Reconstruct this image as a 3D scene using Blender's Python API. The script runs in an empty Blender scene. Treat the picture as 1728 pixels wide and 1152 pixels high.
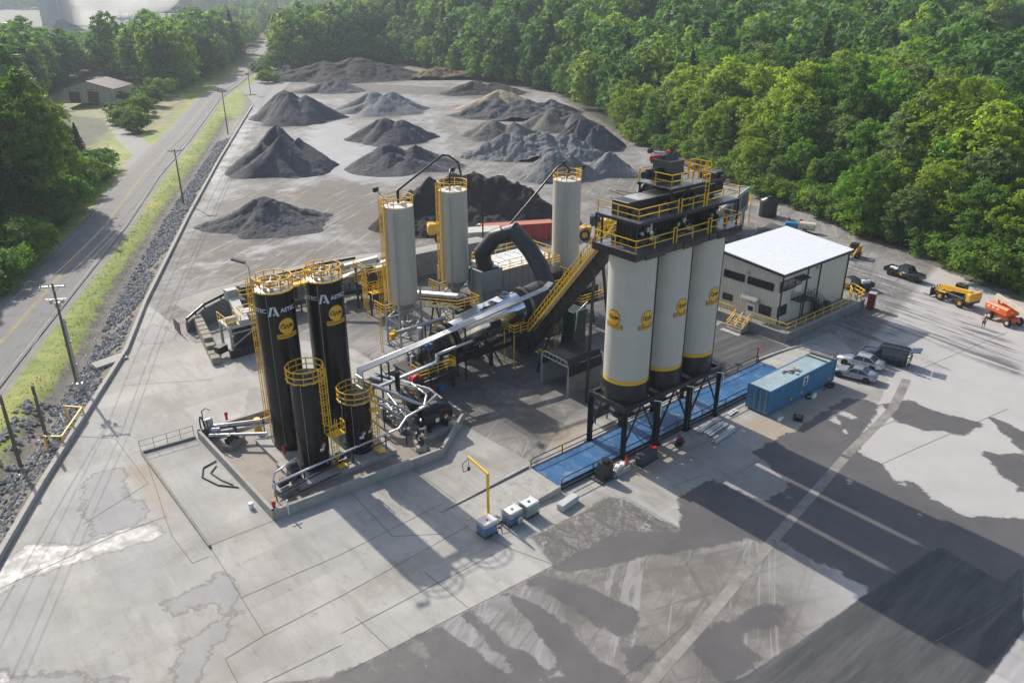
import bpy, bmesh, math, random
import numpy as np
from mathutils import Vector, Matrix, noise
from mathutils.geometry import tessellate_polygon
PI = math.pi; R = math.radians
sc = bpy.context.scene; C = sc.collection
# ---------------------------------------------------------------- camera
F = 1344.0; TH = math.atan(F/3014.0); CAMH = 38.5
cam = bpy.data.cameras.new('camera'); cam.sensor_width = 36; cam.lens = 36*F/1728
cam.clip_start = 0.5; cam.clip_end = 9000
co = bpy.data.objects.new('camera', cam); C.objects.link(co)
co.location = (0, 0, CAMH); co.rotation_euler = (PI/2-TH, 0, 0); sc.camera = co
# ---------------------------------------------------------------- world, sun, exposure
SUN_AZ = R(129.5); SUN_EL = R(35)
w = bpy.data.worlds.new('World'); sc.world = w; w.use_nodes = True
nt = w.node_tree; bg = nt.nodes['Background']
sky = nt.nodes.new('ShaderNodeTexSky'); sky.sky_type = 'NISHITA'; sky.sun_disc = False
sky.sun_elevation = SUN_EL; sky.sun_rotation = PI/2-SUN_AZ; sky.dust_density = 2.5; sky.air_density = 1.0; sky.altitude = 200
nt.links.new(sky.outputs[0], bg.inputs[0]); bg.inputs[1].default_value = 0.15
sl = bpy.data.lights.new('sun', 'SUN'); sl.energy = 5.0; sl.angle = R(0.6); sl.color = (1.0, .93, .83)
so = bpy.data.objects.new('sun', sl); C.objects.link(so)
sdir = Vector((math.cos(SUN_EL)*math.cos(SUN_AZ), math.cos(SUN_EL)*math.sin(SUN_AZ), math.sin(SUN_EL)))
so.rotation_euler = sdir.to_track_quat('Z', 'Y').to_euler(); so.location = sdir*300
vs = sc.view_settings; vs.view_transform = 'Standard'; vs.look = 'None'; vs.exposure = 0.12; vs.gamma = 1
sc.cycles.max_bounces = 6; sc.cycles.transparent_max_bounces = 6; sc.cycles.volume_bounces = 1; sc.cycles.caustics_reflective = False; sc.cycles.caustics_refractive = False
# ---------------------------------------------------------------- survey: photo pixel -> point on a level plane
CT, ST = math.cos(TH), math.sin(TH)
def G(px, py, z=0.0):
    u = (px-864)/F; v = (576-py)/F
    t = -(CAMH-z)/(-ST+v*CT)
    return Vector((u*t, (CT+v*ST)*t, z))
def hat(b, py):       # height above the ground point b whose image row is py
    k = (576-py)/F
    return CAMH+b[1]*(k*CT-ST)/(CT+k*ST)
D = R(39.5); E1 = Vector((math.cos(D), math.sin(D), 0)); E2 = Vector((-math.sin(D), math.cos(D), 0))
# ---------------------------------------------------------------- tags
def tag(o, label=None, cat=None, group=None, kind=None):
    if label: o['label'] = label
    if cat: o['category'] = cat
    if group: o['group'] = group
    if kind: o['kind'] = kind
    return o
def thing(name, label, cat, loc=(0, 0, 0), rz=0.0, group=None):
    o = bpy.data.objects.new(name, None); C.objects.link(o); o.empty_display_size = .5
    o.location = loc; o.rotation_euler = (0, 0, rz)
    return tag(o, label, cat, group)
def dup(root, loc, rz=0.0, label=None, scale=None):
    r = root.copy(); C.objects.link(r); r.location = loc; r.rotation_euler = (0, 0, rz)
    if scale: r.scale = scale
    if label: r['label'] = label
    for ch in list(root.children):
        c = ch.copy(); C.objects.link(c); c.parent = r
        for g in list(ch.children):
            d = g.copy(); C.objects.link(d); d.parent = c
    return r
# ---------------------------------------------------------------- mesh builder
class MB:
    def __init__(s): s.v = []; s.f = []; s.sm = []
    def add(s, vs, fs, smooth=False, M=None):
        n = len(s.v)
        s.v += [tuple(M @ Vector(p)) if M else tuple(p) for p in vs]
        s.f += [tuple(i+n for i in f) for f in fs]; s.sm += [smooth]*len(fs); return s
    def box(s, c, d, rz=0, M=None, bev=0):
        x, y, z = d[0]/2, d[1]/2, d[2]/2
        T = Matrix.Translation(c) @ Matrix.Rotation(rz, 4, 'Z')
        if M: T = M @ T
        if bev:
            b = min(bev, x*.9, y*.9, z*.9); vs = []
            for sx, sy in ((-1, -1), (1, -1), (1, 1), (-1, 1)):
                for sz in (-1, 1):
                    vs += [(sx*(x-b), sy*(y-b), sz*z), (sx*x, sy*(y-b), sz*(z-b)), (sx*(x-b), sy*y, sz*(z-b))]
            bm = bmesh.new(); [bm.verts.new(v) for v in vs]; bmesh.ops.convex_hull(bm, input=bm.verts)
            bmesh.ops.dissolve_limit(bm, angle_limit=.01, verts=bm.verts, edges=bm.edges)
            bm.verts.index_update()
            s.add([v.co[:] for v in bm.verts], [[v.index for v in f.verts] for f in bm.faces], False, T); bm.free(); return s
        return s.add([(-x,-y,-z),(x,-y,-z),(x,y,-z),(-x,y,-z),(-x,-y,z),(x,-y,z),(x,y,z),(-x,y,z)],
              [(0,3,2,1),(4,5,6,7),(0,1,5,4),(1,2,6,5),(2,3,7,6),(3,0,4,7)], False, T)
    def span(s, x0, x1, y0, y1, z0, z1, M=None): return s.box(((x0+x1)/2, (y0+y1)/2, (z0+z1)/2), (x1-x0, y1-y0, z1-z0), 0, M)
    def beam(s, a, b, w, h=None, up=(0, 0, 1)):
        a = Vector(a); b = Vector(b); h = h or w; d = (b-a); L = d.length
        if L < 1e-6: return s
        d.normalize(); u = Vector(up)
        if abs(d.dot(u)) > .98: u = Vector((1, 0, 0))
        x = d.cross(u).normalized(); y = x.cross(d).normalized()
        vs = [p+x*(i*w/2)+y*(j*h/2) for p in (a, b) for i, j in ((-1,-1),(1,-1),(1,1),(-1,1))]
        return s.add(vs, [(0,1,2,3),(7,6,5,4),(0,4,5,1),(1,5,6,2),(2,6,7,3),(3,7,4,0)])
    def tube(s, pts, r, n=8, cap=True, closed=False, smooth=True):
        pts = [Vector(p) for p in pts]; m = len(pts); rs = r if isinstance(r, (list, tuple)) else [r]*m
        vs = []; px = None
        for i, p in enumerate(pts):
            if closed: t = (pts[(i+1) % m]-p).normalized()+(p-pts[i-1]).normalized()
            else: t = (pts[min(i+1, m-1)]-p).normalized()+(p-pts[max(i-1, 0)]).normalized()
            if t.length < 1e-6: t = Vector((0, 0, 1))
            t.normalize()
            k = 1.0
            if 0 < i < m-1 or closed:
                a = (pts[(i+1) % m]-p).normalized(); k = 1/max(.5, abs(a.dot(t)))
            if px is None:
                u = Vector((0, 0, 1)) if abs(t.z) < .9 else Vector((1, 0, 0)); px = t.cross(u).normalized()
            else:
                px = (px-t*px.dot(t))
                px = px.normalized() if px.length > 1e-6 else t.orthogonal().normalized()
            py = t.cross(px)
            vs += [p+(px*math.cos(q)+py*math.sin(q))*rs[i]*k for q in [2*PI*j/n+PI/n for j in range(n)]]
        fs = []
        for i in range(m if closed else m-1):
            for j in range(n):
                a, b = i*n, ((i+1) % m)*n; fs.append((a+j, a+(j+1) % n, b+(j+1) % n, b+j))
        s.add(vs, fs, smooth)
        if cap and not closed:
            s.add(vs[:n], [tuple(range(n))[::-1]]); s.add(vs[-n:], [tuple(range(n))])
        return s
    def cyl(s, a, b, r, n=24, r2=None, cap=True, smooth=True): return s.tube([a, b], [r, r if r2 is None else r2], n, cap, False, smooth)
    def lathe(s, c, prof, n=32, smooth=True, cap=True):
        c = Vector(c); vs = []; m = len(prof)
        for r, z in prof: vs += [c+Vector((r*math.cos(2*PI*j/n), r*math.sin(2*PI*j/n), z)) for j in range(n)]
        fs = [(i*n+j, i*n+(j+1) % n, (i+1)*n+(j+1) % n, (i+1)*n+j) for i in range(m-1) for j in range(n)]
        s.add(vs, fs, smooth)
        if cap:
            if prof[0][0] > 1e-3: s.add(vs[:n], [tuple(range(n))[::-1]])
            if prof[-1][0] > 1e-3: s.add(vs[-n:], [tuple(range(n))])
        return s
    def prism(s, poly, z0, z1, M=None):
        n = len(poly)
        if sum(poly[i][0]*poly[(i+1) % n][1]-poly[(i+1) % n][0]*poly[i][1] for i in range(n)) < 0: poly = poly[::-1]
        vs = [(p[0], p[1], z0) for p in poly]+[(p[0], p[1], z1) for p in poly]
        tr = tessellate_polygon([[Vector((p[0], p[1], 0)) for p in poly]])
        fs = []
        for t in tr:
            a, b, c = [Vector((poly[i][0], poly[i][1], 0)) for i in t]
            t = tuple(t) if (b-a).cross(c-a).z > 0 else tuple(t)[::-1]
            fs.append(tuple(i+n for i in t)); fs.append(t[::-1])
        fs += [(i, (i+1) % n, (i+1) % n+n, i+n) for i in range(n)]
        return s.add(vs, fs, False, M)
    def plate(s, pts, th):       # flat polygon in any plane, given thickness along its normal
        pts = [Vector(p) for p in pts]; n = len(pts)
        nn = Vector((0, 0, 0))
        for i in range(n): nn += pts[i].cross(pts[(i+1) % n])
        nn.normalize()
        vs = pts+[p-nn*th for p in pts]
        return s.add(vs, [tuple(range(n)), tuple(range(2*n-1, n-1, -1))]+[(i, i+n, (i+1) % n+n, (i+1) % n) for i in range(n)])
    def rail(s, pts, h=1.07, closed=False, post=1.7, r=.032, mid=1, toe=0):
        pts = [Vector(p) for p in pts]; segs = list(zip(pts, pts[1:]+(pts[:1] if closed else [])))
        if not closed: segs = list(zip(pts[:-1], pts[1:]))
        for a, b in segs:
            for k in range(mid+1):
                z = Vector((0, 0, h*(1-k/(mid+1)))); s.beam(a+z, b+z, r*2)
            if toe: s.beam(a+Vector((0, 0, toe/2)), b+Vector((0, 0, toe/2)), .02, toe)
            n = max(1, round((b-a).length/post))
            for i in range(n+(0 if closed else 1)):
                p = a.lerp(b, i/n); s.beam(p, p+Vector((0, 0, h)), r*2)
        return s
    def ladder(s, a, h, out, cage=2.2, w=.46, r=.026, cr=.36):   # vertical caged ladder; out = outward unit vector, a = foot
        a = Vector(a); o = Vector(out).normalized(); t = Vector((-o.y, o.x, 0))
        for k in (-1, 1): s.beam(a+t*k*w/2, a+t*k*w/2+Vector((0, 0, h+1.0)), r*2.2)
        z = .3
        while z < h: s.beam(a-t*w/2+Vector((0, 0, z)), a+t*w/2+Vector((0, 0, z)), r*1.6); z += .33
        if cage is not None:
            def hp(q): return a+t*math.cos(q)*cr+o*(math.sin(q)*cr*1.2+.05)
            qs = [R(x) for x in (-25, 15, 52, 90, 128, 165, 205)]
            z = cage
            while z < h+1.05:
                s.tube([hp(q)+Vector((0, 0, z)) for q in qs], r*1.05, 4); z += 1.0
            for q in qs[1:-1]: s.beam(hp(q)+Vector((0, 0, cage)), hp(q)+Vector((0, 0, h+1.0)), r*1.7)
        return s
    def build(s, name, m, parent=None, kind=None, world=False):
        me = bpy.data.meshes.new(name); me.from_pydata(s.v, [], s.f)
        me.polygons.foreach_set('use_smooth', s.sm); me.materials.append(m)
        if world and parent: me.transform((Matrix.Translation(root_of(parent).location) @ Matrix.Rotation(root_of(parent).rotation_euler.z, 4, 'Z')).inverted())
        o = bpy.data.objects.new(name, me); C.objects.link(o)
        if parent: o.parent = parent
        if kind: o['kind'] = kind
        return o
def root_of(o):
    while o.parent: o = o.parent
    return o
# ---------------------------------------------------------------- materials
def mat(name, col, rough=.6, metal=0.0, var=.12, scale=1.2, bump=0.0, dirt=None, streak=0.0, spec=.5, coat=0.0, stretch=1.0, rand=0.0):
    m = bpy.data.materials.new(name); m.use_nodes = True; t = m.node_tree; b = t.nodes['Principled BSDF']; L = t.links.new
    b.inputs['Roughness'].default_value = rough; b.inputs['Metallic'].default_value = metal
    b.inputs['Specular IOR Level'].default_value = spec; b.inputs['Coat Weight'].default_value = coat
    tc = t.nodes.new('ShaderNodeTexCoord'); mp = t.nodes.new('ShaderNodeMapping'); L(tc.outputs['Object'], mp.inputs[0])
    mp.inputs['Scale'].default_value = (1, 1, 1/stretch)
    n1 = t.nodes.new('ShaderNodeTexNoise'); n1.inputs['Scale'].default_value = scale; n1.inputs['Detail'].default_value = 7; n1.inputs['Roughness'].default_value = .65
    L(mp.outputs[0], n1.inputs[0])
    rp = t.nodes.new('ShaderNodeMapRange'); rp.inputs[1].default_value = .3; rp.inputs[2].default_value = .7
    rp.inputs[3].default_value = 1-var; rp.inputs[4].default_value = 1+var*.7; L(n1.outputs[0], rp.inputs[0])
    mx = t.nodes.new('ShaderNodeVectorMath'); mx.operation = 'SCALE'; mx.inputs[0].default_value = col[:3]; L(rp.outputs[0], mx.inputs['Scale'])
    out = mx.outputs[0]
    if dirt:
        n2 = t.nodes.new('ShaderNodeTexNoise'); n2.inputs['Scale'].default_value = scale*.8+.3; n2.inputs['Detail'].default_value = 9; n2.inputs['Roughness'].default_value = .75
        mp2 = t.nodes.new('ShaderNodeMapping'); mp2.inputs['Location'].default_value = (7, 3, 1); mp2.inputs['Scale'].default_value = (1, 1, 1/(stretch*(1+streak*8))); L(tc.outputs['Object'], mp2.inputs[0]); L(mp2.outputs[0], n2.inputs[0])
        r2 = t.nodes.new('ShaderNodeMapRange'); r2.inputs[1].default_value = .52; r2.inputs[2].default_value = .72; r2.inputs[4].default_value = dirt[3] if len(dirt) > 3 else .6; L(n2.outputs[0], r2.inputs[0])
        mm = t.nodes.new('ShaderNodeMix'); mm.data_type = 'RGBA'; L(r2.outputs[0], mm.inputs[0]); L(out, mm.inputs[6]); mm.inputs[7].default_value = (*dirt[:3], 1); out = mm.outputs[2]
    L(out, b.inputs['Base Color'])
    r3 = t.nodes.new('ShaderNodeMapRange'); r3.inputs[1].default_value = .3; r3.inputs[2].default_value = .7; r3.inputs[3].default_value = max(0, rough-.08); r3.inputs[4].default_value = min(1, rough+.1)
    L(n1.outputs[0], r3.inputs[0]); L(r3.outputs[0], b.inputs['Roughness'])
    if bump:
        bp = t.nodes.new('ShaderNodeBump'); bp.inputs['Strength'].default_value = min(1, bump); bp.inputs['Distance'].default_value = .05
        n3 = t.nodes.new('ShaderNodeTexNoise'); n3.inputs['Scale'].default_value = scale*6; n3.inputs['Detail'].default_value = 5; L(tc.outputs['Object'], n3.inputs[0])
        L(n3.outputs[0], bp.inputs['Height']); L(bp.outputs[0], b.inputs['Normal'])
    return m
M = {}
M['yellow'] = mat('safety_yellow_paint', (.86, .52, .02), .45, dirt=(.35, .22, .06, .35), scale=2)
M['black'] = mat('black_steel_paint', (.018, .019, .022), .38, dirt=(.07, .066, .06, .5), scale=1.5, streak=.3)
M['blackgloss'] = mat('glossy_black_cladding', (.007, .0075, .009), .22, var=.3, dirt=(.018, .018, .02, .5), streak=1, scale=.8, spec=.35)
M['dkgray'] = mat('dark_grey_steel', (.055, .06, .066), .5, dirt=(.12, .11, .1, .5), scale=1.1, streak=.3)
M['dust'] = mat('dusty_black_steel', (.03, .03, .031), .65, dirt=(.10, .095, .088, .7), scale=.9)
M['silo'] = mat('silo_grey_paint', (.53, .51, .44), .42, var=.07, dirt=(.36, .35, .32, .55), scale=.8, streak=1.6, bump=.12)
M['gray'] = mat('grey_steel_paint', (.40, .41, .39), .5, dirt=(.25, .23, .2, .5), scale=1.5)
M['cream'] = mat('cream_sheet_cladding', (.55, .54, .47), .5, var=.05, scale=.4, dirt=(.42, .4, .34, .4), streak=1)
M['white'] = mat('white_paint', (.75, .75, .73), .45, var=.06, dirt=(.5, .48, .44, .35))
M['chrome'] = mat('polished_stainless', (.75, .77, .8), .12, 1.0, var=.1, scale=1.5)
M['alu'] = mat('aluminium_pipe_jacket', (.52, .53, .54), .40, .75, var=.06, scale=1.5)
M['galv'] = mat('galvanised_steel', (.5, .51, .52), .42, .8, scale=2)
M['grate'] = mat('dark_bar_grating', (.06, .06, .055), .7, var=.3, scale=5)
M['conc'] = mat('cast_concrete', (.40, .385, .35), .85, var=.2, scale=1.2, bump=.3, dirt=(.19, .175, .15, .75), streak=.2)
M['concdk'] = mat('stained_concrete', (.24, .235, .22), .85, var=.25, scale=.8, bump=.3, dirt=(.09, .085, .08, .8), streak=.5)
M['rubber'] = mat('rubber', (.022, .022, .022), .8, dirt=(.12, .11, .09, .5), scale=4)
M['glass'] = mat('window_glass', (.02, .025, .03), .06, spec=.8, var=.05)
M['red'] = mat('red_paint', (.5, .02, .015), .45, scale=2)
M['blue'] = mat('blue_paint', (.03, .13, .34), .45, scale=2)
M['wood'] = mat('weathered_wood', (.16, .13, .10), .85, var=.35, scale=3, stretch=8, bump=.4)
M['rust'] = mat('rusty_steel', (.2, .09, .045), .85, var=.4, scale=3, dirt=(.1, .08, .07, .7))
M['skin'] = mat('skin', (.42, .25, .18), .5, var=.05)
M['hivis'] = mat('hi_vis_fabric', (.55, .85, .05), .7, var=.05)
M['denim'] = mat('denim', (.05, .08, .16), .8)
M['cable'] = mat('black_cable', (.02, .02, .02), .6)
M['orange'] = mat('orange_paint', (.75, .13, .02), .4, dirt=(.3, .1, .04, .4), scale=2)
M['lemon'] = mat('machine_yellow', (.75, .42, .03), .4, dirt=(.3, .2, .08, .5), scale=2)
M['offwhite'] = mat('cream_paint', (.72, .66, .48), .45, scale=2)
M['letter'] = mat('silver_lettering', (.62, .66, .70), .4, var=.03)
M['logo'] = mat('golden_yellow_vinyl', (.80, .44, .015), .5, var=.04)
M['ink'] = mat('black_vinyl', (.012, .012, .012), .5)
# ================================================================ GROUND
def zz(ox, oy, pts, s=3.0): return [(ox+x/s, oy+y/s) for x, y in pts]
def wp(pts): return np.array([G(*p)[:2] for p in pts])
def sdf(X, Y, poly):     # signed distance, positive inside
    P = np.asarray(poly, float); d = np.full(X.shape, 1e9); ins = np.zeros(X.shape, bool)
    for i in range(len(P)):
        a = P[i]; b = P[(i+1) % len(P)]; e = b-a; L2 = max(1e-9, e@e)
        t = np.clip(((X-a[0])*e[0]+(Y-a[1])*e[1])/L2, 0, 1)
        d = np.minimum(d, (X-a[0]-t*e[0])**2+(Y-a[1]-t*e[1])**2)
        if a[1] != b[1]:
            c = ((a[1] > Y) != (b[1] > Y)) & (X < (b[0]-a[0])*(Y-a[1])/(b[1]-a[1])+a[0]); ins ^= c
    d = np.sqrt(d); return np.where(ins, d, -d)
def segd(X, Y, pts):
    d = np.full(X.shape, 1e9)
    for a, b in zip(pts[:-1], pts[1:]):
        a = np.array(a[:2]); b = np.array(b[:2]); e = b-a; L2 = max(1e-9, e@e); t = np.clip(((X-a[0])*e[0]+(Y-a[1])*e[1])/L2, 0, 1)
        d = np.minimum(d, np.hypot(X-a[0]-t*e[0], Y-a[1]-t*e[1]))
    return d
CURB = [(-30.6, 14), (-38.0, 47.6), (-39.8, 56.5), (-42.2, 69.8), (-44.6, 83.5), (-48.9, 99.1), (-59.8, 144.7), (-71.0, 194.3), (-91.0, 287.9)]
EDGE = [(-91, 287.9), (-108, 345), (-112, 395), (-92, 440), (-60, 452), (-23, 380), (16, 325), (29, 226), (39, 200), (48, 161), (53, 151), (58, 131), (62, 119.7), (66, 106), (70, 92), (80, 70), (96, 40), (110, 10), (110, -30), (-20, -30)]
YARD = np.array(CURB+EDGE[1:])
ROADC = [(-44, -20), (-51, 45), (-60.2, 85.3), (-71.3, 135.1), (-81.6, 174.7), (-92, 222), (-112, 305), (-126.5, 391), (-151, 507), (-176, 614), (-218, 780), (-262, 963), (-300, 1150), (-420, 1500)]
RW = 3.9
Z2 = lambda p: wp(zz(576, 768, p)); Z3 = lambda p: wp(zz(1152, 768, p)); Z5 = lambda p: wp(zz(576, 384, p)); Z6 = lambda p: wp(zz(1152, 384, p)); Z1 = lambda p: wp(zz(0, 768, p)); ZA = lambda p: wp(zz(0, 384, p)); ZB = lambda p: wp(zz(576, 0, p))
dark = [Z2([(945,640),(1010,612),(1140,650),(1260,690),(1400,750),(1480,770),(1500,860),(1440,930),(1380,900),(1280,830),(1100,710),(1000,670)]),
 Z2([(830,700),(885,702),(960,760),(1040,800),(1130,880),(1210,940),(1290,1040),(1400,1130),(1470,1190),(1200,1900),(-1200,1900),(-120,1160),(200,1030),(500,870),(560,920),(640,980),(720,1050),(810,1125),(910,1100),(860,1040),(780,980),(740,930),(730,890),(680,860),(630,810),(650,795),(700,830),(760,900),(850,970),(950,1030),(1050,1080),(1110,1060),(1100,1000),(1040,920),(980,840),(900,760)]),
 Z3([(0,205),(150,130),(430,250),(570,160),(450,50),(560,-20),(900,0),(1000,50),(1050,120),(1190,210),(1310,290),(1420,330),(1560,380),(1728,520),(1728,640),(1620,640),(1300,465),(960,680),(930,600),(760,560),(640,500),(500,430),(440,430),(380,415),(230,420),(0,400)]),  # wet asphalt band, with the silos' cast shade painted in as well
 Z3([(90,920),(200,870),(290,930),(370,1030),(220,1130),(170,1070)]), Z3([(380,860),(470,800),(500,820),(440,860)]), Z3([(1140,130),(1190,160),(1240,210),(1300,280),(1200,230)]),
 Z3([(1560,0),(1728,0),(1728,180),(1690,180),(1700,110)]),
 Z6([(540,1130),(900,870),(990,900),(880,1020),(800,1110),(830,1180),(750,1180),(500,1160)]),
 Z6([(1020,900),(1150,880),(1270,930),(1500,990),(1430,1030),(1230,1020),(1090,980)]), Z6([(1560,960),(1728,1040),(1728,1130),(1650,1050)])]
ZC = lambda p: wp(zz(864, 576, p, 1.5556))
dark += [ZC([(500,455),(640,510),(700,500),(810,560),(930,640),(940,660),(1110,540),(1285,625),(1360,580),(1360,470),(1180,460),(1080,400),(1000,370),(900,290),(920,230),(960,170),(880,150),(740,240),(640,290),(740,380),(690,420)]),  # first outline: wet asphalt and the silo shadow wedge, painted as one dark area
 ZC([(160,600),(120,590),(200,545),(300,500),(440,505),(640,512),(560,520),(430,550),(320,560),(250,590)]), ZC([(1240,290),(1360,330),(1360,400),(1290,350)]), ZC([(480,770),(560,740),(600,780),(640,850),(560,900),(500,830)]), ZC([(560,760),(660,690),(710,700),(640,745)]), ZC([(300,810),(345,808),(375,830),(320,855)]), ZC([(980,172),(1060,165),(1150,200),(1230,218),(1180,245),(1050,218)])]
pale = [Z2([(100,1080),(150,1045),(200,1080),(235,1130),(180,1150)]), Z2([(215,1010),(260,985),(330,1060),(360,1110),(330,1125),(270,1070)]),
 Z2([(300,980),(400,920),(450,1000),(460,1060),(480,1100),(420,1080)]), Z2([(990,1140),(1090,1100),(1170,1080),(1180,1100),(1100,1130)]),
 Z3([(420,260),(460,240),(500,265),(450,270)]), Z3([(565,300),(600,295),(605,310)]), Z3([(620,245),(690,262),(660,270)]), Z3([(500,205),(560,210),(540,230)]),
 Z3([(805,140),(840,75),(870,130),(860,155)]), Z3([(1155,300),(1220,250),(1245,290),(1205,330)]), Z3([(730,170),(765,180),(745,192)]),
 Z6([(715,965),(790,910),(900,960),(870,985),(780,940),(830,1020)]), Z6([(790,1020),(850,1000),(830,1055)])]
mott = [Z2([(960,415),(1120,335),(1200,300),(1340,210),(1440,225),(1728,380),(1728,430),(1600,455),(1450,465),(1300,500),(1200,560),(1160,600),(1100,570)]),
]
trk_shade_polys = [Z6([(760,150),(900,180),(1150,300),(1400,420),(1560,520),(1728,620),(1728,690),(1560,610),(1400,520),(1200,420),(1050,340),(830,230)]), Z6([(940,300),(1080,330),(1200,430),(1400,520),(1728,700),(1728,760),(1500,680),(1250,570),(1130,480),(1000,380)]),
 Z6([(740,480),(900,430),(1200,490),(1500,610),(1728,740),(1728,770),(1400,640),(1150,540),(1000,590),(850,570)]), Z6([(1050,560),(1150,590),(1380,720),(1300,740)]), Z3([(1330,300),(1728,480),(1728,640),(1500,520)]), Z3([(1300,460),(1620,640),(1728,560),(1728,890),(1300,800)])]  # first outline also paints the office building's shadow along with the tracks
asph = [Z3([(1300,460),(1620,640),(1728,560),(1728,890),(1520,1160),(1000,1800),(-700,1800),(180,1160),(300,1120),(560,960),(760,820),(960,680)]),
 Z6([(-20,600),(200,480),(340,530),(530,600),(510,640),(200,765),(-20,840)]),
 wp([(1205,470),(1240,420),(1300,375),(1360,395),(1240,455)])]
soot = [Z5([(440,760),(620,660),(860,660),(1000,720),(1140,850),(1290,760),(1290,930),(1200,960),(1080,1000),(1010,1060),(900,1050),(640,1010),(600,950),(520,900)]),
 Z5([(400,560),(900,480),(1300,500),(1300,700),(1020,720),(700,700),(480,740),(380,640)]), Z5([(-30,420),(150,420),(240,560),(60,520)]),
 wp([(640,420),(1000,440),(1200,500),(1190,620),(960,560),(640,520)]), ZB([(-20,460),(200,470),(420,480),(900,520),(880,500),(500,440),(0,420)])]
slab = [wp([(576,1140),(936,953),(896,906),(949,880),(976,868),(1023,838),(1054,842),(1142,891),(1200,868),(1295,851),(1342,821),(1290,778),(1455,674),(1482,684),(1500,640),(1400,560),(1325,590),(1215,540),(1100,640),(960,700),(905,785),(780,715),(600,590),(440,560),(330,580),(245,510),(213,600),(100,775),(-40,1000),(-200,1500),(380,1160)])]
wet = [Z1([(-80,760),(-60,560),(150,450),(300,440),(420,455),(600,380),(780,340),(840,400),(560,490),(300,575),(100,640)]),
 Z1([(-60,1095),(40,1100),(120,1125),(60,1160),(-60,1170)])]
wet2 = [Z1([(840,730),(980,690),(1100,600),(1160,620),(1190,690),(1195,790),(1130,790),(1060,750),(940,780),(880,810),(835,790)]),
 Z1([(-60,1090),(130,1105),(400,1120),(640,1140),(640,1190),(-60,1190)]), Z1([(900,1000),(920,950),(1050,870),(1250,770),(1240,790),(1150,850),(1160,920),(1090,960),(1000,1080),(1010,1180),(900,1180)]),
 Z1([(400,220),(460,100),(620,60),(640,200),(780,280),(640,380),(480,400)]), ZA([(730,590),(700,560),(760,480),(820,500),(900,530),(880,570)])]
brown = [wp([(560,300),(640,292),(640,330),(700,330),(700,420),(600,400),(380,402),(350,345),(480,312)]), wp([(545,215),(600,205),(600,255),(575,305),(545,260)]), wp([(715,215),(760,200),(790,270),(800,290),(760,290)]), wp([(440,170),(470,110),(540,95),(700,100),(740,130),(560,150)]), wp([(1050,300),(1120,290),(1200,340),(1100,370),(1000,340)]), wp([(300,400),(600,410),(640,440),(500,450),(330,470)])]
PIL = [(430,563,212,1.0),(400,552,300,1.1),(368,545,400,.85),(582,713,196,.85),(594,727,246,.8),(592,762,294,.75),(662,942,398,.62),(476,692,140,.7),(508,618,158,.6),(748,880,161,.55),(783,905,186,.6),(788,965,202,.5),(780,905,238,.6),(878,1010,224,.55),(806,1000,270,.42),(935,1046,256,.75),(874,1000,307,.55),(975,1080,299,.6)]
foot = []
for xl, xr, yb, ry in PIL:
    f0 = G((xl+xr)/2, yb); rx = (G(xr, yb)-G(xl, yb)).length/2; a_ = Vector((f0.x, f0.y, 0)).normalized(); u_ = Vector((a_.y, -a_.x, 0)); c0 = f0+a_*rx*ry
    foot.append(np.array([tuple((c0+u_*(rx*1.28*math.cos(q))+a_*(rx*ry*1.45*math.sin(q)))[:2]) for q in np.linspace(0, 2*PI, 15)[:-1]]))
wetf = [Z5([(940,870),(1040,860),(1130,900),(1060,910)]), Z5([(880,910),(950,920),(900,935)]), wp([(420,185),(450,175),(440,200),(370,310),(345,350),(355,290)]),
 ZB([(-150,600),(0,560),(30,610),(380,900),(260,930),(-100,900),(-300,1000)]), ZB([(420,540),(560,720),(560,860),(460,750)]), wp([(330,445),(560,385),(600,388),(360,450)]),
 ZB([(-20,490),(80,600),(0,600)])]
tan = [wp([(1240,706),(1300,765),(1450,670),(1405,650),(1310,710)]), Z5([(1040,1060),(1240,960),(1250,1000),(1110,1120)]), Z5([(850,880),(960,820),(1200,940),(1000,960)]), Z1([(640,60),(760,40),(900,380),(820,330)]),
 wp([(1050,800),(1085,812),(1150,770),(1100,750)]), ZB([(120,430),(350,430),(340,450),(130,450)]), wp([(1420,300),(1500,300),(1500,330)])]
ditch = [(-33.5, 14), (-41.5, 50), (-45.8, 70), (-48.6, 84), (-53, 99), (-64, 145), (-74.5, 194), (-90, 262)]
def gh(X, Y, ys):        # terrain height; ys = signed distance into the yard
    n = 1.2*np.sin(X/31+1)*np.sin(Y/27)+.8*np.sin(X/13+Y/17)
    out = np.clip((-ys-4)/40, 0, 1)
    h = out*n*1.2
    rd = RDIST(X, Y); h = h*np.clip((rd-8)/25, 0, 1)
    h -= .95*np.exp(-(segd(X, Y, ditch)/2.3)**2)
    # wooded ridge behind the stockpiles, far valley and far hills
    def bump(cx, cy, sx, sy, a, ang):
        c, s_ = math.cos(ang), math.sin(ang); u = (X-cx)*c+(Y-cy)*s_; v = -(X-cx)*s_+(Y-cy)*c
        return a*np.exp(-(u/sx)**2-(v/sy)**2)
    m = np.clip((-ys-3)/45, 0, 1)**1.3
    lm = np.clip((rd-12)/60, 0, 1)
    h += m*lm*(bump(60, 470, 170, 80, 25, R(-38))+bump(-40, 620, 200, 110, 12, R(-30)))
    far = np.hypot(X, Y)
    h += np.clip((far-900)/1500, 0, 1)**1.2*95*(.75+.25*np.sin(X/420+.7)*np.cos(Y/600))*np.clip((X+500)/900, .18, 1)
    h += bump(900, 1050, 500, 150, 45, R(-20))
    return h
def RDIST(X, Y): return segd(X, Y, ROADC)
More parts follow.
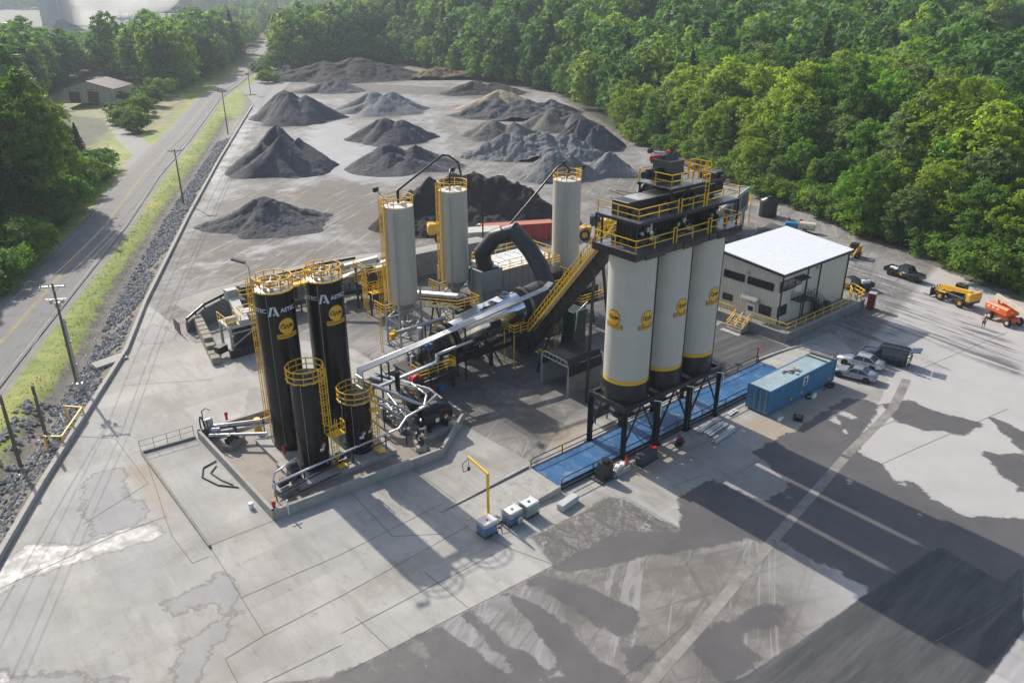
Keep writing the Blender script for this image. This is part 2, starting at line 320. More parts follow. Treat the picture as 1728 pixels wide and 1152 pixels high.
xs = np.concatenate([-np.geomspace(5200, 250, 26), np.arange(-240, -110, 5), np.arange(-110, -60, 1.3), np.arange(-60, 62, .42), np.arange(62, 120, 1.2), np.arange(122, 240, 5), np.geomspace(250, 5200, 26)])
ysl = np.concatenate([[-400, -150, -40], np.arange(-10, 24, 3), np.arange(24, 112, .42), np.arange(112, 200, 1.1), np.arange(200, 470, 2.2), np.geomspace(475, 6500, 40)])
nx, ny = len(xs), len(ysl)
X, Y = np.meshgrid(xs, ysl)
Ys = sdf(X, Y, YARD); RD = RDIST(X, Y); H = gh(X, Y, Ys)
near = (Y < 480) & (Y > -50) & (np.abs(X) < 240)
def layer(polys, op=np.maximum):
    o = np.full(X.shape, -8.0)
    for p in polys:
        x0, y0 = p.min(0)-9; x1, y1 = p.max(0)+9
        mk = (X > x0) & (X < x1) & (Y > y0) & (Y < y1)
        if mk.any(): o[mk] = np.maximum(o[mk], sdf(X[mk], Y[mk], p))
    return np.maximum(o, -8)
LY = {'yard': np.clip(Ys, -30, 30), 'dark': np.minimum(layer(dark), -layer(pale)), 'mott': layer(mott), 'asph': layer(asph), 'soot': layer(soot), 'slab': layer(slab), 'wet': layer(wet), 'wetf': layer(wetf), 'wet2': layer(wet2), 'brown': layer(brown), 'foot': layer(foot), 'trk_shade': layer(trk_shade_polys), 'tanst': layer(tan), 'ditch': np.clip(segd(X, Y, ditch), 0, 30), 'roadd': np.clip(RD, 0, 30)}
fields = [wp([(1570,150),(1740,135),(1740,180),(1600,170)]), np.array([(-152,280),(-128,262),(-100,232),(-118,300),(-140,340),(-175,360),(-190,320)]), wp([(560,10),(640,4),(600,18)]), wp([(1700,0),(1480,6),(1500,0)])]
LY['field'] = layer(fields)
drive = [wp([(232,278),(258,246),(215,215),(190,200),(170,195),(195,232),(225,262),(200,285)])]
LY['drive'] = layer(drive)
gm = bpy.data.materials.new('yard_and_verge_surface'); gm.use_nodes = True
t = gm.node_tree; L = t.links.new; B = t.nodes['Principled BSDF']
def N(k, **kw):
    n = t.nodes.new('ShaderNode'+k)
    for a, b in kw.items(): setattr(n, a, b)
    return n
def sset(x, v):
    if isinstance(v, bpy.types.NodeSocket): L(v, x)
    elif v is not None: x.default_value = v
def math_(op, a, b=None, c=None, clamp=False):
    n = N('Math', operation=op, use_clamp=clamp); sset(n.inputs[0], a); sset(n.inputs[1], b)
    if c is not None: sset(n.inputs[2], c)
    return n.outputs[0]
def mixc(f, a, b):
    n = N('Mix', data_type='RGBA'); sset(n.inputs[0], f); sset(n.inputs[6], a if isinstance(a, bpy.types.NodeSocket) else (*a, 1)); sset(n.inputs[7], b if isinstance(b, bpy.types.NodeSocket) else (*b, 1)); return n.outputs[2]
geo = N('NewGeometry'); P0 = geo.outputs['Position']
def noi(s, det=5, ro=.6, st=(0, 1), loc=(0, 0, 0), dist=0):      # st = (direction in degrees, how far drawn out along it)
    mp = N('Mapping', vector_type='TEXTURE'); mp.inputs['Scale'].default_value = (st[1], 1, 1); mp.inputs['Rotation'].default_value = (0, 0, R(st[0])); mp.inputs['Location'].default_value = loc; L(P0, mp.inputs[0])
    n = N('TexNoise'); n.inputs['Scale'].default_value = s; n.inputs['Detail'].default_value = det; n.inputs['Roughness'].default_value = ro; n.inputs['Distortion'].default_value = dist; L(mp.outputs[0], n.inputs[0]); return n.outputs[0]
def at(nm): n = N('Attribute', attribute_name=nm); return n.outputs['Fac']
def ramp(v, a, b, lo=0.0, hi=1.0): n = N('MapRange'); sset(n.inputs[0], v); n.inputs[1].default_value = a; n.inputs[2].default_value = b; n.inputs[3].default_value = lo; n.inputs[4].default_value = hi; return n.outputs[0]
rag = noi(.55, 9, .72, loc=(3, 1, 0)); rag2 = noi(1.0, 6, .72, st=(-48, 3.2), loc=(9, 2, 0)); trk_shade = noi(1.3, 5, .6, st=(-57, 14), loc=(1, 2, 0), dist=.3); blot = noi(.16, 6, .7, loc=(14, 3, 0)); big = noi(.045, 5, .55); med = noi(.23, 8, .65, loc=(5, 5, 0)); fine = noi(6, 4, .7); strk = noi(.55, 6, .7, st=(102, 7), dist=1.2); strk2 = noi(.5, 6, .7, st=(20, 9), loc=(40, 0, 0), dist=1.5)
cen = lambda s, k: math_('MULTIPLY', math_('SUBTRACT', s, .5), k)
def mask(nm, amp=3.0, soft=.12, bias=0.0, n=None):
    v = math_('ADD', math_('ADD', at(nm), cen(n or rag, amp)), bias); return ramp(v, -soft, soft)
# loose dusty ground of the stockpile yard
dusty = mixc(ramp(med, .35, .68), (.150, .137, .122), (.300, .282, .260))
dusty = mixc(ramp(math_('MAXIMUM', strk, strk2), .52, .63, 0, .6), dusty, (.105, .10, .095))
dusty = mixc(ramp(big, .48, .60, 0, .55), dusty, (.36, .36, .365))
dusty = mixc(ramp(blot, .51, .62, 0, .6), dusty, (.145, .13, .115))
dusty = mixc(ramp(math_('ADD', at('brown'), cen(blot, 22)), -1.5, 2, 0, .75), dusty, (.135, .118, .095))
dusty = mixc(ramp(math_('ADD', at('foot'), math_('ADD', cen(rag, 9), cen(blot, 12))), -2.2, 1.5, 0, .75), dusty, (.105, .10, .097))
dusty = mixc(ramp(noi(.8, 6, .7, st=(75, 16), loc=(70, 0, 0), dist=1.0), .55, .62, 0, .5), dusty, (.40, .385, .365))
dusty = mixc(ramp(noi(1.1, 6, .7, st=(60, 22), loc=(20, 70, 0), dist=1.2), .54, .62, 0, .6), dusty, (.12, .11, .10))
# poured slabs
c = dusty
slc = mixc(ramp(med, .3, .7), (.375, .36, .325), (.455, .435, .40))
slc = mixc(ramp(noi(.5, 8, .72, st=(-50, 4), loc=(1, 8, 0)), .48, .66, 0, .65), slc, (.245, .23, .20))
slc = mixc(ramp(noi(.09, 5, .65, loc=(30, 0, 0)), .46, .62, 0, .55), slc, (.295, .28, .255))
slc = mixc(ramp(noi(.9, 9, .8, loc=(3, 30, 0)), .56, .68, 0, .6), slc, (.16, .15, .14))
slc = mixc(ramp(noi(.06, 6, .7, st=(-50, 2), loc=(60, 9, 0)), .50, .60, 0, .45), slc, (.33, .335, .34)); slc = mixc(ramp(noi(.11, 6, .7, st=(40, 2), loc=(90, 50, 0)), .54, .62, 0, .5), slc, (.27, .245, .20))
slc = mixc(ramp(noi(2.2, 5, .7, st=(-50, 30), loc=(3, 3, 0)), .60, .68, 0, .35), slc, (.50, .48, .45))
cmp_ = N('Mapping', vector_type='TEXTURE'); cmp_.inputs['Scale'].default_value = (7.5, 5.2, 1); cmp_.inputs['Rotation'].default_value = (0, 0, D); cmp_.inputs['Location'].default_value = (-.4, -4.6, 0); L(P0, cmp_.inputs[0]); cfl = N('VectorMath', operation='FLOOR'); L(cmp_.outputs[0], cfl.inputs[0]); cwn = N('TexWhiteNoise'); L(cfl.outputs[0], cwn.inputs[0]); cvs = N('VectorMath', operation='SCALE'); L(slc, cvs.inputs[0]); L(ramp(cwn.outputs[0], 0, 1, .88, 1.08), cvs.inputs['Scale']); slc = cvs.outputs[0]
c = mixc(mask('slab', 1.0, .1), c, slc)
# pale dried concrete of the right yard
ry = mixc(ramp(med, .3, .7), (.41, .39, .375), (.47, .45, .435))
ryx = N('SeparateXYZ'); L(P0, ryx.inputs[0])
rym = math_('MULTIPLY', ramp(math_('ADD', math_('MULTIPLY', ryx.outputs[0], .8), math_('MULTIPLY', ryx.outputs[1], -.62)), -20, -19), ramp(math_('ADD', math_('MULTIPLY', ryx.outputs[0], 1.0), math_('MULTIPLY', ryx.outputs[1], -.25)), 8, 14))
c = mixc(math_('MULTIPLY', rym, math_('SUBTRACT', 1.0, mask('slab', 1.0, .1))), c, ry)
c = mixc(math_('MULTIPLY', mask('tanst', 2.5, .8), .6), c, (.34, .26, .17))
c = mixc(math_('MULTIPLY', mask('soot', 5, 2.2), .82), c, mixc(ramp(rag, .4, .7), (.055, .055, .057), (.16, .155, .15)))
crk = N('TexVoronoi', feature='DISTANCE_TO_EDGE'); crk.inputs['Scale'].default_value = 1.5; wv = N('VectorMath', operation='ADD'); L(P0, wv.inputs[0]); nz_ = N('TexNoise'); nz_.inputs['Scale'].default_value = 1.3; L(P0, nz_.inputs[0]); L(nz_.outputs['Color'], wv.inputs[1]); L(wv.outputs[0], crk.inputs[0])
mt = math_('MULTIPLY', ramp(at('mott'), -.3, .3), math_('MAXIMUM', ramp(rag2, .52, .56), ramp(crk.outputs[0], .09, .03)))
mt = math_('MAXIMUM', mt, math_('MULTIPLY', ramp(math_('ADD', at('trk_shade'), cen(rag, 3)), -.6, 1.2, 0, .9), ramp(trk_shade, .46, .56)))
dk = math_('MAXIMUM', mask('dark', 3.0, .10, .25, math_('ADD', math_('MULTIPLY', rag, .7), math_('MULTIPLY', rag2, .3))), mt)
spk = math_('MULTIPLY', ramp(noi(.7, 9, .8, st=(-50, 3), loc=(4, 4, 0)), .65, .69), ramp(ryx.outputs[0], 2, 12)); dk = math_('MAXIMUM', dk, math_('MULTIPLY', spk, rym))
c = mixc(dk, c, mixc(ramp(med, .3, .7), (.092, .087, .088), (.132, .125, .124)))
asp = mask('asph', .5, .06)
aspc = mixc(ramp(noi(.7, 6, .7, st=(40, 8)), .42, .66), (.06, .062, .066), (.115, .115, .118)); aspc = mixc(ramp(noi(.9, 5, .6, st=(37, 26), loc=(2, 0, 0), dist=.3), .56, .64, 0, .5), aspc, (.16, .155, .15))
c = mixc(asp, c, aspc)
wt = mask('wet', 4.5, .35); wf = ramp(math_('ADD', at('wetf'), cen(blot, 26)), -1, 3)
c = mixc(math_('MULTIPLY', wf, .6), c, (.37, .38, .395))
c = mixc(math_('MULTIPLY', wt, .45), c, (.30, .29, .285))
w2 = mask('wet2', 3.4, .12)
c = mixc(math_('MULTIPLY', w2, .55), c, (.30, .295, .30))
rim2 = math_('MULTIPLY', ramp(math_('ABSOLUTE', math_('ADD', at('wet2'), cen(rag, 3.4))), .2, .03), .6)
c = mixc(rim2, c, (.16, .145, .13))
rim = math_('MULTIPLY', ramp(math_('ABSOLUTE', math_('ADD', at('wet'), cen(rag, 2.6))), .2, .03), .6)
c = mixc(rim, c, (.17, .155, .14))
# verge: grass, dirt, riprap bed
gr = mixc(ramp(noi(.5, 8, .7, loc=(8, 0, 0)), .35, .65), (.10, .16, .02), (.27, .32, .045))
gr = mixc(ramp(noi(.12, 6, .6, loc=(2, 9, 0)), .50, .66), gr, (.32, .31, .07))
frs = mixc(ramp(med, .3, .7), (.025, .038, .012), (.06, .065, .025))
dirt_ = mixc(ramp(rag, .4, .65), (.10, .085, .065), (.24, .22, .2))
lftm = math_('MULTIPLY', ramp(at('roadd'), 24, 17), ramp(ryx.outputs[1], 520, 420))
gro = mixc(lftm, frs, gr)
gro = mixc(mask('field', 6, 1.5), gro, mixc(ramp(med, .4, .6), (.13, .16, .04), (.26, .22, .10)))
ysn = math_('ADD', at('yard'), cen(rag, 6.0))
gro = mixc(math_('MULTIPLY', ramp(ysn, -4.0, -1.2), ramp(at('roadd'), 7, 12)), gro, dirt_)
gro = mixc(ramp(math_('ADD', at('ditch'), cen(rag, 4)), 2.4, 1.6), gro, dirt_)
gro = mixc(mask('drive', 1.5, .3), gro, (.26, .25, .24))
gro = mixc(ramp(math_('ADD', at('roadd'), cen(rag, 1.6)), 5.2, 4.7), gro, (.22, .205, .18))
yk = ramp(math_('ADD', at('yard'), math_('MULTIPLY', cen(rag, 7), ramp(math_('ADD', ryx.outputs[0], math_('MULTIPLY', ryx.outputs[1], .21)), -26, -20))), -.1, .1)
c = mixc(yk, gro, c)
L(c, B.inputs['Base Color'])
ro = math_('SUBTRACT', ramp(rag, .3, .7, .72, .9), math_('MULTIPLY', math_('MULTIPLY', wt, yk), ramp(noi(.7, 7, .75, loc=(6, 0, 0)), .35, .65, .10, .42)))
ro = math_('SUBTRACT', ro, math_('MULTIPLY', math_('MULTIPLY', wf, yk), .22))
ro = math_('SUBTRACT', ro, math_('MULTIPLY', math_('MULTIPLY', dk, yk), .18))
L(ro, B.inputs['Roughness']); B.inputs['Specular IOR Level'].default_value = .38
bp = N('Bump'); bp.inputs['Strength'].default_value = .35; bp.inputs['Distance'].default_value = .05
hh = math_('MULTIPLY', math_('ADD', fine, math_('MULTIPLY', rag, 2.5)), math_('SUBTRACT', 1.05, math_('MULTIPLY', wt, 1.0))); L(hh, bp.inputs['Height']); L(bp.outputs[0], B.inputs['Normal'])
def sheet(name, keep):
    me = bpy.data.meshes.new(name)
    idx = np.arange(nx*ny).reshape(ny, nx)
    q = np.stack([idx[:-1, :-1], idx[:-1, 1:], idx[1:, 1:], idx[1:, :-1]], -1)[keep]
    used, inv = np.unique(q.ravel(), return_inverse=True)
    co = np.stack([X.ravel()[used], Y.ravel()[used], H.ravel()[used]], 1).astype(np.float32)
    me.vertices.add(len(used)); me.vertices.foreach_set('co', co.ravel())
    nf = len(q); me.loops.add(nf*4); me.loops.foreach_set('vertex_index', inv.ravel().astype(np.int32))
    me.polygons.add(nf); me.polygons.foreach_set('loop_start', np.arange(nf, dtype=np.int32)*4)
    me.update(calc_edges=True); me.polygons.foreach_set('use_smooth', np.ones(nf, bool))
    for k, a in LY.items():
        at_ = me.attributes.new(k, 'FLOAT', 'POINT'); at_.data.foreach_set('value', a.ravel()[used].astype(np.float32))
    me.materials.append(gm); o = bpy.data.objects.new(name, me); C.objects.link(o); o['kind'] = 'structure'; return o
yc = (Ys[:-1, :-1]+Ys[1:, 1:])/2 > 0
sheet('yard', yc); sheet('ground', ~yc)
def ground_z(x, y):
    a = np.array([[float(x)]]); b = np.array([[float(y)]]); return float(gh(a, b, sdf(a, b, YARD))[0, 0])
def ground_zs(xy):
    a = xy[:, 0]; b = xy[:, 1]; return gh(a, b, sdf(a, b, YARD))
# ---- road
rm = mat('worn_asphalt', (.20, .195, .19), .85, var=.25, scale=.35, bump=.2, dirt=(.10, .10, .10, .8))
def ribbon(path, off0, off1, z, name=None, m=None, lift=True, mb=None, dash=None):
    P_ = []; 
    for a, b in zip(path[:-1], path[1:]):
        a = Vector(a); b = Vector(b); n = max(1, int((b-a).length/6))
        P_ += [a.lerp(b, i/n) for i in range(n)]
    P_.append(Vector(path[-1])); mb = mb or MB(); vs = []
    for i, p in enumerate(P_):
        tdir = (P_[min(i+1, len(P_)-1)]-P_[max(i-1, 0)]).normalized(); nrm = Vector((tdir.y, -tdir.x))
        for o in (off0, off1):
            q = p+nrm*o; vs.append((q.x, q.y, z))
    fs = [(2*i, 2*i+1, 2*i+3, 2*i+2) for i in range(len(P_)-1)]
    mb.add(vs, fs)
    if name: return mb.build(name, m, None, 'structure')
RZ = .12
rb = MB(); ribbon(ROADC, -RW, RW, RZ, mb=rb); rb.build('road', rm, None, 'structure')
ym = mat('road_yellow_line', (.42, .30, .10), .8, var=.5, scale=1.2); wm = mat('road_white_line', (.33, .33, .31), .8, var=.5, scale=1.2)
mb = MB(); ribbon(ROADC, -.21, -.08, RZ+.01, mb=mb); ribbon(ROADC, .08, .21, RZ+.01, mb=mb); mb.build('road_centre_lines', ym, None, 'structure')
mb = MB(); ribbon(ROADC, -3.55, -3.41, RZ+.01, mb=mb); ribbon(ROADC, 3.41, 3.55, RZ+.01, mb=mb); mb.build('road_edge_lines', wm, None, 'structure')
pm = mat('yard_entrance_gravel', (.30, .29, .28), .9, var=.2, scale=.5)
mb = MB(); mb.prism([tuple(G(*p)[:2]) for p in ((405,150),(455,128),(520,60),(560,75),(470,160),(440,190))], .1, .13); mb.build('entrance_drive', pm, None, 'structure')
# ---- joints in the paving: tar seams and the pale drain strips
jm = mat('joint_sealant', (.15, .14, .125), .8, var=.3, scale=2)
mb = MB()
def seam(a, b, w_=.05, z=.012, m=mb):
    a = G(*a); b = G(*b); d = (b-a); n = Vector((-d.y, d.x, 0)).normalized()*w_/2; k = max(1, int(d.length/3)); ps = [a.lerp(b, i/k) for i in range(k+1)]
    rnd = random.Random(int(a.x*100)); j = [rnd.uniform(-.03, .03) for _ in ps]; vs = []
    for p, q in zip(ps, j): vs += [(*(p+n+n.normalized()*q)[:2], z), (*(p-n+n.normalized()*q)[:2], z)]
    m.add(vs, [(2*i, 2*i+1, 2*i+3, 2*i+2) for i in range(k)])
for a, b in (((380,1111),(447,1071)),((447,1071),(576,1005)),((576,1005),(806,878)),((407,1008),(576,935)),((576,935),(745,850)),((353,920),(462,878)),((353,920),(447,1071)),((380,1111),(405,1160)),((430,1158),(576,1088)),((576,1068),(860,920)),
 ((576,1138),(936,953)),((590,828),(662,905)),((662,905),(750,900)),((695,789),(805,873)),((716,965),(790,1025)),((860,925),(936,953)),((820,905),(863,925)),((0,992),(200,900)),((200,900),(282,870)),((245,770),(290,905)),((290,905),(325,950)),((325,950),(353,938)),
 ((600,1040),(660,1098)),((140,885),(250,815)),((250,815),(195,740)),((195,740),(120,735)),((210,650),(360,640)),((275,555),(345,530)),((945,880),(1055,838)),((1055,838),(1142,888)),((1135,820),(1190,800)),((1160,760),(1250,720)),((1240,800),(1310,760)),((1310,760),(1460,670)),
 ((1305,790),(1560,690)),((1470,790),(1700,690)),((1040,1152),(1160,1050)),((1240,1000),(1370,1080)),((1580,1080),(1728,1000)),((1230,640),(1330,700)),((1130,700),(1170,740)),((600,735),(620,760)),((1700,560),(1560,620))):
    seam(a, b)
mb.build('paving_joints', jm, None, 'structure')
dm = mat('drain_strip_concrete', (.27, .25, .225), .85, var=.35, scale=.7, dirt=(.13, .125, .12, .85)); mb = MB()
seam((1090,1160), (1425,772), .8, .009, mb); seam((1428,768), (1506,690), .8, .009, mb); seam((1506,690), (1530,640), .9, .009, mb)
mb.build('drain_strip', dm, None, 'structure')
# ================================================================ TREES
def leafmat(name, use_obj=True, cols=None):
    m = bpy.data.materials.new(name); m.use_nodes = True; t = m.node_tree; L = t.links.new; b = t.nodes['Principled BSDF']
    oi = t.nodes.new('ShaderNodeObjectInfo'); at = t.nodes.new('ShaderNodeAttribute'); at.attribute_name = 'tint'
    if use_obj: base = oi.outputs['Color']
    else:
        cr = t.nodes.new('ShaderNodeValToRGB'); L(oi.outputs['Random'], cr.inputs[0]); e = cr.color_ramp.elements
        for i, (p, c_) in enumerate(cols):
            x = e[i] if i < 2 else e.new(p); x.position = p; x.color = (*c_, 1)
        base = cr.outputs[0]
    vm = t.nodes.new('ShaderNodeVectorMath'); vm.operation = 'SCALE'; L(base, vm.inputs[0]); L(at.outputs['Fac'], vm.inputs['Scale'])
    L(vm.outputs[0], b.inputs['Base Color']); b.inputs['Roughness'].default_value = .62; b.inputs['Specular IOR Level'].default_value = .25
    tr = t.nodes.new('ShaderNodeBsdfTranslucent'); hs = t.nodes.new('ShaderNodeVectorMath'); hs.operation = 'MULTIPLY'; L(vm.outputs[0], hs.inputs[0]); hs.inputs[1].default_value = (1.5, 1.6, .5); L(hs.outputs[0], tr.inputs[0])
    mx = t.nodes.new('ShaderNodeMixShader'); mx.inputs[0].default_value = .42; L(b.outputs[0], mx.inputs[1]); L(tr.outputs[0], mx.inputs[2])
    L(mx.outputs[0], t.nodes['Material Output'].inputs[0]); return m
LEAF = leafmat('foliage')
LEAFD = leafmat('far_deciduous_foliage', False, [(0, (.060, .140, .035)), (1, (.26, .34, .06)), (.35, (.09, .19, .04)), (.7, (.14, .25, .045))])
LEAFP = leafmat('far_pine_foliage', False, [(0, (.048, .10, .04)), (1, (.12, .15, .06)), (.5, (.07, .12, .045))])
BARK = mat('bark', (.10, .085, .07), .9, var=.3, scale=4, bump=.5)
rng = np.random.default_rng(7)
def leaves(name, cen, nrm, size, m, tint):
    n = len(cen); a = rng.normal(size=(n, 3)); nr = nrm+a*.55; nr /= np.linalg.norm(nr, axis=1)[:, None]
    b = rng.normal(size=(n, 3)); u = np.cross(nr, b); u /= np.linalg.norm(u, axis=1)[:, None]; v = np.cross(nr, u)
    s = size*(.6+.8*rng.random((n, 1)))/2
    fold = nr*s*.25
    co = np.stack([cen-u*s*1.25, cen-v*s*.62-fold, cen+u*s*1.25, cen+v*s*.62-fold], 1).reshape(-1, 3).astype(np.float32)
    me = bpy.data.meshes.new(name); me.vertices.add(4*n); me.vertices.foreach_set('co', co.ravel())
    tri = (np.arange(n)[:, None]*4+np.array([0, 1, 2, 0, 2, 3])[None]).ravel().astype(np.int32)
    me.loops.add(6*n); me.loops.foreach_set('vertex_index', tri); me.polygons.add(2*n); me.polygons.foreach_set('loop_start', np.arange(2*n, dtype=np.int32)*3); me.update(calc_edges=True)
    at_ = me.attributes.new('tint', 'FLOAT', 'POINT'); at_.data.foreach_set('value', np.repeat(tint, 4).astype(np.float32)); me.materials.append(m); return me
def unit(v): return v/np.maximum(1e-6, np.linalg.norm(v, axis=-1, keepdims=True))
def crown_pts(kind, nl):
    """leaf centres + outward normals + tint for one crown"""
    C_, Nn, T_ = [], [], []
    if kind == 'broad':
        nb = 24; lob = [np.array([0, 0, 14.6])]; lr = [2.2]; wd_ = rng.uniform(.85, 1.15)
        for i in range(nb):
            q = 2*PI*(i*.618+rng.random()*.12); z = 3.2+11*(i+.5)/nb+rng.uniform(-.8, .8); rr_ = wd_*4.6*math.sqrt(max(.05, 1-((z-8)/7.6)**2))*rng.uniform(.75, 1.1)
            lob.append(np.array([rr_*math.cos(q), rr_*math.sin(q), z])); lr.append(rng.uniform(1.3, 2.4))
    elif kind == 'tall':
        nb = 17; lob = []; lr = []
        for i in range(nb):
            z = 1.8+i*.95; rr = 2.2*math.sin(min(1, (i+2.5)/8)*PI/2)*(1-max(0, i-7)/9); q = i*2.4
            lob.append(np.array([rr*math.cos(q), rr*math.sin(q), z])); lr.append(rng.uniform(1.2, 1.9)*(1-.4*max(0, i-9)/6))
    elif kind == 'shrub':
        nb = 9; lob = []; lr = []
        for i in range(nb):
            q = i*2.4; rr = rng.uniform(.5, 2.1); lob.append(np.array([rr*math.cos(q), rr*math.sin(q), rng.uniform(1.0, 3.2)*(1-rr*.15)])); lr.append(rng.uniform(.9, 1.4))
    if kind == 'pine':
        n = nl; z = 3.0+13.5*rng.random(n)**1.25; lay = np.round(z/1.1)*1.1+rng.normal(size=n)*.2; q0 = rng.integers(0, 7, n)*2*PI/7+lay*2.1
        q = q0+rng.normal(size=n)*.2; R_ = (3.9*(1-(lay-2.2)/15.2))**.95*(.25+.8*rng.random(n)**.55)*(1+.25*np.sin(q0*3+lay))
        c = np.stack([R_*np.cos(q), R_*np.sin(q), lay-.09*R_+rng.normal(size=n)*.16], 1)
        nn = unit(c*np.array([.5, .5, 0])+np.array([0, 0, 1.4])); t_ = .75+.5*rng.random(n); return c, nn, t_
    tot = sum(r*r for r in lr)
    for l, r in zip(lob, lr):
        n = int(nl*r*r/tot); ncl = max(6, int(r*r*6)); d = unit(rng.normal(size=(ncl, 3))+np.array([0, 0, .25]))
        cc = l+d*r*(.72+.38*rng.random((ncl, 1)))*np.array([1, 1, .82])
        tc = .78+.44*rng.random(ncl)
        k = rng.integers(0, ncl, n); off = rng.normal(size=(n, 3))*.34*np.array([1, 1, .6])*min(1, r/1.8+.25)
        p = cc[k]+off; C_.append(p); Nn.append(unit(d[k]*.9+unit(off)*.35+np.array([0, 0, .5]))); T_.append(tc[k]*(.85+.3*rng.random(n)))
    return np.concatenate(C_), np.concatenate(Nn), np.concatenate(T_)
def trunk_mb(kind):
    mb = MB(); h = {'broad': 11.5, 'tall': 14, 'pine': 15.5, 'shrub': 2.4}[kind]; r = {'broad': .34, 'tall': .24, 'pine': .24, 'shrub': .09}[kind]
    j = lambda a: rng.uniform(-a, a)
    mb.tube([(0, 0, -.6), (j(.1), j(.1), h*.25), (j(.25), j(.25), h*.55), (j(.3), j(.3), h)], [r*1.25, r*.9, r*.6, r*.15], 7)
    for i in range({'broad': 8, 'tall': 6, 'pine': 0, 'shrub': 4}[kind]):
        q = i*2.4; z = h*(.3+.07*i); L_ = {'broad': 4, 'tall': 2, 'shrub': 1.5}[kind]
        mb.tube([(0, 0, z), (math.cos(q)*L_*.5, math.sin(q)*L_*.5, z+L_*.35), (math.cos(q)*L_, math.sin(q)*L_, z+L_*.8)], [r*.4, r*.26, r*.08], 5)
    return mb
def tree_variant(kind, nl, ls):
    c, n_, t_ = crown_pts(kind, nl); me = leaves(kind+'_crown', c, n_, ls, LEAF, t_)
    return me
VAR = {}
for kind, cnt, nl, ls in (('broad', 7, 11500, .50), ('tall', 3, 5600, .45), ('pine', 3, 5600, .5), ('shrub', 4, 3600, .3)):
    VAR[kind] = []
    for i in range(cnt):
        me = tree_variant(kind, nl, ls); tm = trunk_mb(kind); tme = bpy.data.meshes.new(kind+'_trunk'); tme.from_pydata(tm.v, [], tm.f); tme.polygons.foreach_set('use_smooth', tm.sm); tme.materials.append(BARK); VAR[kind].append((me, tme))
TN = {'broad': ('deciduous_tree', 'tree'), 'tall': ('narrow_tree', 'tree'), 'pine': ('pine_tree', 'tree'), 'shrub': ('shrub', 'shrub')}
NTREE = 0
def plant(kind, x, y, s, col, label, group=None, sz=None, z=None, cat=None):
    global NTREE
    nm, ct = TN[kind]; me, tm = VAR[kind][NTREE % len(VAR[kind])]; NTREE += 1
    r = bpy.data.objects.new(nm, None); C.objects.link(r); r.location = (x, y, ground_z(x, y) if z is None else z); r.rotation_euler = (0, 0, (NTREE*2.399) % 6.283); r.scale = (s, s, s*(sz or 1))
    cr = bpy.data.objects.new('crown', me); C.objects.link(cr); cr.parent = r; cr.color = (*col, 1)
    tk = bpy.data.objects.new('trunk', tm); C.objects.link(tk); tk.parent = r
    tag(r, label, cat or ct, group); return r
# regions
CLEAR = wp([(-60,600),(8,505),(95,395),(160,322),(196,290),(170,272),(120,262),(60,250),(30,215),(40,180),(95,150),(130,134),(215,140),(290,158),(330,143),(395,103),(415,92),(432,80),(465,60),(500,60),(480,100),(400,200),(200,450),(0,750)])
QUAR = np.array([(-405, 610), (-245, 610), (-300, 900), (-340, 1250), (-800, 1350), (-720, 900)])
OPEN = wp([(1560,148),(1740,135),(1740,185),(1590,172)])
gx = []
rg = random.Random(11)
def scatter(x0, x1, y0, y1, st):
    out = []
    ny_ = int((y1-y0)/st); nx_ = int((x1-x0)/st)
    for j in range(ny_):
        for i in range(nx_): out.append((x0+(i+.5*(j % 2)+rg.uniform(.1, .9)*.8)*st, y0+(j+rg.uniform(.1, .9)*.8)*st))
    return np.array(out)
def allowed(p, yd=2.2, rdm=8.6):
    x, y = p[:, 0], p[:, 1]
    u = x/np.maximum(1, y); vis = (np.abs(u) < .80) & (y > 60)
    a = vis & (sdf(x, y, YARD) < -yd) & (RDIST(x, y) > rdm) & (sdf(x, y, CLEAR) < 0) & (sdf(x, y, OPEN) < -4) & (sdf(x, y, QUAR) < 0)
    vergeR = (sdf(x, y, YARD) > -16) & (x < -30) & (y < 300); a &= ~vergeR
    between = (x < -20-.22*y) & (RDIST(x, y) < 24) & (y < 430) & (x > -66-.2*y-14); a &= ~((sdf(x, y, YARD) > -26) & (x < -40) & (y < 420) & (RDIST(x, y) < 26))
    return p[a]
cand = allowed(scatter(-420, 420, 60, 520, 6.9))
dist_ = np.hypot(cand[:, 0], cand[:, 1]); ysd = -sdf(cand[:, 0], cand[:, 1], YARD)
# priority: what the photo shows largest
score = dist_+np.clip(ysd-45, 0, 60)*.7
order = np.argsort(score); NI = 262
cols = {'broad': [(.150, .280, .035), (.095, .200, .034), (.290, .390, .045), (.070, .150, .034), (.175, .245, .085), (.155, .300, .032)],
        'tall': [(.200, .320, .045), (.130, .245, .045)], 'pine': [(.060, .115, .042), (.090, .140, .050), (.155, .155, .075)], 'shrub': [(.195, .285, .025), (.135, .225, .028)]}
words = {0: 'mid green', 1: 'deep green', 2: 'yellow-green', 3: 'dark green', 4: 'grey-green', 5: 'fresh green'}
landmarks = [((1190,260), 'behind the broken conveyor frames'), ((1300,330), 'near the black upright tank'), ((1430,430), 'above the skid steer'), ((1530,460), 'above the dark pickup truck'), ((1640,500), 'above the telehandler'), ((1728,540), 'above the boom lift'),
 ((1050,240), 'beside the grey gravel stockpiles'), ((950,165), 'behind the sandy stockpile'), ((800,130), 'behind the black stockpiles'), ((650,110), 'behind the broken rubble heap'), ((500,90), 'where the road leaves the picture'), ((60,380), 'beside the lower road'), ((160,300), 'beside the gravel turn-off'), ((100,170), 'beside the barn'), ((300,130), 'behind the hedge by the road')]
lmw = [(np.array(G(*p)[:2]), s_) for p, s_ in landmarks]
used_lab = {}
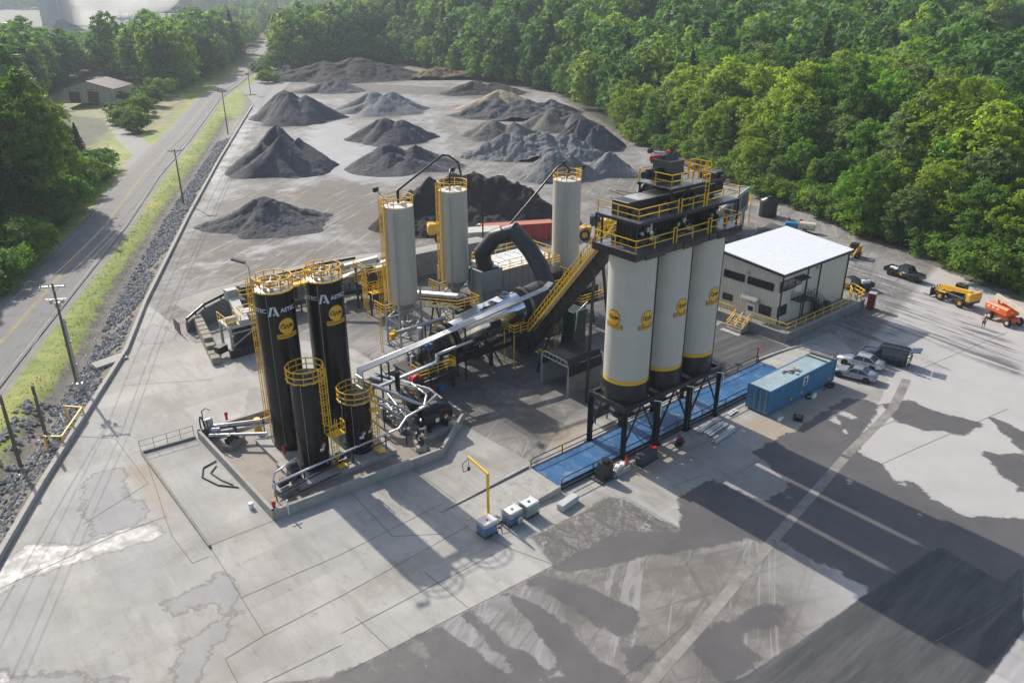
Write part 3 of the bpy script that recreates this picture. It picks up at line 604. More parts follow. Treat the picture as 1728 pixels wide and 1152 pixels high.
def treelabel(kind, ci, x, y, s, yd):
    hw = 'tall' if s > 1.05 else ('small' if s < .72 else 'medium')
    base = {'broad': words[ci]+' broadleaf tree', 'tall': ('bright' if ci == 0 else 'mid green')+' narrow upright tree', 'pine': ['dark', 'dull', 'olive'][ci % 3]+' pine tree', 'shrub': 'bright shrub'}[kind]
    k = min(range(len(lmw)), key=lambda i: np.hypot(*(lmw[i][0]-np.array([x, y])))); d_ = x-lmw[k][0][0]; 
    row = 'at the wood edge' if yd < 11 else ('in the second row' if yd < 20 else ('deeper in the wood' if yd < 45 else 'far back in the wood'))
    lab = f"{hw} {base} {row} {lmw[k][1]}"
    used_lab.setdefault(lab, []).append(x); return lab
plist = []
for n_i, i in enumerate(order[:NI]):
    x, y = cand[i]; yd = ysd[i]; left = x < -20-.22*y-14
    q = rg.random()
    if yd < 8 and not left: kind = 'broad' if q < .5 else ('tall' if q < .8 else 'shrub')
    else: kind = 'broad' if q < .82 else ('pine' if q < .91 else 'tall')
    if left: kind = 'broad' if q < .6 else ('pine' if q < .9 else 'tall')
    if not left and 300 < y and x < 60: kind = 'pine' if q < .4 else ('tall' if q < .65 else 'broad')
    s = rg.uniform(.95, 1.45)
    if not left and yd < 8: s *= rg.uniform(.42, .62)
    elif not left and yd < 16: s *= rg.uniform(.62, .85)
    elif left: s *= rg.uniform(.9, 1.15) if y < 158 else (rg.uniform(.38, .48) if y < 270 else rg.uniform(.7, .9))
    if kind == 'shrub': s *= 1.7
    ci = rg.randrange(len(cols[kind]))
    if kind == 'broad' and yd < 20 and not left and rg.random() < .38: ci = 2
    cb = cols[kind][ci]; f_ = rg.uniform(.68, 1.08); cb = tuple(min(1, v*f_) for v in cb)
    if left: cb = tuple(v*.75 for v in cb)
    plist.append((kind, x, y, s, cb, ci, yd, rg.uniform(.9, 1.1)))
labs = [treelabel(k, ci, x, y, s, yd) for k, x, y, s, cb, ci, yd, z_ in plist]
cnt = {}
groups = {}
for l in labs: groups[l] = groups.get(l, 0)+1
ordn = ['nearest', 'second nearest', 'third nearest', 'fourth nearest', 'fifth nearest', 'sixth nearest', 'seventh nearest', 'eighth nearest', 'ninth nearest', 'tenth nearest', 'eleventh nearest', 'twelfth nearest', 'thirteenth nearest']
for (kind, x, y, s, cb, ci, yd, sz_), l in zip(plist, labs):
    cnt[l] = cnt.get(l, 0)+1
    if groups[l] > 1: lab = ordn[min(cnt[l]-1, 12)]+' of the '+l.replace(' tree', ' trees', 1).replace('shrub', 'shrubs', 1)
    else: lab = l
    lab = ' '.join(lab.split()[:16])
    plant(kind, x, y, s, cb, lab, 'trees of the wood round the yard' if kind != 'shrub' else 'shrubs at the wood edge', sz_)
# far woods: one mass
fv = bpy.data.collections.new('far_tree_sources')
for kind, nl, ls, m in (('broad', 1500, 1.15, LEAFD), ('broad', 1500, 1.15, LEAFD), ('broad', 1400, 1.2, LEAFD), ('tall', 900, 1.0, LEAFD), ('pine', 1100, 1.05, LEAFP)):
    c, n_, t_ = crown_pts(kind, nl); me = leaves('far_crown', c, n_, ls, m, t_); o = bpy.data.objects.new('far_tree', me); fv.objects.link(o)
pts = [cand[order[NI:]]]
p2 = allowed(scatter(-1100, 1100, 520, 1050, 11), 3, 12); p3 = allowed(scatter(-1900, 2200, 1050, 2300, 19), 3, 14); p4 = allowed(scatter(-3200, 3600, 2300, 4300, 34), 3, 14)
sc_ = [rng.uniform(.8, 1.75, len(pts[0]))]+[rng.uniform(.9, 1.35, len(p2)), rng.uniform(1.3, 2.0, len(p3)), rng.uniform(2.2, 3.2, len(p4))]
AP = np.concatenate([pts[0], p2, p3, p4]); AS = np.concatenate(sc_); yd0 = -sdf(pts[0][:, 0], pts[0][:, 1], YARD); AS[:len(yd0)] *= np.where(yd0 < 9, .65, 1)
lowm = (AP[:, 0] < -150) & (AP[:, 1] > 560) & (AP[:, 1] < 800); AS = np.where(lowm, AS*.72, AS); AS = np.where((AP[:, 0] < -90-.2*AP[:, 1]) & (AP[:, 1] > 380) & (AP[:, 1] < 800), np.minimum(AS, 1.0)*.85, AS)
# meadow gap patches in the far valley
fieldc = np.array([(260, 560), (420, 700), (-60, 1500), (600, 900)]); fr_ = [40, 70, 130, 60]
keep = np.ones(len(AP), bool); keep[:len(pts[0])] = rng.random(len(pts[0])) < .8
for c_, r_ in zip(fieldc, fr_): keep &= np.hypot(AP[:, 0]-c_[0], (AP[:, 1]-c_[1])) > r_
AP = AP[keep]; AS = AS[keep]; AZ = ground_zs(AP)
me = bpy.data.meshes.new('far_forest'); me.vertices.add(len(AP)); me.vertices.foreach_set('co', np.column_stack([AP, AZ-.3]).astype(np.float32).ravel())
for k, a in (('sz', AS), ('rt', rng.uniform(0, 6.28, len(AP)))): x_ = me.attributes.new(k, 'FLOAT', 'POINT'); x_.data.foreach_set('value', a.astype(np.float32))
ix = me.attributes.new('ix', 'INT', 'POINT'); ix.data.foreach_set('value', rng.choice(5, len(AP), p=[.29, .27, .24, .09, .11]).astype(np.int32))
ff = bpy.data.objects.new('far_forest', me); C.objects.link(ff); tag(ff, 'distant mixed green woodland covering the valley and hills', 'forest', kind='stuff')
def gn_instances(obj, coll):
    ng = bpy.data.node_groups.new('wood', 'GeometryNodeTree'); ng.interface.new_socket('Geometry', in_out='INPUT', socket_type='NodeSocketGeometry'); ng.interface.new_socket('Geometry', in_out='OUTPUT', socket_type='NodeSocketGeometry')
    n = ng.nodes; l = ng.links.new; gi = n.new('NodeGroupInput'); go = n.new('NodeGroupOutput'); ip = n.new('GeometryNodeInstanceOnPoints'); ci_ = n.new('GeometryNodeCollectionInfo')
    ci_.inputs[0].default_value = coll; ci_.inputs['Separate Children'].default_value = True; ip.inputs['Pick Instance'].default_value = True
    def na(nm, ty):
        a = n.new('GeometryNodeInputNamedAttribute'); a.data_type = ty; a.inputs[0].default_value = nm; return a.outputs[0]
    cx = n.new('ShaderNodeCombineXYZ'); l(na('rt', 'FLOAT'), cx.inputs[2]); l(na('ix', 'INT'), ip.inputs['Instance Index']); l(na('sz', 'FLOAT'), ip.inputs['Scale']); l(cx.outputs[0], ip.inputs['Rotation'])
    l(gi.outputs[0], ip.inputs[0]); l(ci_.outputs[0], ip.inputs['Instance']); l(ip.outputs[0], go.inputs[0])
    md = obj.modifiers.new('scatter', 'NODES'); md.node_group = ng
gn_instances(ff, fv)
# undergrowth along the right wood edge
ep = [(29,226),(39,200),(48,161),(53,151),(58,131),(62,119.7),(66,106),(70,92),(76,78)]; L0 = 0; nn_ = 0; ew = ['beside the grey gravel mounds', 'near the red trailer wreck', 'beyond the old conveyor frames', 'beside the old conveyor frames', 'behind the bin building', 'near the black water tank', 'above the pickup truck', 'behind the telehandler', 'behind the boom lift']
for k_, (a, b) in enumerate(zip(ep[:-1], ep[1:])):
    n__ = int(math.hypot(b[0]-a[0], b[1]-a[1])/3.4)
    for i in range(n__):
        q = (i+.5)/n__; x = a[0]+(b[0]-a[0])*q+rg.uniform(1.8, 4.2); y = a[1]+(b[1]-a[1])*q+rg.uniform(-1, 1); ci = rg.randrange(3); nn_ += 1
        plant('shrub', x, y, rg.uniform(.8, 1.7), [cols['shrub'][0], cols['shrub'][1], (.10, .19, .03)][ci], f"{['first','second','third','fourth','fifth','sixth','seventh','eighth','ninth','tenth','eleventh','twelfth'][i]} from far end of the bushes {ew[k_]}, {['yellow-green', 'light green', 'mid green'][ci]}", 'bushes along the right wood edge')
lp = [G(2, 498), G(60, 432), G(95, 388), G(130, 345), G(162, 312), G(190, 282)]; nn_ = 0
lw = ['opposite the pole', 'by the lower road', 'by the road shadows', 'near the turn-off', 'at the turn-off']
for k_, (a, b) in enumerate(zip(lp[:-1], lp[1:])):
    n__ = max(1, int((b-a).length/4.2))
    for i in range(n__):
        p = a.lerp(b, (i+.5)/n__); ci = rg.randrange(3); p.x -= rg.uniform(1, 3)
        plant('shrub', p.x, p.y, rg.uniform(1.2, 2.0), [(.10, .20, .03), (.07, .15, .03), (.13, .24, .03)][ci], f"{['first','second','third','fourth','fifth','sixth','seventh','eighth','ninth','tenth','eleventh','twelfth'][i]} nearest {['mid green', 'dark green', 'light green'][ci]} bush of the left wood edge {lw[k_]}", 'bushes along the left wood edge')
# hedge of bushes along the road and shrubs near the entrance, each placed where it stands
hedge = [((228,222), 1.0, 0, 'round dark shrub at the near end of the roadside hedge'), ((213,208), 1.1, 1, 'light shrub behind the hedge end by the gravel turn-off'), ((205,196), .9, 0, 'low shrub at the back of the hedge facing the barn'), ((240,196), 1.15, 1, 'bushy green shrub in the hedge just past the gravel turn-off'),
 ((256,180), 1.15, 0, 'wide shrub in the middle of the roadside hedge'), ((236,182), .95, 1, 'pale shrub in the hedge on its barn side'), ((270,166), 1.3, 1, 'tall light shrub in the hedge beside the yellow verge'), ((290,157), 1.2, 0, 'full shrub in the hedge below the bronze trees'), ((303,148), 1.2, 1, 'light green shrub where the hedge meets the bronze trees'), ((265,152), 1.5, 0, 'upright dark green shrub standing above the hedge'),
 ((445,130), 1.3, 0, 'shrub beside the roadside on the yard entrance corner'), ((458,118), 1.4, 1, 'bright shrub between road and rubble heap'), ((470,108), 1.5, 0, 'large shrub between road and rubble heap'), ((452,140), 1.1, 1, 'low bright shrub closest to the yard entrance'), ((160,158), 1.1, 0, 'creeper-like shrub against the barn doors'), ((210,170), 1.0, 0, 'dark shrub at the barn side wall'), ((222,162), 1.0, 1, 'shrub a little behind the barn side wall')]
for (p, s, ci, lab) in hedge:
    g_ = G(*p); plant('shrub', g_.x, g_.y, s*(1.0 if 'barn' in lab and 'facing' not in lab else 1.6), cols['shrub'][ci] if ci else (.085, .15, .028), lab, 'shrubs along the road')
for p, s, lab in (((345,132), .75, 'bronze-topped spreading tree nearest the road beyond the hedge'), ((320,140), .68, 'low bronze-tinted tree at the hedge end'), ((365,120), .72, 'rusty green spreading tree close to the roadside truck'), ((105,140), .6, 'bronze-tinted tree behind the barn on its left'), ((160,128), .62, 'bronze-tinted tree standing right behind the barn roof')):
    g_ = G(*p); plant('broad', g_.x, g_.y, s, (.17, .15, .06), lab, 'bronze-tinted trees', .62)
# ================================================================ PLANT FRAME (s along the truck scale, t across it)
PO = Vector((10.06, 63.2, 0)); OFF = {}
def PW(s, t, z=0.0): v = PO+E1*s+E2*t; return Vector((v.x, v.y, z))
def pthing(name, label, cat, s=0, t=0, z=0, group=None):
    r = thing(name, label, cat, PW(s, t, z), D, group); OFF[r.name] = Vector((s, t, z)); return r
def pb(mb, name, m, parent, lab=None):
    o = OFF[root_of(parent).name]; mb.v = [tuple(Vector(v)-o) for v in mb.v]; ob = mb.build(name, m, parent)
    if lab: ob['label'] = lab
    return ob
def one(name, label, cat, mb, m, s, t, z=0, group=None):   # a thing that is one mesh, built in plant coordinates
    me = mb.build(name, m); me.data.transform(Matrix.Translation((-s, -t, -z))); me.location = PW(s, t, z); me.rotation_euler = (0, 0, D); return tag(me, label, cat, group)
# ---- lettering
_tc = {}
def textflat(txt, size, bold=0.0, wide=1.0):
    k = (txt, size, bold, wide)
    if k in _tc: return _tc[k]
    cu = bpy.data.curves.new('t', 'FONT'); cu.body = txt; cu.size = size; cu.align_x = 'CENTER'; cu.align_y = 'CENTER'; cu.offset = bold; cu.resolution_u = 3
    ob = bpy.data.objects.new('t', cu); C.objects.link(ob); dg = bpy.context.evaluated_depsgraph_get(); dg.update()
    me = bpy.data.meshes.new_from_object(ob.evaluated_get(dg)); v = [(p.co.x*wide, p.co.y) for p in me.vertices]; f = [tuple(p.vertices) for p in me.polygons]
    bpy.data.objects.remove(ob); bpy.data.curves.remove(cu); bpy.data.meshes.remove(me); _tc[k] = (v, f); return v, f
def wrap(mb, v, f, c, r, a0, z, u0=0, v0=0):
    return mb.add([(c[0]+r*math.cos(a0+(x+u0)/r), c[1]+r*math.sin(a0+(x+u0)/r), z+y+v0) for x, y in v], f)
def disc2(r, n=28, rings=4): 
    v = [(0, 0)]; f = []
    for k in range(1, rings+1): v += [(r*k/rings*math.cos(2*PI*i/n), r*k/rings*math.sin(2*PI*i/n)) for i in range(n)]
    f += [(0, 1+i, 1+(i+1) % n) for i in range(n)]
    for k in range(1, rings): a = 1+(k-1)*n; b = 1+k*n; f += [(a+i, b+i, b+(i+1) % n, a+(i+1) % n) for i in range(n)]
    return v, f
def rect2(w_, h, n=10, y0=0): return [(-w_/2+w_*i/n, y0+j*h-h/2) for j in (0, 1) for i in range(n+1)], [(i, i+1, i+n+2, i+n+1) for i in range(n)]
def logo(parent, c, r, a, z, k=1.0, black=True):
    deg = R(a)
    m0 = MB()
    if black:
        wrap(m0, *disc2(.80*k), c, r+.008, deg, z, 0, .28*k); wrap(m0, *rect2(2.12*k, .52*k), c, r+.008, deg, z, 0, -.62*k)
        root = pb(m0, 'logo_outline', M['ink'], parent)
    m1 = MB(); wrap(m1, *disc2(.74*k), c, r+.016, deg, z, 0, .28*k); lg = pb(m1, 'logo', M['logo'], root if black else parent)
    m1 = MB(); wrap(m1, *rect2(2.0*k, .42*k), c, r+.022, deg, z, 0, -.62*k); pb(m1, 'logo_banner', M['logo'], root if black else lg)
    m2 = MB()
    for ch, u, v_, s_ in (('C', -.42, .30, .62), ('W', -.03, .20, .62), ('M', .43, .26, .50)):
        wrap(m2, *textflat(ch, s_*k, .012), c, r+.03, deg, z, u*k, v_*k)
    wrap(m2, *textflat('CONTRACTING CO', .27*k, .006, .86), c, r+.034, deg, z, 0, -.62*k)
    pb(m2, 'logo_lettering', M['ink'], root if black else lg)
# ================================================================ PRODUCT SILOS
def product_silo(i):
    s0 = 4.5*i; pos = ['nearest the camera, at the open scale end', 'middle of the three over the blue scale', 'farthest of three, closest to the office'][i]
    T = pthing('storage_silo', 'tall grey storage silo with black base, '+pos, 'silo', s0, 0, 0, 'grey storage silos over the truck scale')
    c = (s0, 0); r = 2.0
    m = MB(); m.lathe((s0, 0, 0), [(r, 7.35), (r, 19.0)], 56, cap=False); m.lathe((s0, 0, 0), [(r, 19.0), (.3, 19.06)], 56); sh = pb(m, 'shell', M['silo'], T)
    m = MB(); m.lathe((s0, 0, 0), [(r+.012, 7.0), (r+.012, 7.35)], 56, cap=False); pb(m, 'yellow_band', M['logo'], T)
    m = MB(); m.lathe((s0, 0, 0), [(r, 4.9), (r, 7.0)], 56, cap=False)
    for k in range(4): a = PI/4+k*PI/2; m.box((s0+1.9*math.cos(a), 1.9*math.sin(a), 5.2), (.35, .35, .7), a)
    pb(m, 'base_skirt', M['black'], T)
    m = MB(); m.lathe((s0, 0, 0), [(.5, 3.25), (r-.05, 4.9)], 32); m.cyl((s0, 0, 2.95), (s0, 0, 3.25), .55, 20); m.box((s0, 0, 3.15), (1.6, 1.1, .35)); m.cyl((s0-.9, .5, 3.3), (s0+.2, .5, 3.3), .12, 8); pb(m, 'discharge_cone', M['black'], T)
    for x in (-2.08, 2.08):
        for y in (-2.08, 2.08):
            m = MB(); m.beam((s0+x, y, 0), (s0+x, y, 4.92), .42, .16); m.beam((s0+x-.14, y, 0), (s0+x-.14, y, 4.92), .05, .42); m.beam((s0+x+.14, y, 0), (s0+x+.14, y, 4.92), .05, .42)
            m.box((s0+x, y, .04), (.7, .7, .08)); pb(m, 'leg', M['black'], T)
    m = MB()
    for y in (-2.08, 2.08):
        m.beam((s0-2.3, y, 5.15), (s0+2.25, y, 5.15), .3, .42); m.beam((s0-2.08, y, 4.35), (s0+2.08, y, 4.35), .12, .14)
        m.beam((s0-2, y, 1.4), (s0-.1, y, 4.9), .13, .13); m.beam((s0+2, y, 1.4), (s0+.1, y, 4.9), .13, .13)
    for x in (-2.08, 2.08): m.beam((s0+x, -2.08, 5.15), (s0+x, 2.08, 5.15), .3, .42)
    m.beam((s0-2.08, -2, 4.3), (s0-2.08, 2, 4.3), .12, .14)
    pb(m, 'ring_frame', M['black'], T)
    m = MB(); m.tube([(s0+1.5, -2.2, 4.9), (s0+2.35, -2.36, 4.6), (s0+2.35, -2.36, 3.0)], .055, 8); pb(m, 'air_pipe', M['white'], T)
    if i < 3:
        m = MB(); m.beam((s0+1.75, -1.2, 5.4), (s0+1.75, -1.2, 19), .14, .1); pb(m, 'conduit', M['black'], T)
    logo(T, c, r, 270, 12.9, .85)
    if i == 0: logo(T, c, r, 181, 12.9, .85)
    return T
for i in range(3): product_silo(i)
# platforms and machinery over the silos
T = pthing('silo_top_platform', 'black platform with yellow railings capping the three grey silos', 'platform', 4.5, 0, 0)
m = MB(); m.span(-2.35, 11.35, -2.3, 2.3, 19.12, 19.2); pb(m, 'deck', mat('chequer_plate', (.30, .30, .31), .38, .6, var=.3, scale=2, dirt=(.08, .08, .08, .8)), T)
m = MB()
for a in range(3):
    x0 = [-2.45, 2.35, 6.85][a]; x1 = [2.25, 6.75, 11.45][a]
    m.beam((x0, -2.36, 18.92), (x1, -2.36, 18.92), .1, .6); m.beam((x0, 2.36, 18.92), (x1, 2.36, 18.92), .1, .6)
    m.beam(((x0+x1)/2-1.2, -2.44, 18.8), ((x0+x1)/2+1.2, -2.44, 18.8), .06, .5)
m.beam((-2.4, -2.4, 18.92), (-2.4, 2.4, 18.92), .1, .6); m.beam((11.4, -2.4, 18.92), (11.4, 2.4, 18.92), .1, .6); pb(m, 'fascia_beam', M['black'], T)
m = MB(); m.rail([(-2.3, 2.25, 19.2), (-2.3, -2.25, 19.2), (2.2, -2.25, 19.2)], post=2.2); m.rail([(2.6, -2.25, 19.2), (6.7, -2.25, 19.2)], post=2.2); m.rail([(7.1, -2.25, 19.2), (11.3, -2.25, 19.2), (11.3, 2.25, 19.2), (-2.3, 2.25, 19.2)], post=2.2)
for x in (2.4, 6.9):
    for d in (-.2, .2): m.beam((x+d, -2.25, 19.2), (x+d, -2.25, 20.55), .07)
    m.beam((x-.2, -2.25, 20.55), (x+.2, -2.25, 20.55), .07)
pb(m, 'railing', M['yellow'], T)
rr = random.Random(3)
def clutter(m, x0, x1, y0, y1, z, n, hmax=.6):
    for _ in range(n):
        x = rr.uniform(x0, x1); y = rr.uniform(y0, y1); h = rr.uniform(.15, hmax); q = rr.random()
        if q < .5: m.box((x, y, z+h/2), (rr.uniform(.15, .6), rr.uniform(.15, .5), h), rr.choice((0, .4)))
        elif q < .8: m.cyl((x, y, z), (x, y, z+h), rr.uniform(.06, .2), 10)
        else: m.cyl((x-.3, y, z+h*.6), (x+.3, y, z+h*.6), .12, 10)
for i in range(3):
    s0 = 4.5*i; T = pthing('silo_batcher', ['square black batcher box at the open corner of the platform over the nearest silo', 'dark batcher box with valves over the middle silo', 'dark batcher box near the red extinguisher over the farthest silo'][i], 'batcher', s0, .2, 19.2, 'batchers on the silo tops')
    m = MB(); m.box((s0, .2, 20.15), (2.0, 2.0, 1.75), bev=.05)
    for k in range(5): m.box((s0-.8+.4*k, -.84, 20.1), (.05, .06, 1.6))
    for k in range(5): m.box((s0-1.04, -.6+.4*k, 20.1), (.06, .05, 1.6))
    pb(m, 'housing', M['black'], T)
    m = MB(); m.lathe((s0, .2, 0), [(.95, 19.22), (.6, 19.35)], 20); clutter(m, s0-.9, s0+.9, -1.25, -.98, 19.2, 7, .9); clutter(m, s0-1.5, s0-1.15, -.8, 1, 19.2, 4, .8); pb(m, 'valve_gear', M['dkgray'], T)
    m = MB(); m.cyl((s0-.4, -1.0, 20.3), (s0-.4, -1.2, 20.3), .16, 12); m.box((s0+.3, -1.02, 20.5), (.3, .3, .4)); m.cyl((s0+.75, -1.0, 19.9), (s0+.75, -1.2, 19.9), .12, 12); pb(m, 'actuator', M['galv'], T)
    m = MB(); m.box((s0+.35, .2, 21.12), (2.3, 2.1, .18)); pb(m, 'cover', M['dust'], T)
T = pthing('transfer_platform', 'middle-level platform with yellow railings and transfer conveyor above the silos', 'platform', 4.5, .5, 0)
m = MB(); m.span(-1.9, 11.1, -2.0, 2.6, 21.5, 21.58); pb(m, 'deck', bpy.data.materials['chequer_plate'], T)
m = MB()
for y in (-2.05, 2.65): m.beam((-1.95, y, 21.45), (11.15, y, 21.45), .1, .2)
for x in (-1.95, 11.15): m.beam((x, -2.05, 21.45), (x, 2.65, 21.45), .1, .2)
for x in (-1.9, 2.3, 6.8, 11.1):
    for y in (2.6,) if x not in (-1.9, 11.1) else (2.6, 1.9): m.beam((x, y, 19.2), (x, y, 21.4), .12)
m.beam((-1.9, -1.9, 19.2), (-1.9, -1.9, 21.4), .1); m.beam((11.1, -1.95, 19.2), (11.1, -1.95, 21.4), .12); pb(m, 'support_frame', M['black'], T)
m = MB(); m.rail([(-1.85, 2.5, 21.58), (-1.85, -1.95, 21.58), (2.9, -1.95, 21.58)], post=1.9); m.rail([(3.3, -1.95, 21.58), (6.2, -1.95, 21.58)], post=1.9); m.rail([(6.5, -1.95, 21.58), (11.05, -1.95, 21.58), (11.05, 2.5, 21.58)], post=1.9)
for x in (3.1, 6.35): 
    for d in (-.2, .2): m.beam((x+d, -1.95, 21.3), (x+d, -1.95, 22.8), .07)
pb(m, 'railing', M['yellow'], T)
T = pthing('transfer_conveyor', 'enclosed black drag conveyor with pale cover running over all silos', 'conveyor', 5, .5, 21.6)
m = MB(); m.span(-1.1, 10.6, -.3, 1.35, 21.9, 22.75); pb(m, 'trough', M['black'], T)
m = MB(); m.span(2.2, 9.6, -.35, 1.4, 22.77, 22.84); m.span(-.2, 1.9, -.35, 1.4, 22.77, 22.84); pb(m, 'cover', mat('bright_cover_sheet', (.55, .54, .52), .4, .5, var=.2, dirt=(.3, .29, .27, .7)), T)
m = MB(); m.box((-.6, .5, 22.2), (1.6, 1.9, 1.25), bev=.05); pb(m, 'end_box', M['black'], T); m = MB(); m.box((10.2, .5, 22.8), (1.2, 1.9, 1.9), bev=.1); pb(m, 'end_box', M['black'], T)
m = MB(); m.cyl((10.2, -.8, 23.2), (10.2, -.3, 23.2), .34, 16); clutter(m, -1.3, 0.4, -1.2, -.5, 21.6, 9, .8); clutter(m, 2, 9, -1.0, -.4, 21.6, 20, .9); pb(m, 'drive', M['dkgray'], T)
m = MB(); m.cyl((7.2, -.2, 23.0), (6.4, -.2, 23.0), .14, 10); m.box((5.9, .3, 22.98), (.5, .6, .25)); m.cyl((6.7, .4, 22.97), (7.9, .4, 22.97), .1, 10); pb(m, 'yellow_gear', M['yellow'], T)
T = pthing('head_platform', 'topmost small platform with yellow railing and cage ladder above the silos', 'platform', 4.2, .2, 0)
m = MB(); m.span(2.3, 7.2, -1.6, 2.0, 23.55, 23.62); pb(m, 'deck', bpy.data.materials['chequer_plate'], T)
m = MB()
for y in (-1.62, 2.02): m.beam((2.25, y, 23.45), (8.6, y, 23.45), .1, .22)
for x in (2.4, 4.6, 7.1):
    for y in (-1.5, 1.9): m.beam((x, y, 21.6), (x, y, 23.4), .13)
m.beam((2.4, -1.5, 21.7), (4.6, -1.5, 23.4), .1); pb(m, 'support_frame', M['black'], T)
m = MB(); m.rail([(2.3, 1.9, 23.62), (2.3, -1.55, 23.62), (4.9, -1.55, 23.62)], post=1.6); m.rail([(2.3, 1.95, 23.62), (7.2, 1.95, 23.62)], post=1.8); m.rail([(6.2, -1.55, 23.62), (7.2, -1.55, 23.62), (7.2, 1.95, 23.62)], post=1.2)
m.ladder((6.7, -1.75, 21.6), 2.8, (0, -1, 0), None); m.rail([(7.3, -1.5, 23.62), (7.3, .2, 23.62), (6.6, .2, 23.62)], h=1.5, post=.6, mid=2); pb(m, 'railing', M['yellow'], T)
# ---- inclined drag conveyor
T = pthing('inclined_drag_conveyor', 'steep black drag conveyor rising from the drum to the silo tops with yellow stairs', 'conveyor', 5.8, 19.5, 0)
A = Vector((6.2, 20.6, .9)); Bv = Vector((4.3, .9, 23.8)); dd = (Bv-A).normalized(); sx = Vector((dd.y, -dd.x, 0)).normalized(); up_ = sx.cross(dd).normalized()
if up_.z < 0: up_ = -up_
m = MB(); m.beam(A, Bv, 1.15, 1.45, up=up_); cs = pb(m, 'casing', M['dust'], T)
m = MB()
n_ = int((Bv-A).length/.62)
for i in range(n_): p = A.lerp(Bv, (i+.5)/n_)+up_*.76; m.beam(p-sx*.62, p+sx*.62, .1, .12, up=dd)
for k in (-1, 1):
    m.beam(A+sx*k*.62+up_*.74, Bv+sx*k*.62+up_*.74, .08, .14)
    for i in range(0, n_, 2): p = A.lerp(Bv, (i+.5)/n_)+sx*k*.6; m.beam(p-up_*.7, p+up_*.7, .07, .07)
pb(m, 'casing_rib', M['black'], T)
m = MB(); wk = [A.lerp(Bv, q)-sx*(-1.05 if sx.x < 0 else 1.05)+up_*.1 for q in (.13, .80)]
sgn = -1 if sx.x > 0 else 1
w0, w1 = [A.lerp(Bv, q)+sx*sgn*1.0+up_*.25 for q in (.12, .80)]
nst = 62
for i in range(nst): p = w0.lerp(w1, i/nst); m.box((p.x, p.y, p.z), (.62, .3, .04))
st_ = pb(m, 'stair_tread', M['grate'], T)
m = MB(); h_ = Vector((0, 0, 1))
for k in (-.33, .36):
    a, b = w0+sx*k, w1+sx*k
    m.beam(a+h_*1.35, b+h_*1.35, .08); m.beam(a+h_*.7, b+h_*.7, .07); m.beam(a, b, .05, .2)
    for i in range(25): p = a.lerp(b, i/24); m.beam(p, p+h_*1.35, .06)
pb(m, 'stair_railing', M['yellow'], T)
m = MB(); pf_ = Vector((w0.x, w0.y, 4.0)); x0 = w0.x
zf = w0.z
m.rail([(x0-2.3, w0.y+.2, zf), (x0-2.3, w0.y+1.9, zf), (x0+.5, w0.y+1.9, zf)], post=.8, mid=2); m.rail([(x0-2.3, w0.y+.2, zf), (x0-.4, w0.y+.2, zf)], post=.8, mid=2); m.beam((x0-2.3, w0.y+.2, 0), (x0-2.3, w0.y+.2, zf), .1); m.beam((x0-2.3, w0.y+1.9, 0), (x0-2.3, w0.y+1.9, zf), .1); pb(m, 'landing', M['yellow'], T)
m = MB()
for q, w_ in ((.33, 1.6), (.60, 2.0)):
    p = A.lerp(Bv, q)
    for k in (-1, 1): m.beam((p.x+k*.55, p.y, p.z-.6), (p.x+k*w_, p.y+(2.2 if q < .5 else -1), 0), .22)
    for z in (.25, .55): m.beam((p.x-k*.55-w_*(1-z)+.6, p.y+.6, p.z*z), (p.x+w_*(1-z), p.y+.6, p.z*z), .12)
pb(m, 'support_leg', M['black'], T)
m = MB(); m.box((A.x, A.y+.4, 1.2), (1.7, 2.2, 2.0), bev=.15); m.cyl((A.x-1.3, A.y+.6, 1.2), (A.x-.7, A.y+.6, 1.2), .35, 14); pb(m, 'boot', M['dust'], T)
m = MB(); hp = Bv
m.box((hp.x+.2, hp.y-.3, 24.3), (1.4, 1.6, 1.5), bev=.1); pb(m, 'head_box', M['black'], T)
m = MB(); m.plate([(hp.x-.7, hp.y-1.4, 24.45), (hp.x+.8, hp.y-1.4, 24.45), (hp.x+.8, hp.y-.4, 25.85), (hp.x-.7, hp.y-.4, 25.85)], .25); m.plate([(hp.x-.7, hp.y-.4, 25.85), (hp.x+.8, hp.y-.4, 25.85), (hp.x+.8, hp.y+1.1, 25.15), (hp.x-.7, hp.y+1.1, 25.15)], .25); m.box((hp.x, hp.y-.3, 24.95), (1.7, 1.9, .9)); pb(m, 'head_hood', M['dkgray'], T)
m = MB(); m.cyl((hp.x-2.4, hp.y-.2, 24.45), (hp.x-.7, hp.y-.2, 24.45), .42, 18); m.cyl((hp.x-2.9, hp.y-.2, 24.45), (hp.x-2.4, hp.y-.2, 24.45), .3, 16); m.box((hp.x-1.2, hp.y-.2, 24.15), (.9, .8, .6)); pb(m, 'head_motor', M['black'], T)
m = MB(); m.cyl((hp.x-.4, hp.y+1.2, 25.25), (hp.x+.7, hp.y+1.2, 25.25), .26, 14); pb(m, 'red_motor', M['red'], T)
# ---- fire extinguisher and white canister on platform
m = MB(); m.lathe((9.6, -1.9, 19.2), [(.17, .1), (.17, .75), (.08, .9), (.05, 1.0)], 12); one('fire_extinguisher', 'red fire extinguisher standing at the railing over the farthest silo', 'extinguisher', m, M['red'], 9.6, -1.9, 19.2)
m = MB(); m.lathe((8.9, -1.85, 19.2), [(.2, 0), (.2, .8), (.1, .9)], 12); m.box((8.6, -1.85, 19.6), (.25, .2, .7)); one('gas_canister', 'white canister beside the red extinguisher on the silo platform', 'canister', m, M['white'], 8.9, -1.85, 19.2)
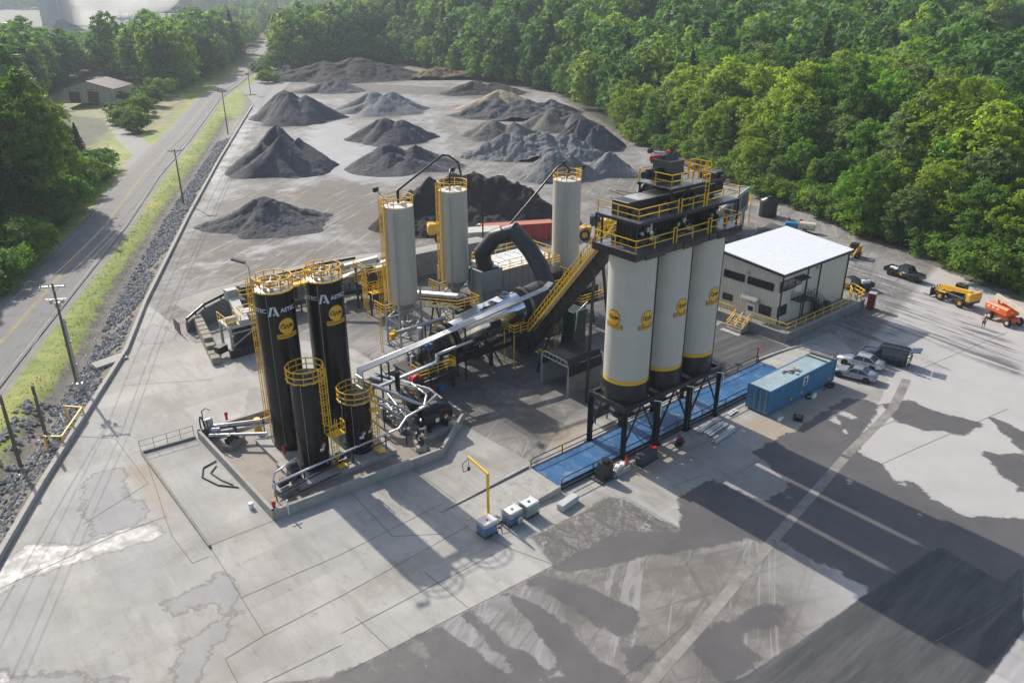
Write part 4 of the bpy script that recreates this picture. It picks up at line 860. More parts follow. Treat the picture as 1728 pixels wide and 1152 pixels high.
# ================================================================ TRUCK SCALE
T = pthing('truck_scale', 'long blue steel truck scale with black pipe rails under the silos', 'truck scale', 0, 0, 0)
m = MB()
sb = mat('scale_blue_steel', (.035, .13, .29), .4, var=.35, scale=.6, dirt=(.27, .29, .31, .85), streak=0); 
for a in range(4): m.span(-9.4+8.35*a, -9.4+8.35*(a+1)-.03, -1.72, 1.72, .12, .42)
pb(m, 'deck', sb, T)
for k, y in ((0, -1.95), (1, 1.95)):
    m = MB(); x0, x1 = (-9.3, 24.0)
    m.tube([(x0, y, .15), (x0, y, .95), (x0+.25, y, 1.15), (x1-.25, y, 1.15), (x1, y, .95), (x1, y, .15)], .05, 6); m.tube([(x0, y, .62), (x1, y, .62)], .045, 6)
    for i in range(1, 9): m.beam((x0+i*3.7, y, .15), (x0+i*3.7, y, 1.15), .07)
    m.beam((x0, y, .2), (x1, y, .2), .16, .2); pb(m, 'side_rail', M['black'], T)
def ramp(name, lab, pts_lo, pts_hi, h=.42):
    m = MB(); (a, b), (c, d) = pts_lo, pts_hi
    A0, B0, C0, D0 = [Vector((*p, 0)) for p in (a, b, c, d)]
    m.add([(*a, -.02), (*b, -.02), (*c, h), (*d, h), (*c, -.1), (*d, -.1)], [(0, 1, 3, 2), (0, 2, 4), (1, 5, 3), (2, 3, 5, 4), (0, 4, 5, 1)])
    s_, t_ = (a[0]+c[0])/2, (a[1]+c[1])/2
    return one(name, lab, 'ramp', m, M['conc'], s_, t_, 0, 'concrete ramps at the ends of the scale')
ramp('scale_ramp', 'concrete ramp rising to the scale beside the liquid totes', ((-18.6, -1.8), (-18.6, 1.9)), ((-9.45, -1.8), (-9.45, 1.8)))
ramp('scale_ramp', 'concrete ramp leaving the far end of the scale towards the office', ((34.5, -2.2), (34.5, 2.0)), ((24.1, -1.8), (24.1, 1.8)))
for y0, lab, x0, x1, dirn in ((2.05, 'low concrete kerb wall between the drain slab and the approach ramp', -18.8, -9.5, 1), (-2.0, 'low concrete kerb wall behind the liquid totes', -17.6, -9.5, 1), (2.1, 'low kerb wall of the exit ramp on the office side', 24.1, 35, -1), (-2.1, 'low kerb wall of the exit ramp behind the parked cars', 24.1, 36, -1)):
    m = MB(); n0, n1 = ((.05, .6) if dirn > 0 else (.6, .05)); k = 8
    vs = []
    for i in range(k+1):
        q = i/k; x = x0+(x1-x0)*q; bend = (-1.2*(q**3) if dirn < 0 else 0); h = n0+(n1-n0)*q
        vs += [(x, y0-.12+bend, -.05), (x, y0+.12+bend, -.05), (x, y0+.12+bend, h), (x, y0-.12+bend, h)]
    fs = [(4*i+j, 4*i+4+j, 4*i+4+(j+1) % 4, 4*i+(j+1) % 4) for i in range(k) for j in range(4)]+[(3, 2, 1, 0), (4*k, 4*k+1, 4*k+2, 4*k+3)]
    m.add(vs, fs); one('kerb_wall', lab, 'kerb wall', m, M['conc'], x0, y0, 0, 'kerb walls of the ramps')
m = MB(); m.beam((24.2, 2.25, 0), (24.2, 2.25, 1.7), .09); m.cyl((24.2, 2.25, 1.7), (24.2, 2.25, 2.0), .13, 10); one('beacon_post', 'short post with a red lamp at the scale exit', 'beacon', m, M['red'], 24.2, 2.25)
# ================================================================ BLACK TANKS
BG = M['blackgloss']
def ring_rail(m, c, r, z, n=12, h=1.07, a0=0, gaps=()):
    P_ = [Vector((c[0]+r*math.cos(a0+2*PI*i/n), c[1]+r*math.sin(a0+2*PI*i/n), z)) for i in range(n)]
    for i in range(n):
        if i in gaps: continue
        a, b = P_[i], P_[(i+1) % n]; m.rail([a, b], h=h, post=9, r=.036)
def tank(s, t, r, h, lab, k, cat='tank'):
    T = pthing('asphalt_tank' if h > 10 else 'additive_tank', lab, cat, s, t, .5, 'black vertical tanks')
    m = MB(); m.lathe((s, t, 0), [(r, .5), (r, h)], 64 if h > 10 else 48, cap=False); pb(m, 'shell', BG, T)
    m = MB(); m.lathe((s, t, 0), [(r, h), (r-.02, h+.03), (.05, h+.22)], 40); pb(m, 'roof', M['galv'] if h > 10 else M['black'], T)
    m = MB(); ring_rail(m, (s, t), r-.02 if h > 10 else r+.24, h+.02, 12, gaps=((4,) if h > 10 else ()))
    if h > 10: ring_rail(m, (s-.1, t+.35), .95, h+.25, 10, .5)
    m.tube([(s+(r+.02 if h > 10 else r+.24)*math.cos(2*PI*i/12), t+(r+.02 if h > 10 else r+.24)*math.sin(2*PI*i/12), h+.04) for i in range(12)], .07, 5, closed=True); pb(m, 'railing', M['yellow'], T)
    m = MB()
    if h > 10:
        m.lathe((s-.1, t+.35, 0), [(.45, h+.15), (.45, h+.45), (.2, h+.5)], 18); m.cyl((s+.6, t-.7, h+.1), (s+.6, t-.7, h+.55), .12, 10); m.cyl((s-.9, t-.5, h+.1), (s-.9, t-.5, h+.4), .18, 12); m.beam((s-.1, t+.35, h+.4), (s+.5, t+1.2, h+.8), .08); m.box((s-.5, t-.9, h+.25), (.3, .2, .3))
    else:
        m.lathe((s, t, 0), [(r+.27, h), (r+.27, h+.04), (r, h+.05)], 24); m.lathe((s-.3, t+.2, 0), [(.3, h+.1), (.3, h+.35), (.1, h+.4)], 14)
    pb(m, 'hatch', M['galv'] if h > 10 else M['black'], T)
    m = MB(); m.beam((s-r*.72, t-r*.72, .8), (s-r*.72, t-r*.72, h-.1), .05, .02); m.cyl((s+.5, t-r-.03, 1.1), (s+.5, t-r-.12, 1.1), .09, 10); m.cyl((s-.3, t-r-.05, 1.35), (s-.3, t-r-.14, 1.35), .06, 10); pb(m, 'gauge', M['galv'], T)
    return T
def astec(T, c, r, a, z):
    m = MB(); A_ = [(-.42, -.42), (-.22, -.42), (-.02, .32), (.10, .32), (.10, .42), (-.19, .42)]; B_ = [(.13, .42), (.22, .42), (.50, -.42), (.28, -.42), (.08, .12)]
    for pl, du in ((A_, 0), (B_, 0)):
        tr = tessellate_polygon([[Vector((x, y, 0)) for x, y in pl]]); wrap(m, pl, [tuple(t_) for t_ in tr], c, r+.045, R(a), z, -.84, 0)
    wrap(m, *disc2(.09, 10, 1), c, r+.05, R(a), z, -.78, -.25)
    wrap(m, *textflat('ASTEC', .50, .014, 1.0), c, r+.05, R(a), z, .52, .04)
    pb(m, 'lettering', M['letter'], T)
TK = [(-23.5, 18.8, 1.65, 15.4, 'tallest black tank on the left with lettering and golden logo'), (-18.9, 18.8, 1.65, 15.3, 'second tall lettered black tank, standing behind the shortest tank'), (-23.6, 14.1, 1.32, 8.9, 'mid-height black tank with octagonal yellow railing and two-stage caged ladder'), (-19.25, 14.1, 1.32, 5.55, 'shortest black tank with yellow railing beside the pump skid')]
TT = [tank(*a, k=i) for i, a in enumerate(TK)]
for i in (0, 1):
    c = TK[i][:2]; astec(TT[i], c, 1.65, 268, 13.9); astec(TT[i], c, 1.65, 178, 13.9)
    logo(TT[i], c, 1.65, 275, 12.2, .95, False)
    m = MB(); L0 = (c[0]-1.3, c[1]+1.25, .5)
    if i == 0: m.ladder(L0, 14.9, (-.7, .7, 0), 2.2)
    else: m.ladder((c[0]-.2, c[1]+1.75, .5), 14.9, (0, 1, 0), 2.2)
    pb(m, 'caged_ladder', M['yellow'], TT[i])
m = MB(); s, t = TK[2][:2]; m.ladder((s+.75, t-1.45, 4.0), 5.0, (0, -1, 0), 1.0); m.ladder((s+1.2, t-1.55, .55), 3.6, (0, -1, 0), 1.1); m.span(s+.5, s+1.9, t-2.5, t-1.6, 4.0, 4.06); m.rail([(s+.5, t-2.5, 4.06), (s+1.9, t-2.5, 4.06), (s+1.9, t-1.7, 4.06)], post=.7); m.span(s+1.1, s+1.9, t-2.4, t-1.65, .75, .8); pb(m, 'caged_ladder', M['yellow'], TT[2])
m = MB(); s, t = TK[3][:2]; m.ladder((s+.85, t-1.55, .55), 5.0, (0, -1, 0), 1.1); m.span(s+.65, s+1.4, t-2.5, t-1.7, .75, .8); m.span(s+.4, s+1.3, t-2.3, t-1.6, 4.9, 4.96); pb(m, 'caged_ladder', M['yellow'], TT[3])
# hazard diamonds
def diamond(T, c, r, a, z, k=.28):
    m0 = MB(); wrap(m0, [(-k*1.35, -k*1.9), (k*.1, -k*1.9), (k*.1, -k*.9), (-k*1.35, -k*.9)], [(0, 1, 2, 3)], c, r+.02, R(a), z); o = pb(m0, 'placard', M['white'], T)
    for (x, y), mm in (((0, k*.5), M['red']), ((-k*.5, 0), M['blue']), ((k*.5, 0), M['yellow']), ((0, -k*.5), M['white'])):
        q = MB(); wrap(q, [(x-k*.48, y), (x, y-k*.48), (x+k*.48, y), (x, y+k*.48)], [(0, 1, 2, 3)], c, r+.03, R(a), z); pb(q, 'diamond_field', mm, o)
diamond(TT[2], TK[2][:2], 1.32, 285, 2.9); diamond(TT[3], TK[3][:2], 1.32, 262, 2.6); diamond(TT[3], TK[3][:2], 1.32, 300, 2.9)
# catwalk between the tall tanks
m = MB(); m.span(-21.95, -20.45, 18.3, 19.1, 15.3, 15.38); m.rail([(-21.95, 18.3, 15.38), (-20.45, 18.3, 15.38)], post=.75); m.rail([(-21.95, 19.1, 15.38), (-20.45, 19.1, 15.38)], post=.75); one('catwalk', 'short yellow catwalk joining the tops of the two tall black tanks', 'catwalk', m, M['yellow'], -21.2, 18.7, 15.3)
T = pthing('tank_top_light', 'floodlight on a curved pole above the leftmost black tank', 'floodlight', -25.1, 19.3, 15.4)
m = MB(); m.tube([(-25.1, 19.3, 15.4), (-25.1, 19.3, 17.4), (-25.3, 19.5, 17.8)], .05, 6); pb(m, 'pole', M['galv'], T); m = MB(); m.beam((-25.3, 19.5, 17.85), (-26.1, 20.2, 18.15), .42, .14); pb(m, 'lamp_head', M['dkgray'], T)
# ================================================================ CONTAINMENT
cw = mat('containment_concrete', (.36, .35, .32), .85, var=.2, scale=1.0, bump=.3, dirt=(.17, .16, .14, .75), streak=.4)
m = MB(); cp = [(-29.5, 9.6), (-14.0, 8.7), (-8.6, 12.8), (-8.4, 25.0), (-29.6, 25.6)]
for a, b in zip(cp, cp[1:]+cp[:1]):
    a_ = Vector((*a, .42)); b_ = Vector((*b, .42)); d_ = (b_-a_).normalized()*.12; m.beam(a_-d_, b_+d_, .26, .96)
one('containment_wall', 'knee-high concrete wall ringing the black tank farm', 'wall', m, cw, -29.5, 9.6)
m = MB(); m.prism([(-29.3, 9.8), (-14.05, 8.9), (-8.75, 12.9), (-8.55, 24.9), (-29.45, 25.4)], .0, .06); fl = one('containment_floor', 'stained concrete floor inside the tank farm wall', 'floor slab', m, mat('damp_concrete', (.27, .235, .2), .7, var=.3, scale=.5, dirt=(.11, .08, .06, .8)), -20, 17); del fl['label']; del fl['category']; fl['kind'] = 'structure'
m = MB(); m.span(-26.0, -16.6, 16.4, 21.3, .06, .5); m.span(-26.2, -16.9, 11.6, 16.38, .06, .5); one('tank_plinth', 'pale concrete plinth carrying the four black tanks', 'plinth', m, M['conc'], -21, 16.5)
m = MB(); 
for a, b in (((-34.6, 26.3), (-34.7, 9.4)), ((-34.6, 26.4), (-29.9, 26.0))): m.beam((*a, .1), (*b, .1), .2, .24)
one('low_kerb', 'long low kerb edging the unloading pad left of the tanks', 'kerb', m, M['concdk'], -34.6, 18)
# unloading skid rails (thin pipe rails with pad)
T = pthing('pad_handrail', 'thin grey pipe handrail at the back edge of the unloading pad', 'handrail', -32.5, 26.6, 0)
m = MB(); m.rail([(-34.6, 26.6, .1), (-29.9, 26.3, .1)], post=1.1, r=.02); pb(m, 'rail', M['dkgray'], T)
def pipes(name, lab, m_, runs, s, t, z=0, group=None):
    m = MB()
    for pts, r in runs: m.tube(pts, r, 8)
    return one(name, lab, 'pipe', m, m_, s, t, z, group)
# four-line pipe rack from tank farm over to the drum
T = pthing('pipe_rack', 'bundle of bright jacketed pipes slanting from the tank farm up over the drum', 'pipe rack', -14.5, 20.0, 0)
a = Vector((-15.6, 19.4, 4.9)); b = Vector((8.2, 19.6, 7.6)); perp = Vector((0, 1, 0)); b2 = Vector((-2.6, 19.7, 6.1))
for k in range(4):
    o = perp*(k*.30); m = MB()
    if k < 3: m.tube([(a.x+.05*k, a.y+o.y, .5+.25*k), a+o, b+o*1.0, (b.x+1.6, b.y+o.y+.9, b.z+.1), (b.x+1.7, b.y+o.y+1.0, 5.6)], (.095), 8)
    else: m.tube([(a.x, a.y+o.y, .8), a+o, b2+o, b2+o+Vector((0, .4, -1))], .1, 8)
    pb(m, 'pipe', M['alu'], T)
m = MB()
for x in (-12.8, -8.0, -3.5):
    z_ = 4.9+(x+15.6)*.1135-.2
    m.beam((x, 19.2, 0), (x, 19.2, z_), .14); m.beam((x, 20.7, 0), (x, 20.7, z_), .14); m.beam((x, 19.1, z_), (x, 20.8, z_), .12); m.beam((x, 19.2, z_-1.8), (x, 20.7, z_-1.0), .06)
pb(m, 'stanchion', M['black'], T)
pipes('jacketed_pipe', 'long bright jacketed pipe running low beside the rack from heater to burner', M['alu'], [([(-14.6, 18.5, 3.2), (-7.6, 18.6, 3.7), (-7.5, 18.6, 4.6), (-3.0, 18.7, 4.8)], .15), ([(-14.6, 18.8, 3.2), (-7.6, 18.9, 3.7)], .1)], -11, 18.5)
pipes('jacketed_pipe', 'fat shining pipes stepping down from the rack between shortest tank and heater', M['alu'], [([(-15.8, 20.2, 4.3), (-15.7, 18.2, 4.2), (-12.6, 13.4, 2.6), (-10.4, 14.6, 2.6)], .15), ([(-16.2, 20.0, 3.6), (-16.1, 18.0, 3.5), (-13.6, 14.0, 2.0)], .13), ([(-16.3, 19.3, 3.0), (-14.4, 14.6, 1.6)], .12)], -14, 17)
pipes('jacketed_pipe', 'long grey pipe crossing in front of the shorter tanks at waist height', M['alu'], [([(-28.4, 11.6, .6), (-28.4, 11.6, 1.75), (-21, 12.0, 2.0), (-16.2, 12.1, 2.2), (-15.3, 12.2, 3.0), (-13.4, 12.4, 3.2)], .095), ([(-25.5, 12.9, .6), (-25.6, 13.4, 2.2), (-28.0, 12.4, 2.2), (-28.3, 12.3, 1.0)], .07)], -22, 12)
pipes('jacketed_pipe', 'pair of pipes between hose reel and leftmost tank', M['alu'], [([(-29.3, 23.7, 1.1), (-25.2, 20.3, 1.3)], .16), ([(-28.6, 24.6, 1.4), (-24.9, 22.4, 1.6), (-21.5, 22.6, 1.5)], .17), ([(-28.9, 23.9, 1.2), (-24.7, 22.0, 1.3)], .12)], -27, 23)
m = MB()
for x, y in ((-28.3, 11.7), (-25.4, 12.5), (-21, 12.1), (-17.6, 12.2), (-15.4, 12.3), (-13.4, 12.5), (-17.2, 15.9), (-15.4, 16.2), (-14.6, 18.5), (-11.6, 18.7), (-10.2, 22.2), (-16.0, 21.8), (-12.8, 22.6), (-24.8, 22.0)):
    m.beam((x, y, .06), (x, y, 2.0), .09)
for x0, y0, x1, y1, z in ((-28.3, 11.3, -22, 12.3, .9), (-28.3, 11.0, -22.5, 11.6, .4), (-20.6, 12.0, -17, 12.4, 1.3), (-25, 12.5, -21, 12.6, .8)): m.tube([(x0, y0, z), (x1, y1, z)], .06, 6)
one('pipe_supports', 'thin black posts and lines carrying pipes through the tank farm', 'pipe supports', m, M['black'], -20, 15)
# horizontal heater tank
def hz_tank(name, lab, c, L_, r, m_, cat='tank', ax=(1, 0, 0), lid=True):
    T = pthing(name, lab, cat, c[0], c[1], 0); A_ = Vector(ax).normalized(); c = Vector(c); m = MB()
    prof = [(r*.2, -L_/2-.22*r), (r*.75, -L_/2-.14*r), (r, -L_/2+.05), (r, L_/2-.05), (r*.75, L_/2+.14*r), (r*.2, L_/2+.22*r)]
    m.tube([c+A_*p[1] for p in prof], [p[0] for p in prof], 36); pb(m, 'shell', m_, T)
    m = MB(); pp = Vector((-A_.y, A_.x, 0))
    for q in (-.32, .32): m.box(c+A_*q*L_-Vector((0, 0, r*.85)), (r*1.5 if abs(A_.y) > .5 else .25, .25 if abs(A_.y) > .5 else r*1.5, r*.7))
    pb(m, 'saddle', M['black'], T)
    if lid: m = MB(); m.box(c+Vector((0, 0, r+.04)), (.8, .6, .16), bev=.03); pb(m, 'hatch', M['dkgray'], T)
    return T
T = hz_tank('horizontal_tank', 'squat horizontal black tank with hazard diamond inside the wall corner', (-11.9, 13.0, 1.75), 2.9, 1.15, BG, ax=(1, .0, 0))
for (x, y), mm, k in (((.6, .15), 'red', 0), ((.45, 0), 'blue', 0), ((.75, 0), 'yellow', 0), ((.6, -.15), 'white', 0), ((-.35, -.1), 'white', 1)):
    q = MB(); r_ = .14 if not k else .2; qa = math.atan2(y+.02, 1.1); cz = 1.85+y
    yy = 13.0-math.sqrt(max(0, 1.15**2-(cz-1.75)**2))-.03
    q.plate([(-11.9+x-r_, yy, cz), (-11.9+x, yy, cz-r_), (-11.9+x+r_, yy, cz), (-11.9+x, yy, cz+r_)] if not k else [(-11.9+x-r_, yy, cz-r_), (-11.9+x+r_, yy, cz-r_), (-11.9+x+r_, yy, cz+r_), (-11.9+x-r_, yy, cz+r_)], .02); pb(q, 'placard', M[mm], T)
m = MB(); m.span(-14.2, -9.8, 11.6, 14.3, .06, .5); one('equipment_plinth', 'concrete plinth under the squat horizontal tank', 'plinth', m, M['conc'], -12, 13)
T = hz_tank('oil_heater', 'slim horizontal hot-oil heater with black casing and upright flue', (-12.2, 16.6, 1.9), 3.4, .62, BG, 'heater', (.25, 1, 0), False)
m = MB(); m.lathe((-12.5, 18.2, 0), [(.2, 2.3), (.2, 4.2), (.3, 4.25), (.3, 4.45)], 14); [m.lathe((-12.5, 18.2, 0), [(.27, 2.6+.3*k), (.27, 2.7+.3*k)], 14) for k in range(5)]; pb(m, 'flue', M['black'], T)
rr.seed(5); m = MB(); clutter(m, -14.6, -13.2, 13.6, 19, .1, 26, 1.6); clutter(m, -13.2, -11.0, 14.8, 15.6, .3, 14, 1.2); pb(m, 'pump_gear', M['galv'], T)
m = MB()
for i in range(6): y = 14.6+i*.8; m.tube([(-14.4, y, .4), (-14.4, y, 1.5), (-13.2, y+.2, 1.5), (-13.2, y+.2, .8)], .07, 6)
m.tube([(-14.6, 14.3, 1.2), (-13.6, 18.9, 1.25)], .11, 8); m.tube([(-14.1, 14.2, 1.6), (-13.0, 19.4, 1.7)], .09, 8); m.tube([(-13.7, 12.4, 1.9), (-11.0, 15.4, 2.5), (-10.7, 18.5, 2.4)], .12, 8); m.tube([(-15.4, 12.8, 1.5), (-13.9, 11.6, 1.5), (-13.5, 12.0, 1.5), (-13.5, 12.0, .5)], .1, 8); pb(m, 'pipework', M['alu'], T)
# long pair of bright pipes beyond heater
pipes('jacketed_pipe', 'two bright pipes descending behind the heater towards the back wall', M['chrome'], [([(-12.5, 23.6, 1.8), (-9.4, 17.4, 1.5)], .15), ([(-11.6, 24.0, 1.8), (-9.0, 18.0, 1.5), (-9.2, 14.6, 1.4)], .15), ([(-13.3, 23.6, 1.5), (-11.4, 19.4, 1.3)], .1)], -10.5, 21)
# pump units, hose reel, drum etc.
def pump(lab, s, t, rz=0):
    T = pthing('pump_unit', lab, 'pump', s, t, 0, 'pump units'); m = MB(); X_ = Matrix.Translation((s, t, 0)) @ Matrix.Rotation(rz, 4, 'Z') @ Matrix.Translation((-s, -t, 0))
    b_ = MB(); b_.box((s, t, .3), (2.2, .9, .5), 0, X_); pb(b_, 'base', M['conc'], T)
    q = MB(); q.tube([X_ @ Vector((s-.9, t, .95)), X_ @ Vector((s-.1, t, .95))], .3, 14); q.tube([X_ @ Vector((s-.1, t, .9)), X_ @ Vector((s+.25, t, .9))], .12, 10); q.box((s-.5, t, 1.3), (.5, .3, .2), 0, X_); pb(q, 'motor', M['black'], T)
    q = MB(); q.tube([X_ @ Vector((s+.25, t, .9)), X_ @ Vector((s+.7, t, .9))], .32, 12); q.tube([X_ @ Vector((s+.5, t, .9)), X_ @ Vector((s+.5, t, 1.6)), X_ @ Vector((s+.5, t+.7, 1.7))], .12, 8); pb(q, 'pump_head', M['dkgray'], T)
pump('black pump set on the plinth edge near the front wall corner', -26.8, 12.6, .2); pump('dark pump tucked between the two shorter tanks', -21.3, 13.2, .1); pump('pump unit on a block by the hose reel', -27.6, 22.4, .6); pump('pump unit on the plinth in front of the squat tank', -14.6, 11.4, 1.2)
m = MB(); m.cyl((-26.3, 13.4, 1.35), (-25.6, 13.4, 1.35), .62, 20); m.box((-25.9, 13.4, .8), (.9, 1, .6)); one('blower_fan', 'round black fan housing against the foot of the mid-height tank', 'fan', m, M['black'], -25.9, 13.4)
T = pthing('hose_reel', 'tall loop stand with coiled black hose at the unloading corner', 'hose reel', -29.3, 25.2)
m = MB(); [m.tube([(-29.3, 25.2+.75*math.cos(q)*(1-.06*k), 1.35+1.0*math.sin(q)*(1-.06*k)) for q in np.linspace(0, 2*PI, 22)[:-1]], .06, 5, closed=True) for k in range(3)]; pb(m, 'hose', M['rubber'], T)
m = MB(); m.tube([(-29.0, 25.8, .3), (-29.0, 25.8, 2.6), (-28.8, 25.2, 3.1), (-28.6, 24.6, 3.1)], .05, 6); m.beam((-29.1, 24.4, .3), (-29.1, 24.4, 2.3), .07); m.beam((-28.6, 24.4, .3), (-28.6, 24.4, 2.3), .07); m.beam((-29.1, 24.4, 2.3), (-28.6, 24.4, 2.3), .07); pb(m, 'stand', M['dkgray'], T)
m = MB(); m.cyl((-29.1, 25.3, 1.4), (-28.5, 25.3, 1.4), .55, 18); m.cyl((-28.9, 24.0, 1.4), (-28.3, 23.6, 1.4), .2, 10); m.box((-28.6, 25.0, .8), (.7, .6, .8)); pb(m, 'filter_housing', M['galv'], T)
m = MB(); m.lathe((-24.9, 23.3, 0), [(.36, .06), (.36, 1.3), (.3, 1.35), (.3, 1.45)], 18); one('yellow_drum', 'small yellow upright cylinder behind the tallest tank', 'drum', m, M['yellow'], -24.9, 23.3)
m = MB(); m.box((-9.2, 20.1, 1.5), (1.0, 1.6, 1.3), .5, bev=.25); m.cyl((-9.3, 19.5, 1.9), (-8.9, 20.7, 1.9), .62, 16); one('wrapped_motor', 'bulky unit wrapped in a red cover at the back of the tank farm wall', 'covered motor', m, M['red'], -9.2, 20.1)
m = MB(); m.box((-6.9, 19.0, .4), (.9, .6, .7), .3, bev=.1); one('blue_crate', 'small blue crate outside the wall near the red cover', 'crate', m, M['blue'], -6.9, 19.0)
for (s_, t_, z_, lab) in ((-29.2, 10.1, 1.1, 'red valve on the front left corner of the containment wall'), (-26.6, 26.6, 1.1, 'red hand valve at the back wall near the yellow cylinder'), (-25.1, 19.9-2.9, 1.3, 'small red extinguisher strapped low on the tallest tank')):
    m = MB(); m.cyl((s_, t_, z_-.6), (s_, t_, z_+.25), .13, 10); m.box((s_, t_, z_), (.34, .3, .3), .6, bev=.08); one('red_valve', lab, 'valve', m, M['red'], s_, t_)
m = MB(); m.tube([(-28.4, 9.3, .1), (-28.4, 9.3, 1.5)], .07, 8); m.tube([(-28.8, 9.3, 1.1), (-28.0, 9.3, 1.1)], .05, 6); one('white_standpipe', 'short white standpipe cross at the front wall corner', 'standpipe', m, M['white'], -28.4, 9.3)
m = MB(); m.cyl((-30.3, 12.2, 0), (-30.3, 12.2, .5), .2, 12); one('bollard', 'stubby white bollard outside the left containment wall', 'bollard', m, M['white'], -30.3, 12.2)
m = MB(); m.tube([(-29.9, 20.8, .08), (-31.2, 20.4, .06), (-31.8, 19.0, .06), (-31.2, 17.0, .06), (-30.0, 15.6, .06)], .06, 6); m.tube([(-30.2, 20.0, .07), (-31.0, 19.2, .06), (-30.7, 17.6, .06), (-30.2, 16.2, .06)], .05, 6); one('loose_hose', 'dark hose lying curled on the pad outside the containment wall', 'hose', m, M['rubber'], -30.8, 18)
# ================================================================ pixel helpers in plant coordinates
def PFc(v): d = Vector((v[0], v[1], 0))-PO; return (d.dot(E1), d.dot(E2), v[2] if len(v) > 2 else 0)
def PZ(px, py, z): g = G(px, py, z); return Vector(PFc((g.x, g.y, z)))
def ray(px, py):
    u = (px-864)/F; v = (576-py)/F; return Vector((0, 0, CAMH)), Vector((u, CT+v*ST, -ST+v*CT))
def PT(px, py, t):      # point of the sight line on the vertical plane t = const
    o, d = ray(px, py); k = (t-(o-PO).dot(E2))/d.dot(E2); p = o+d*k; a = PFc((p.x, p.y, p.z)); return Vector(a)
def PS(px, py, s):
    o, d = ray(px, py); k = (s-(o-PO).dot(E1))/d.dot(E1); p = o+d*k; return Vector(PFc((p.x, p.y, p.z)))
# ================================================================ THREE TALL GREY DUST SILOS
for i, (s, t, lab, lad) in enumerate(((-3.4, 31.3, 'slender grey silo on lattice legs, leftmost of three', (-1, 0, 0)), (5.5, 33.5, 'slender grey silo on lattice legs with gooseneck pipe, between the other two', (-1, 0, 0)), (19.6, 28.9, 'slender grey silo on lattice legs behind the steep yellow stairs', (1, 0, 0)))):
    T = pthing('dust_silo', lab, 'silo', s, t, 0, 'slender grey silos'); r = 1.72
    m = MB(); m.lathe((s, t, 0), [(r, 5.7), (r, 16.7)], 48, cap=False); pb(m, 'shell', M['silo'], T)
    m = MB(); m.lathe((s, t, 0), [(r, 16.7), (.1, 16.82)], 40, cap=False); m.cyl((s+.5, t-.4, 16.7), (s+.5, t-.4, 17.1), .25, 12); m.cyl((s-.6, t+.3, 16.7), (s-.6, t+.3, 17.0), .15, 10); pb(m, 'roof', M['white'], T)
    m = MB(); m.lathe((s, t, 0), [(.35, 3.9), (r-.08, 5.7)], 32); m.cyl((s, t, 3.2), (s, t, 3.9), .3, 12); pb(m, 'hopper', mat('dull_grey_paint', (.30, .30, .28), .6, dirt=(.2, .19, .17, .5)) if i == 0 else bpy.data.materials['dull_grey_paint'], T)
    L_ = 1.42
    for a, (x, y) in enumerate(((-L_, -L_), (L_, -L_), (L_, L_), (-L_, L_))):
        m = MB(); m.beam((s+x*1.02, t+y*1.02, 0), (s+x*1.02, t+y*1.02, 7.4 if a != 0 else 16.4), .2 if a else .17); m.box((s+x, t+y, .1), (.5, .5, .2)); pb(m, 'leg', M['gray'], T)
    m = MB(); cs_ = [(-L_, -L_), (L_, -L_), (L_, L_), (-L_, L_)]
    for (x0, y0), (x1, y1) in zip(cs_, cs_[1:]+cs_[:1]):
        for k, z in enumerate((.5, 1.9, 3.4, 5.0)):
            m.beam((s+x0, t+y0, z), (s+x1, t+y1, z), .12)
            if k < 3: m.beam((s+(x0 if k % 2 else x1), t+(y0 if k % 2 else y1), z), (s+(x1 if k % 2 else x0), t+(y1 if k % 2 else y0), (1.9, 3.4, 5.0)[k]), .1)
    pb(m, 'bracing', M['gray'], T)
    m = MB(); [m.tube([(s+r*math.cos(q), t+r*math.sin(q), 16.75+z) for q in np.linspace(0, 2*PI, 25)[:-1]], .045, 5, closed=True) for z in (0, .5, 1.0)]
    for q in np.linspace(0, 2*PI, 9)[:-1]: m.beam((s+r*math.cos(q), t+r*math.sin(q), 16.75), (s+r*math.cos(q), t+r*math.sin(q), 17.75), .07)
    ring = [(s+lad[0]*(r+.35)+.38*math.cos(q), t+.38*math.sin(q)) for q in np.linspace(0, 2*PI, 9)[:-1]]
    pb(m, 'railing', M['yellow'], T)
    m = MB(); m.ladder((s+lad[0]*(r+.1), t, 5.4 if i < 2 else 6), 11.4 if i < 2 else 10.8, lad, .8, cr=.38)
    m.rail([(s+lad[0]*(r+1.45), t-1.2, 5.06), (s+lad[0]*(r+1.45), t+1, 5.06)], post=.7, mid=2); m.rail([(s+lad[0]*(r+.2), t-1.2, 5.06), (s+lad[0]*(r+1.45), t-1.2, 5.06)], post=.6, mid=2)
    m.ladder((s+lad[0]*(r+1.3), t+.2, 0), 5.0, lad, None); pb(m, 'caged_ladder', M['yellow'], T)
    m = MB(); m.cyl((s-.8, t-.6, 2.2), (s+1.4, t+.5, 2.6), .22, 12); m.box((s, t, 2.8), (.8, .7, .5)); pb(m, 'rotary_feeder', M['galv'], T)
def rod(name, lab, cat, pts, r, m_, n=8, group=None):
    m = MB(); m.tube(pts, r, n); p = pts[0]; return one(name, lab, cat, m, m_, p[0], p[1], 0, group)
p0 = Vector((-3.2, 31.4, 16.9)); rod('pneumatic_pipe', 'long black pipe rising from the leftmost slender silo over to the next', 'pipe', [p0, p0+Vector((0, 0, 1.3)), PT(670, 322, 31.6), PT(746, 262, 34.2), PT(757, 263, 34.4), PT(773, 274, 34.4), PT(778, 296, 34.4)], .13, M['black'], group='black pneumatic pipes')
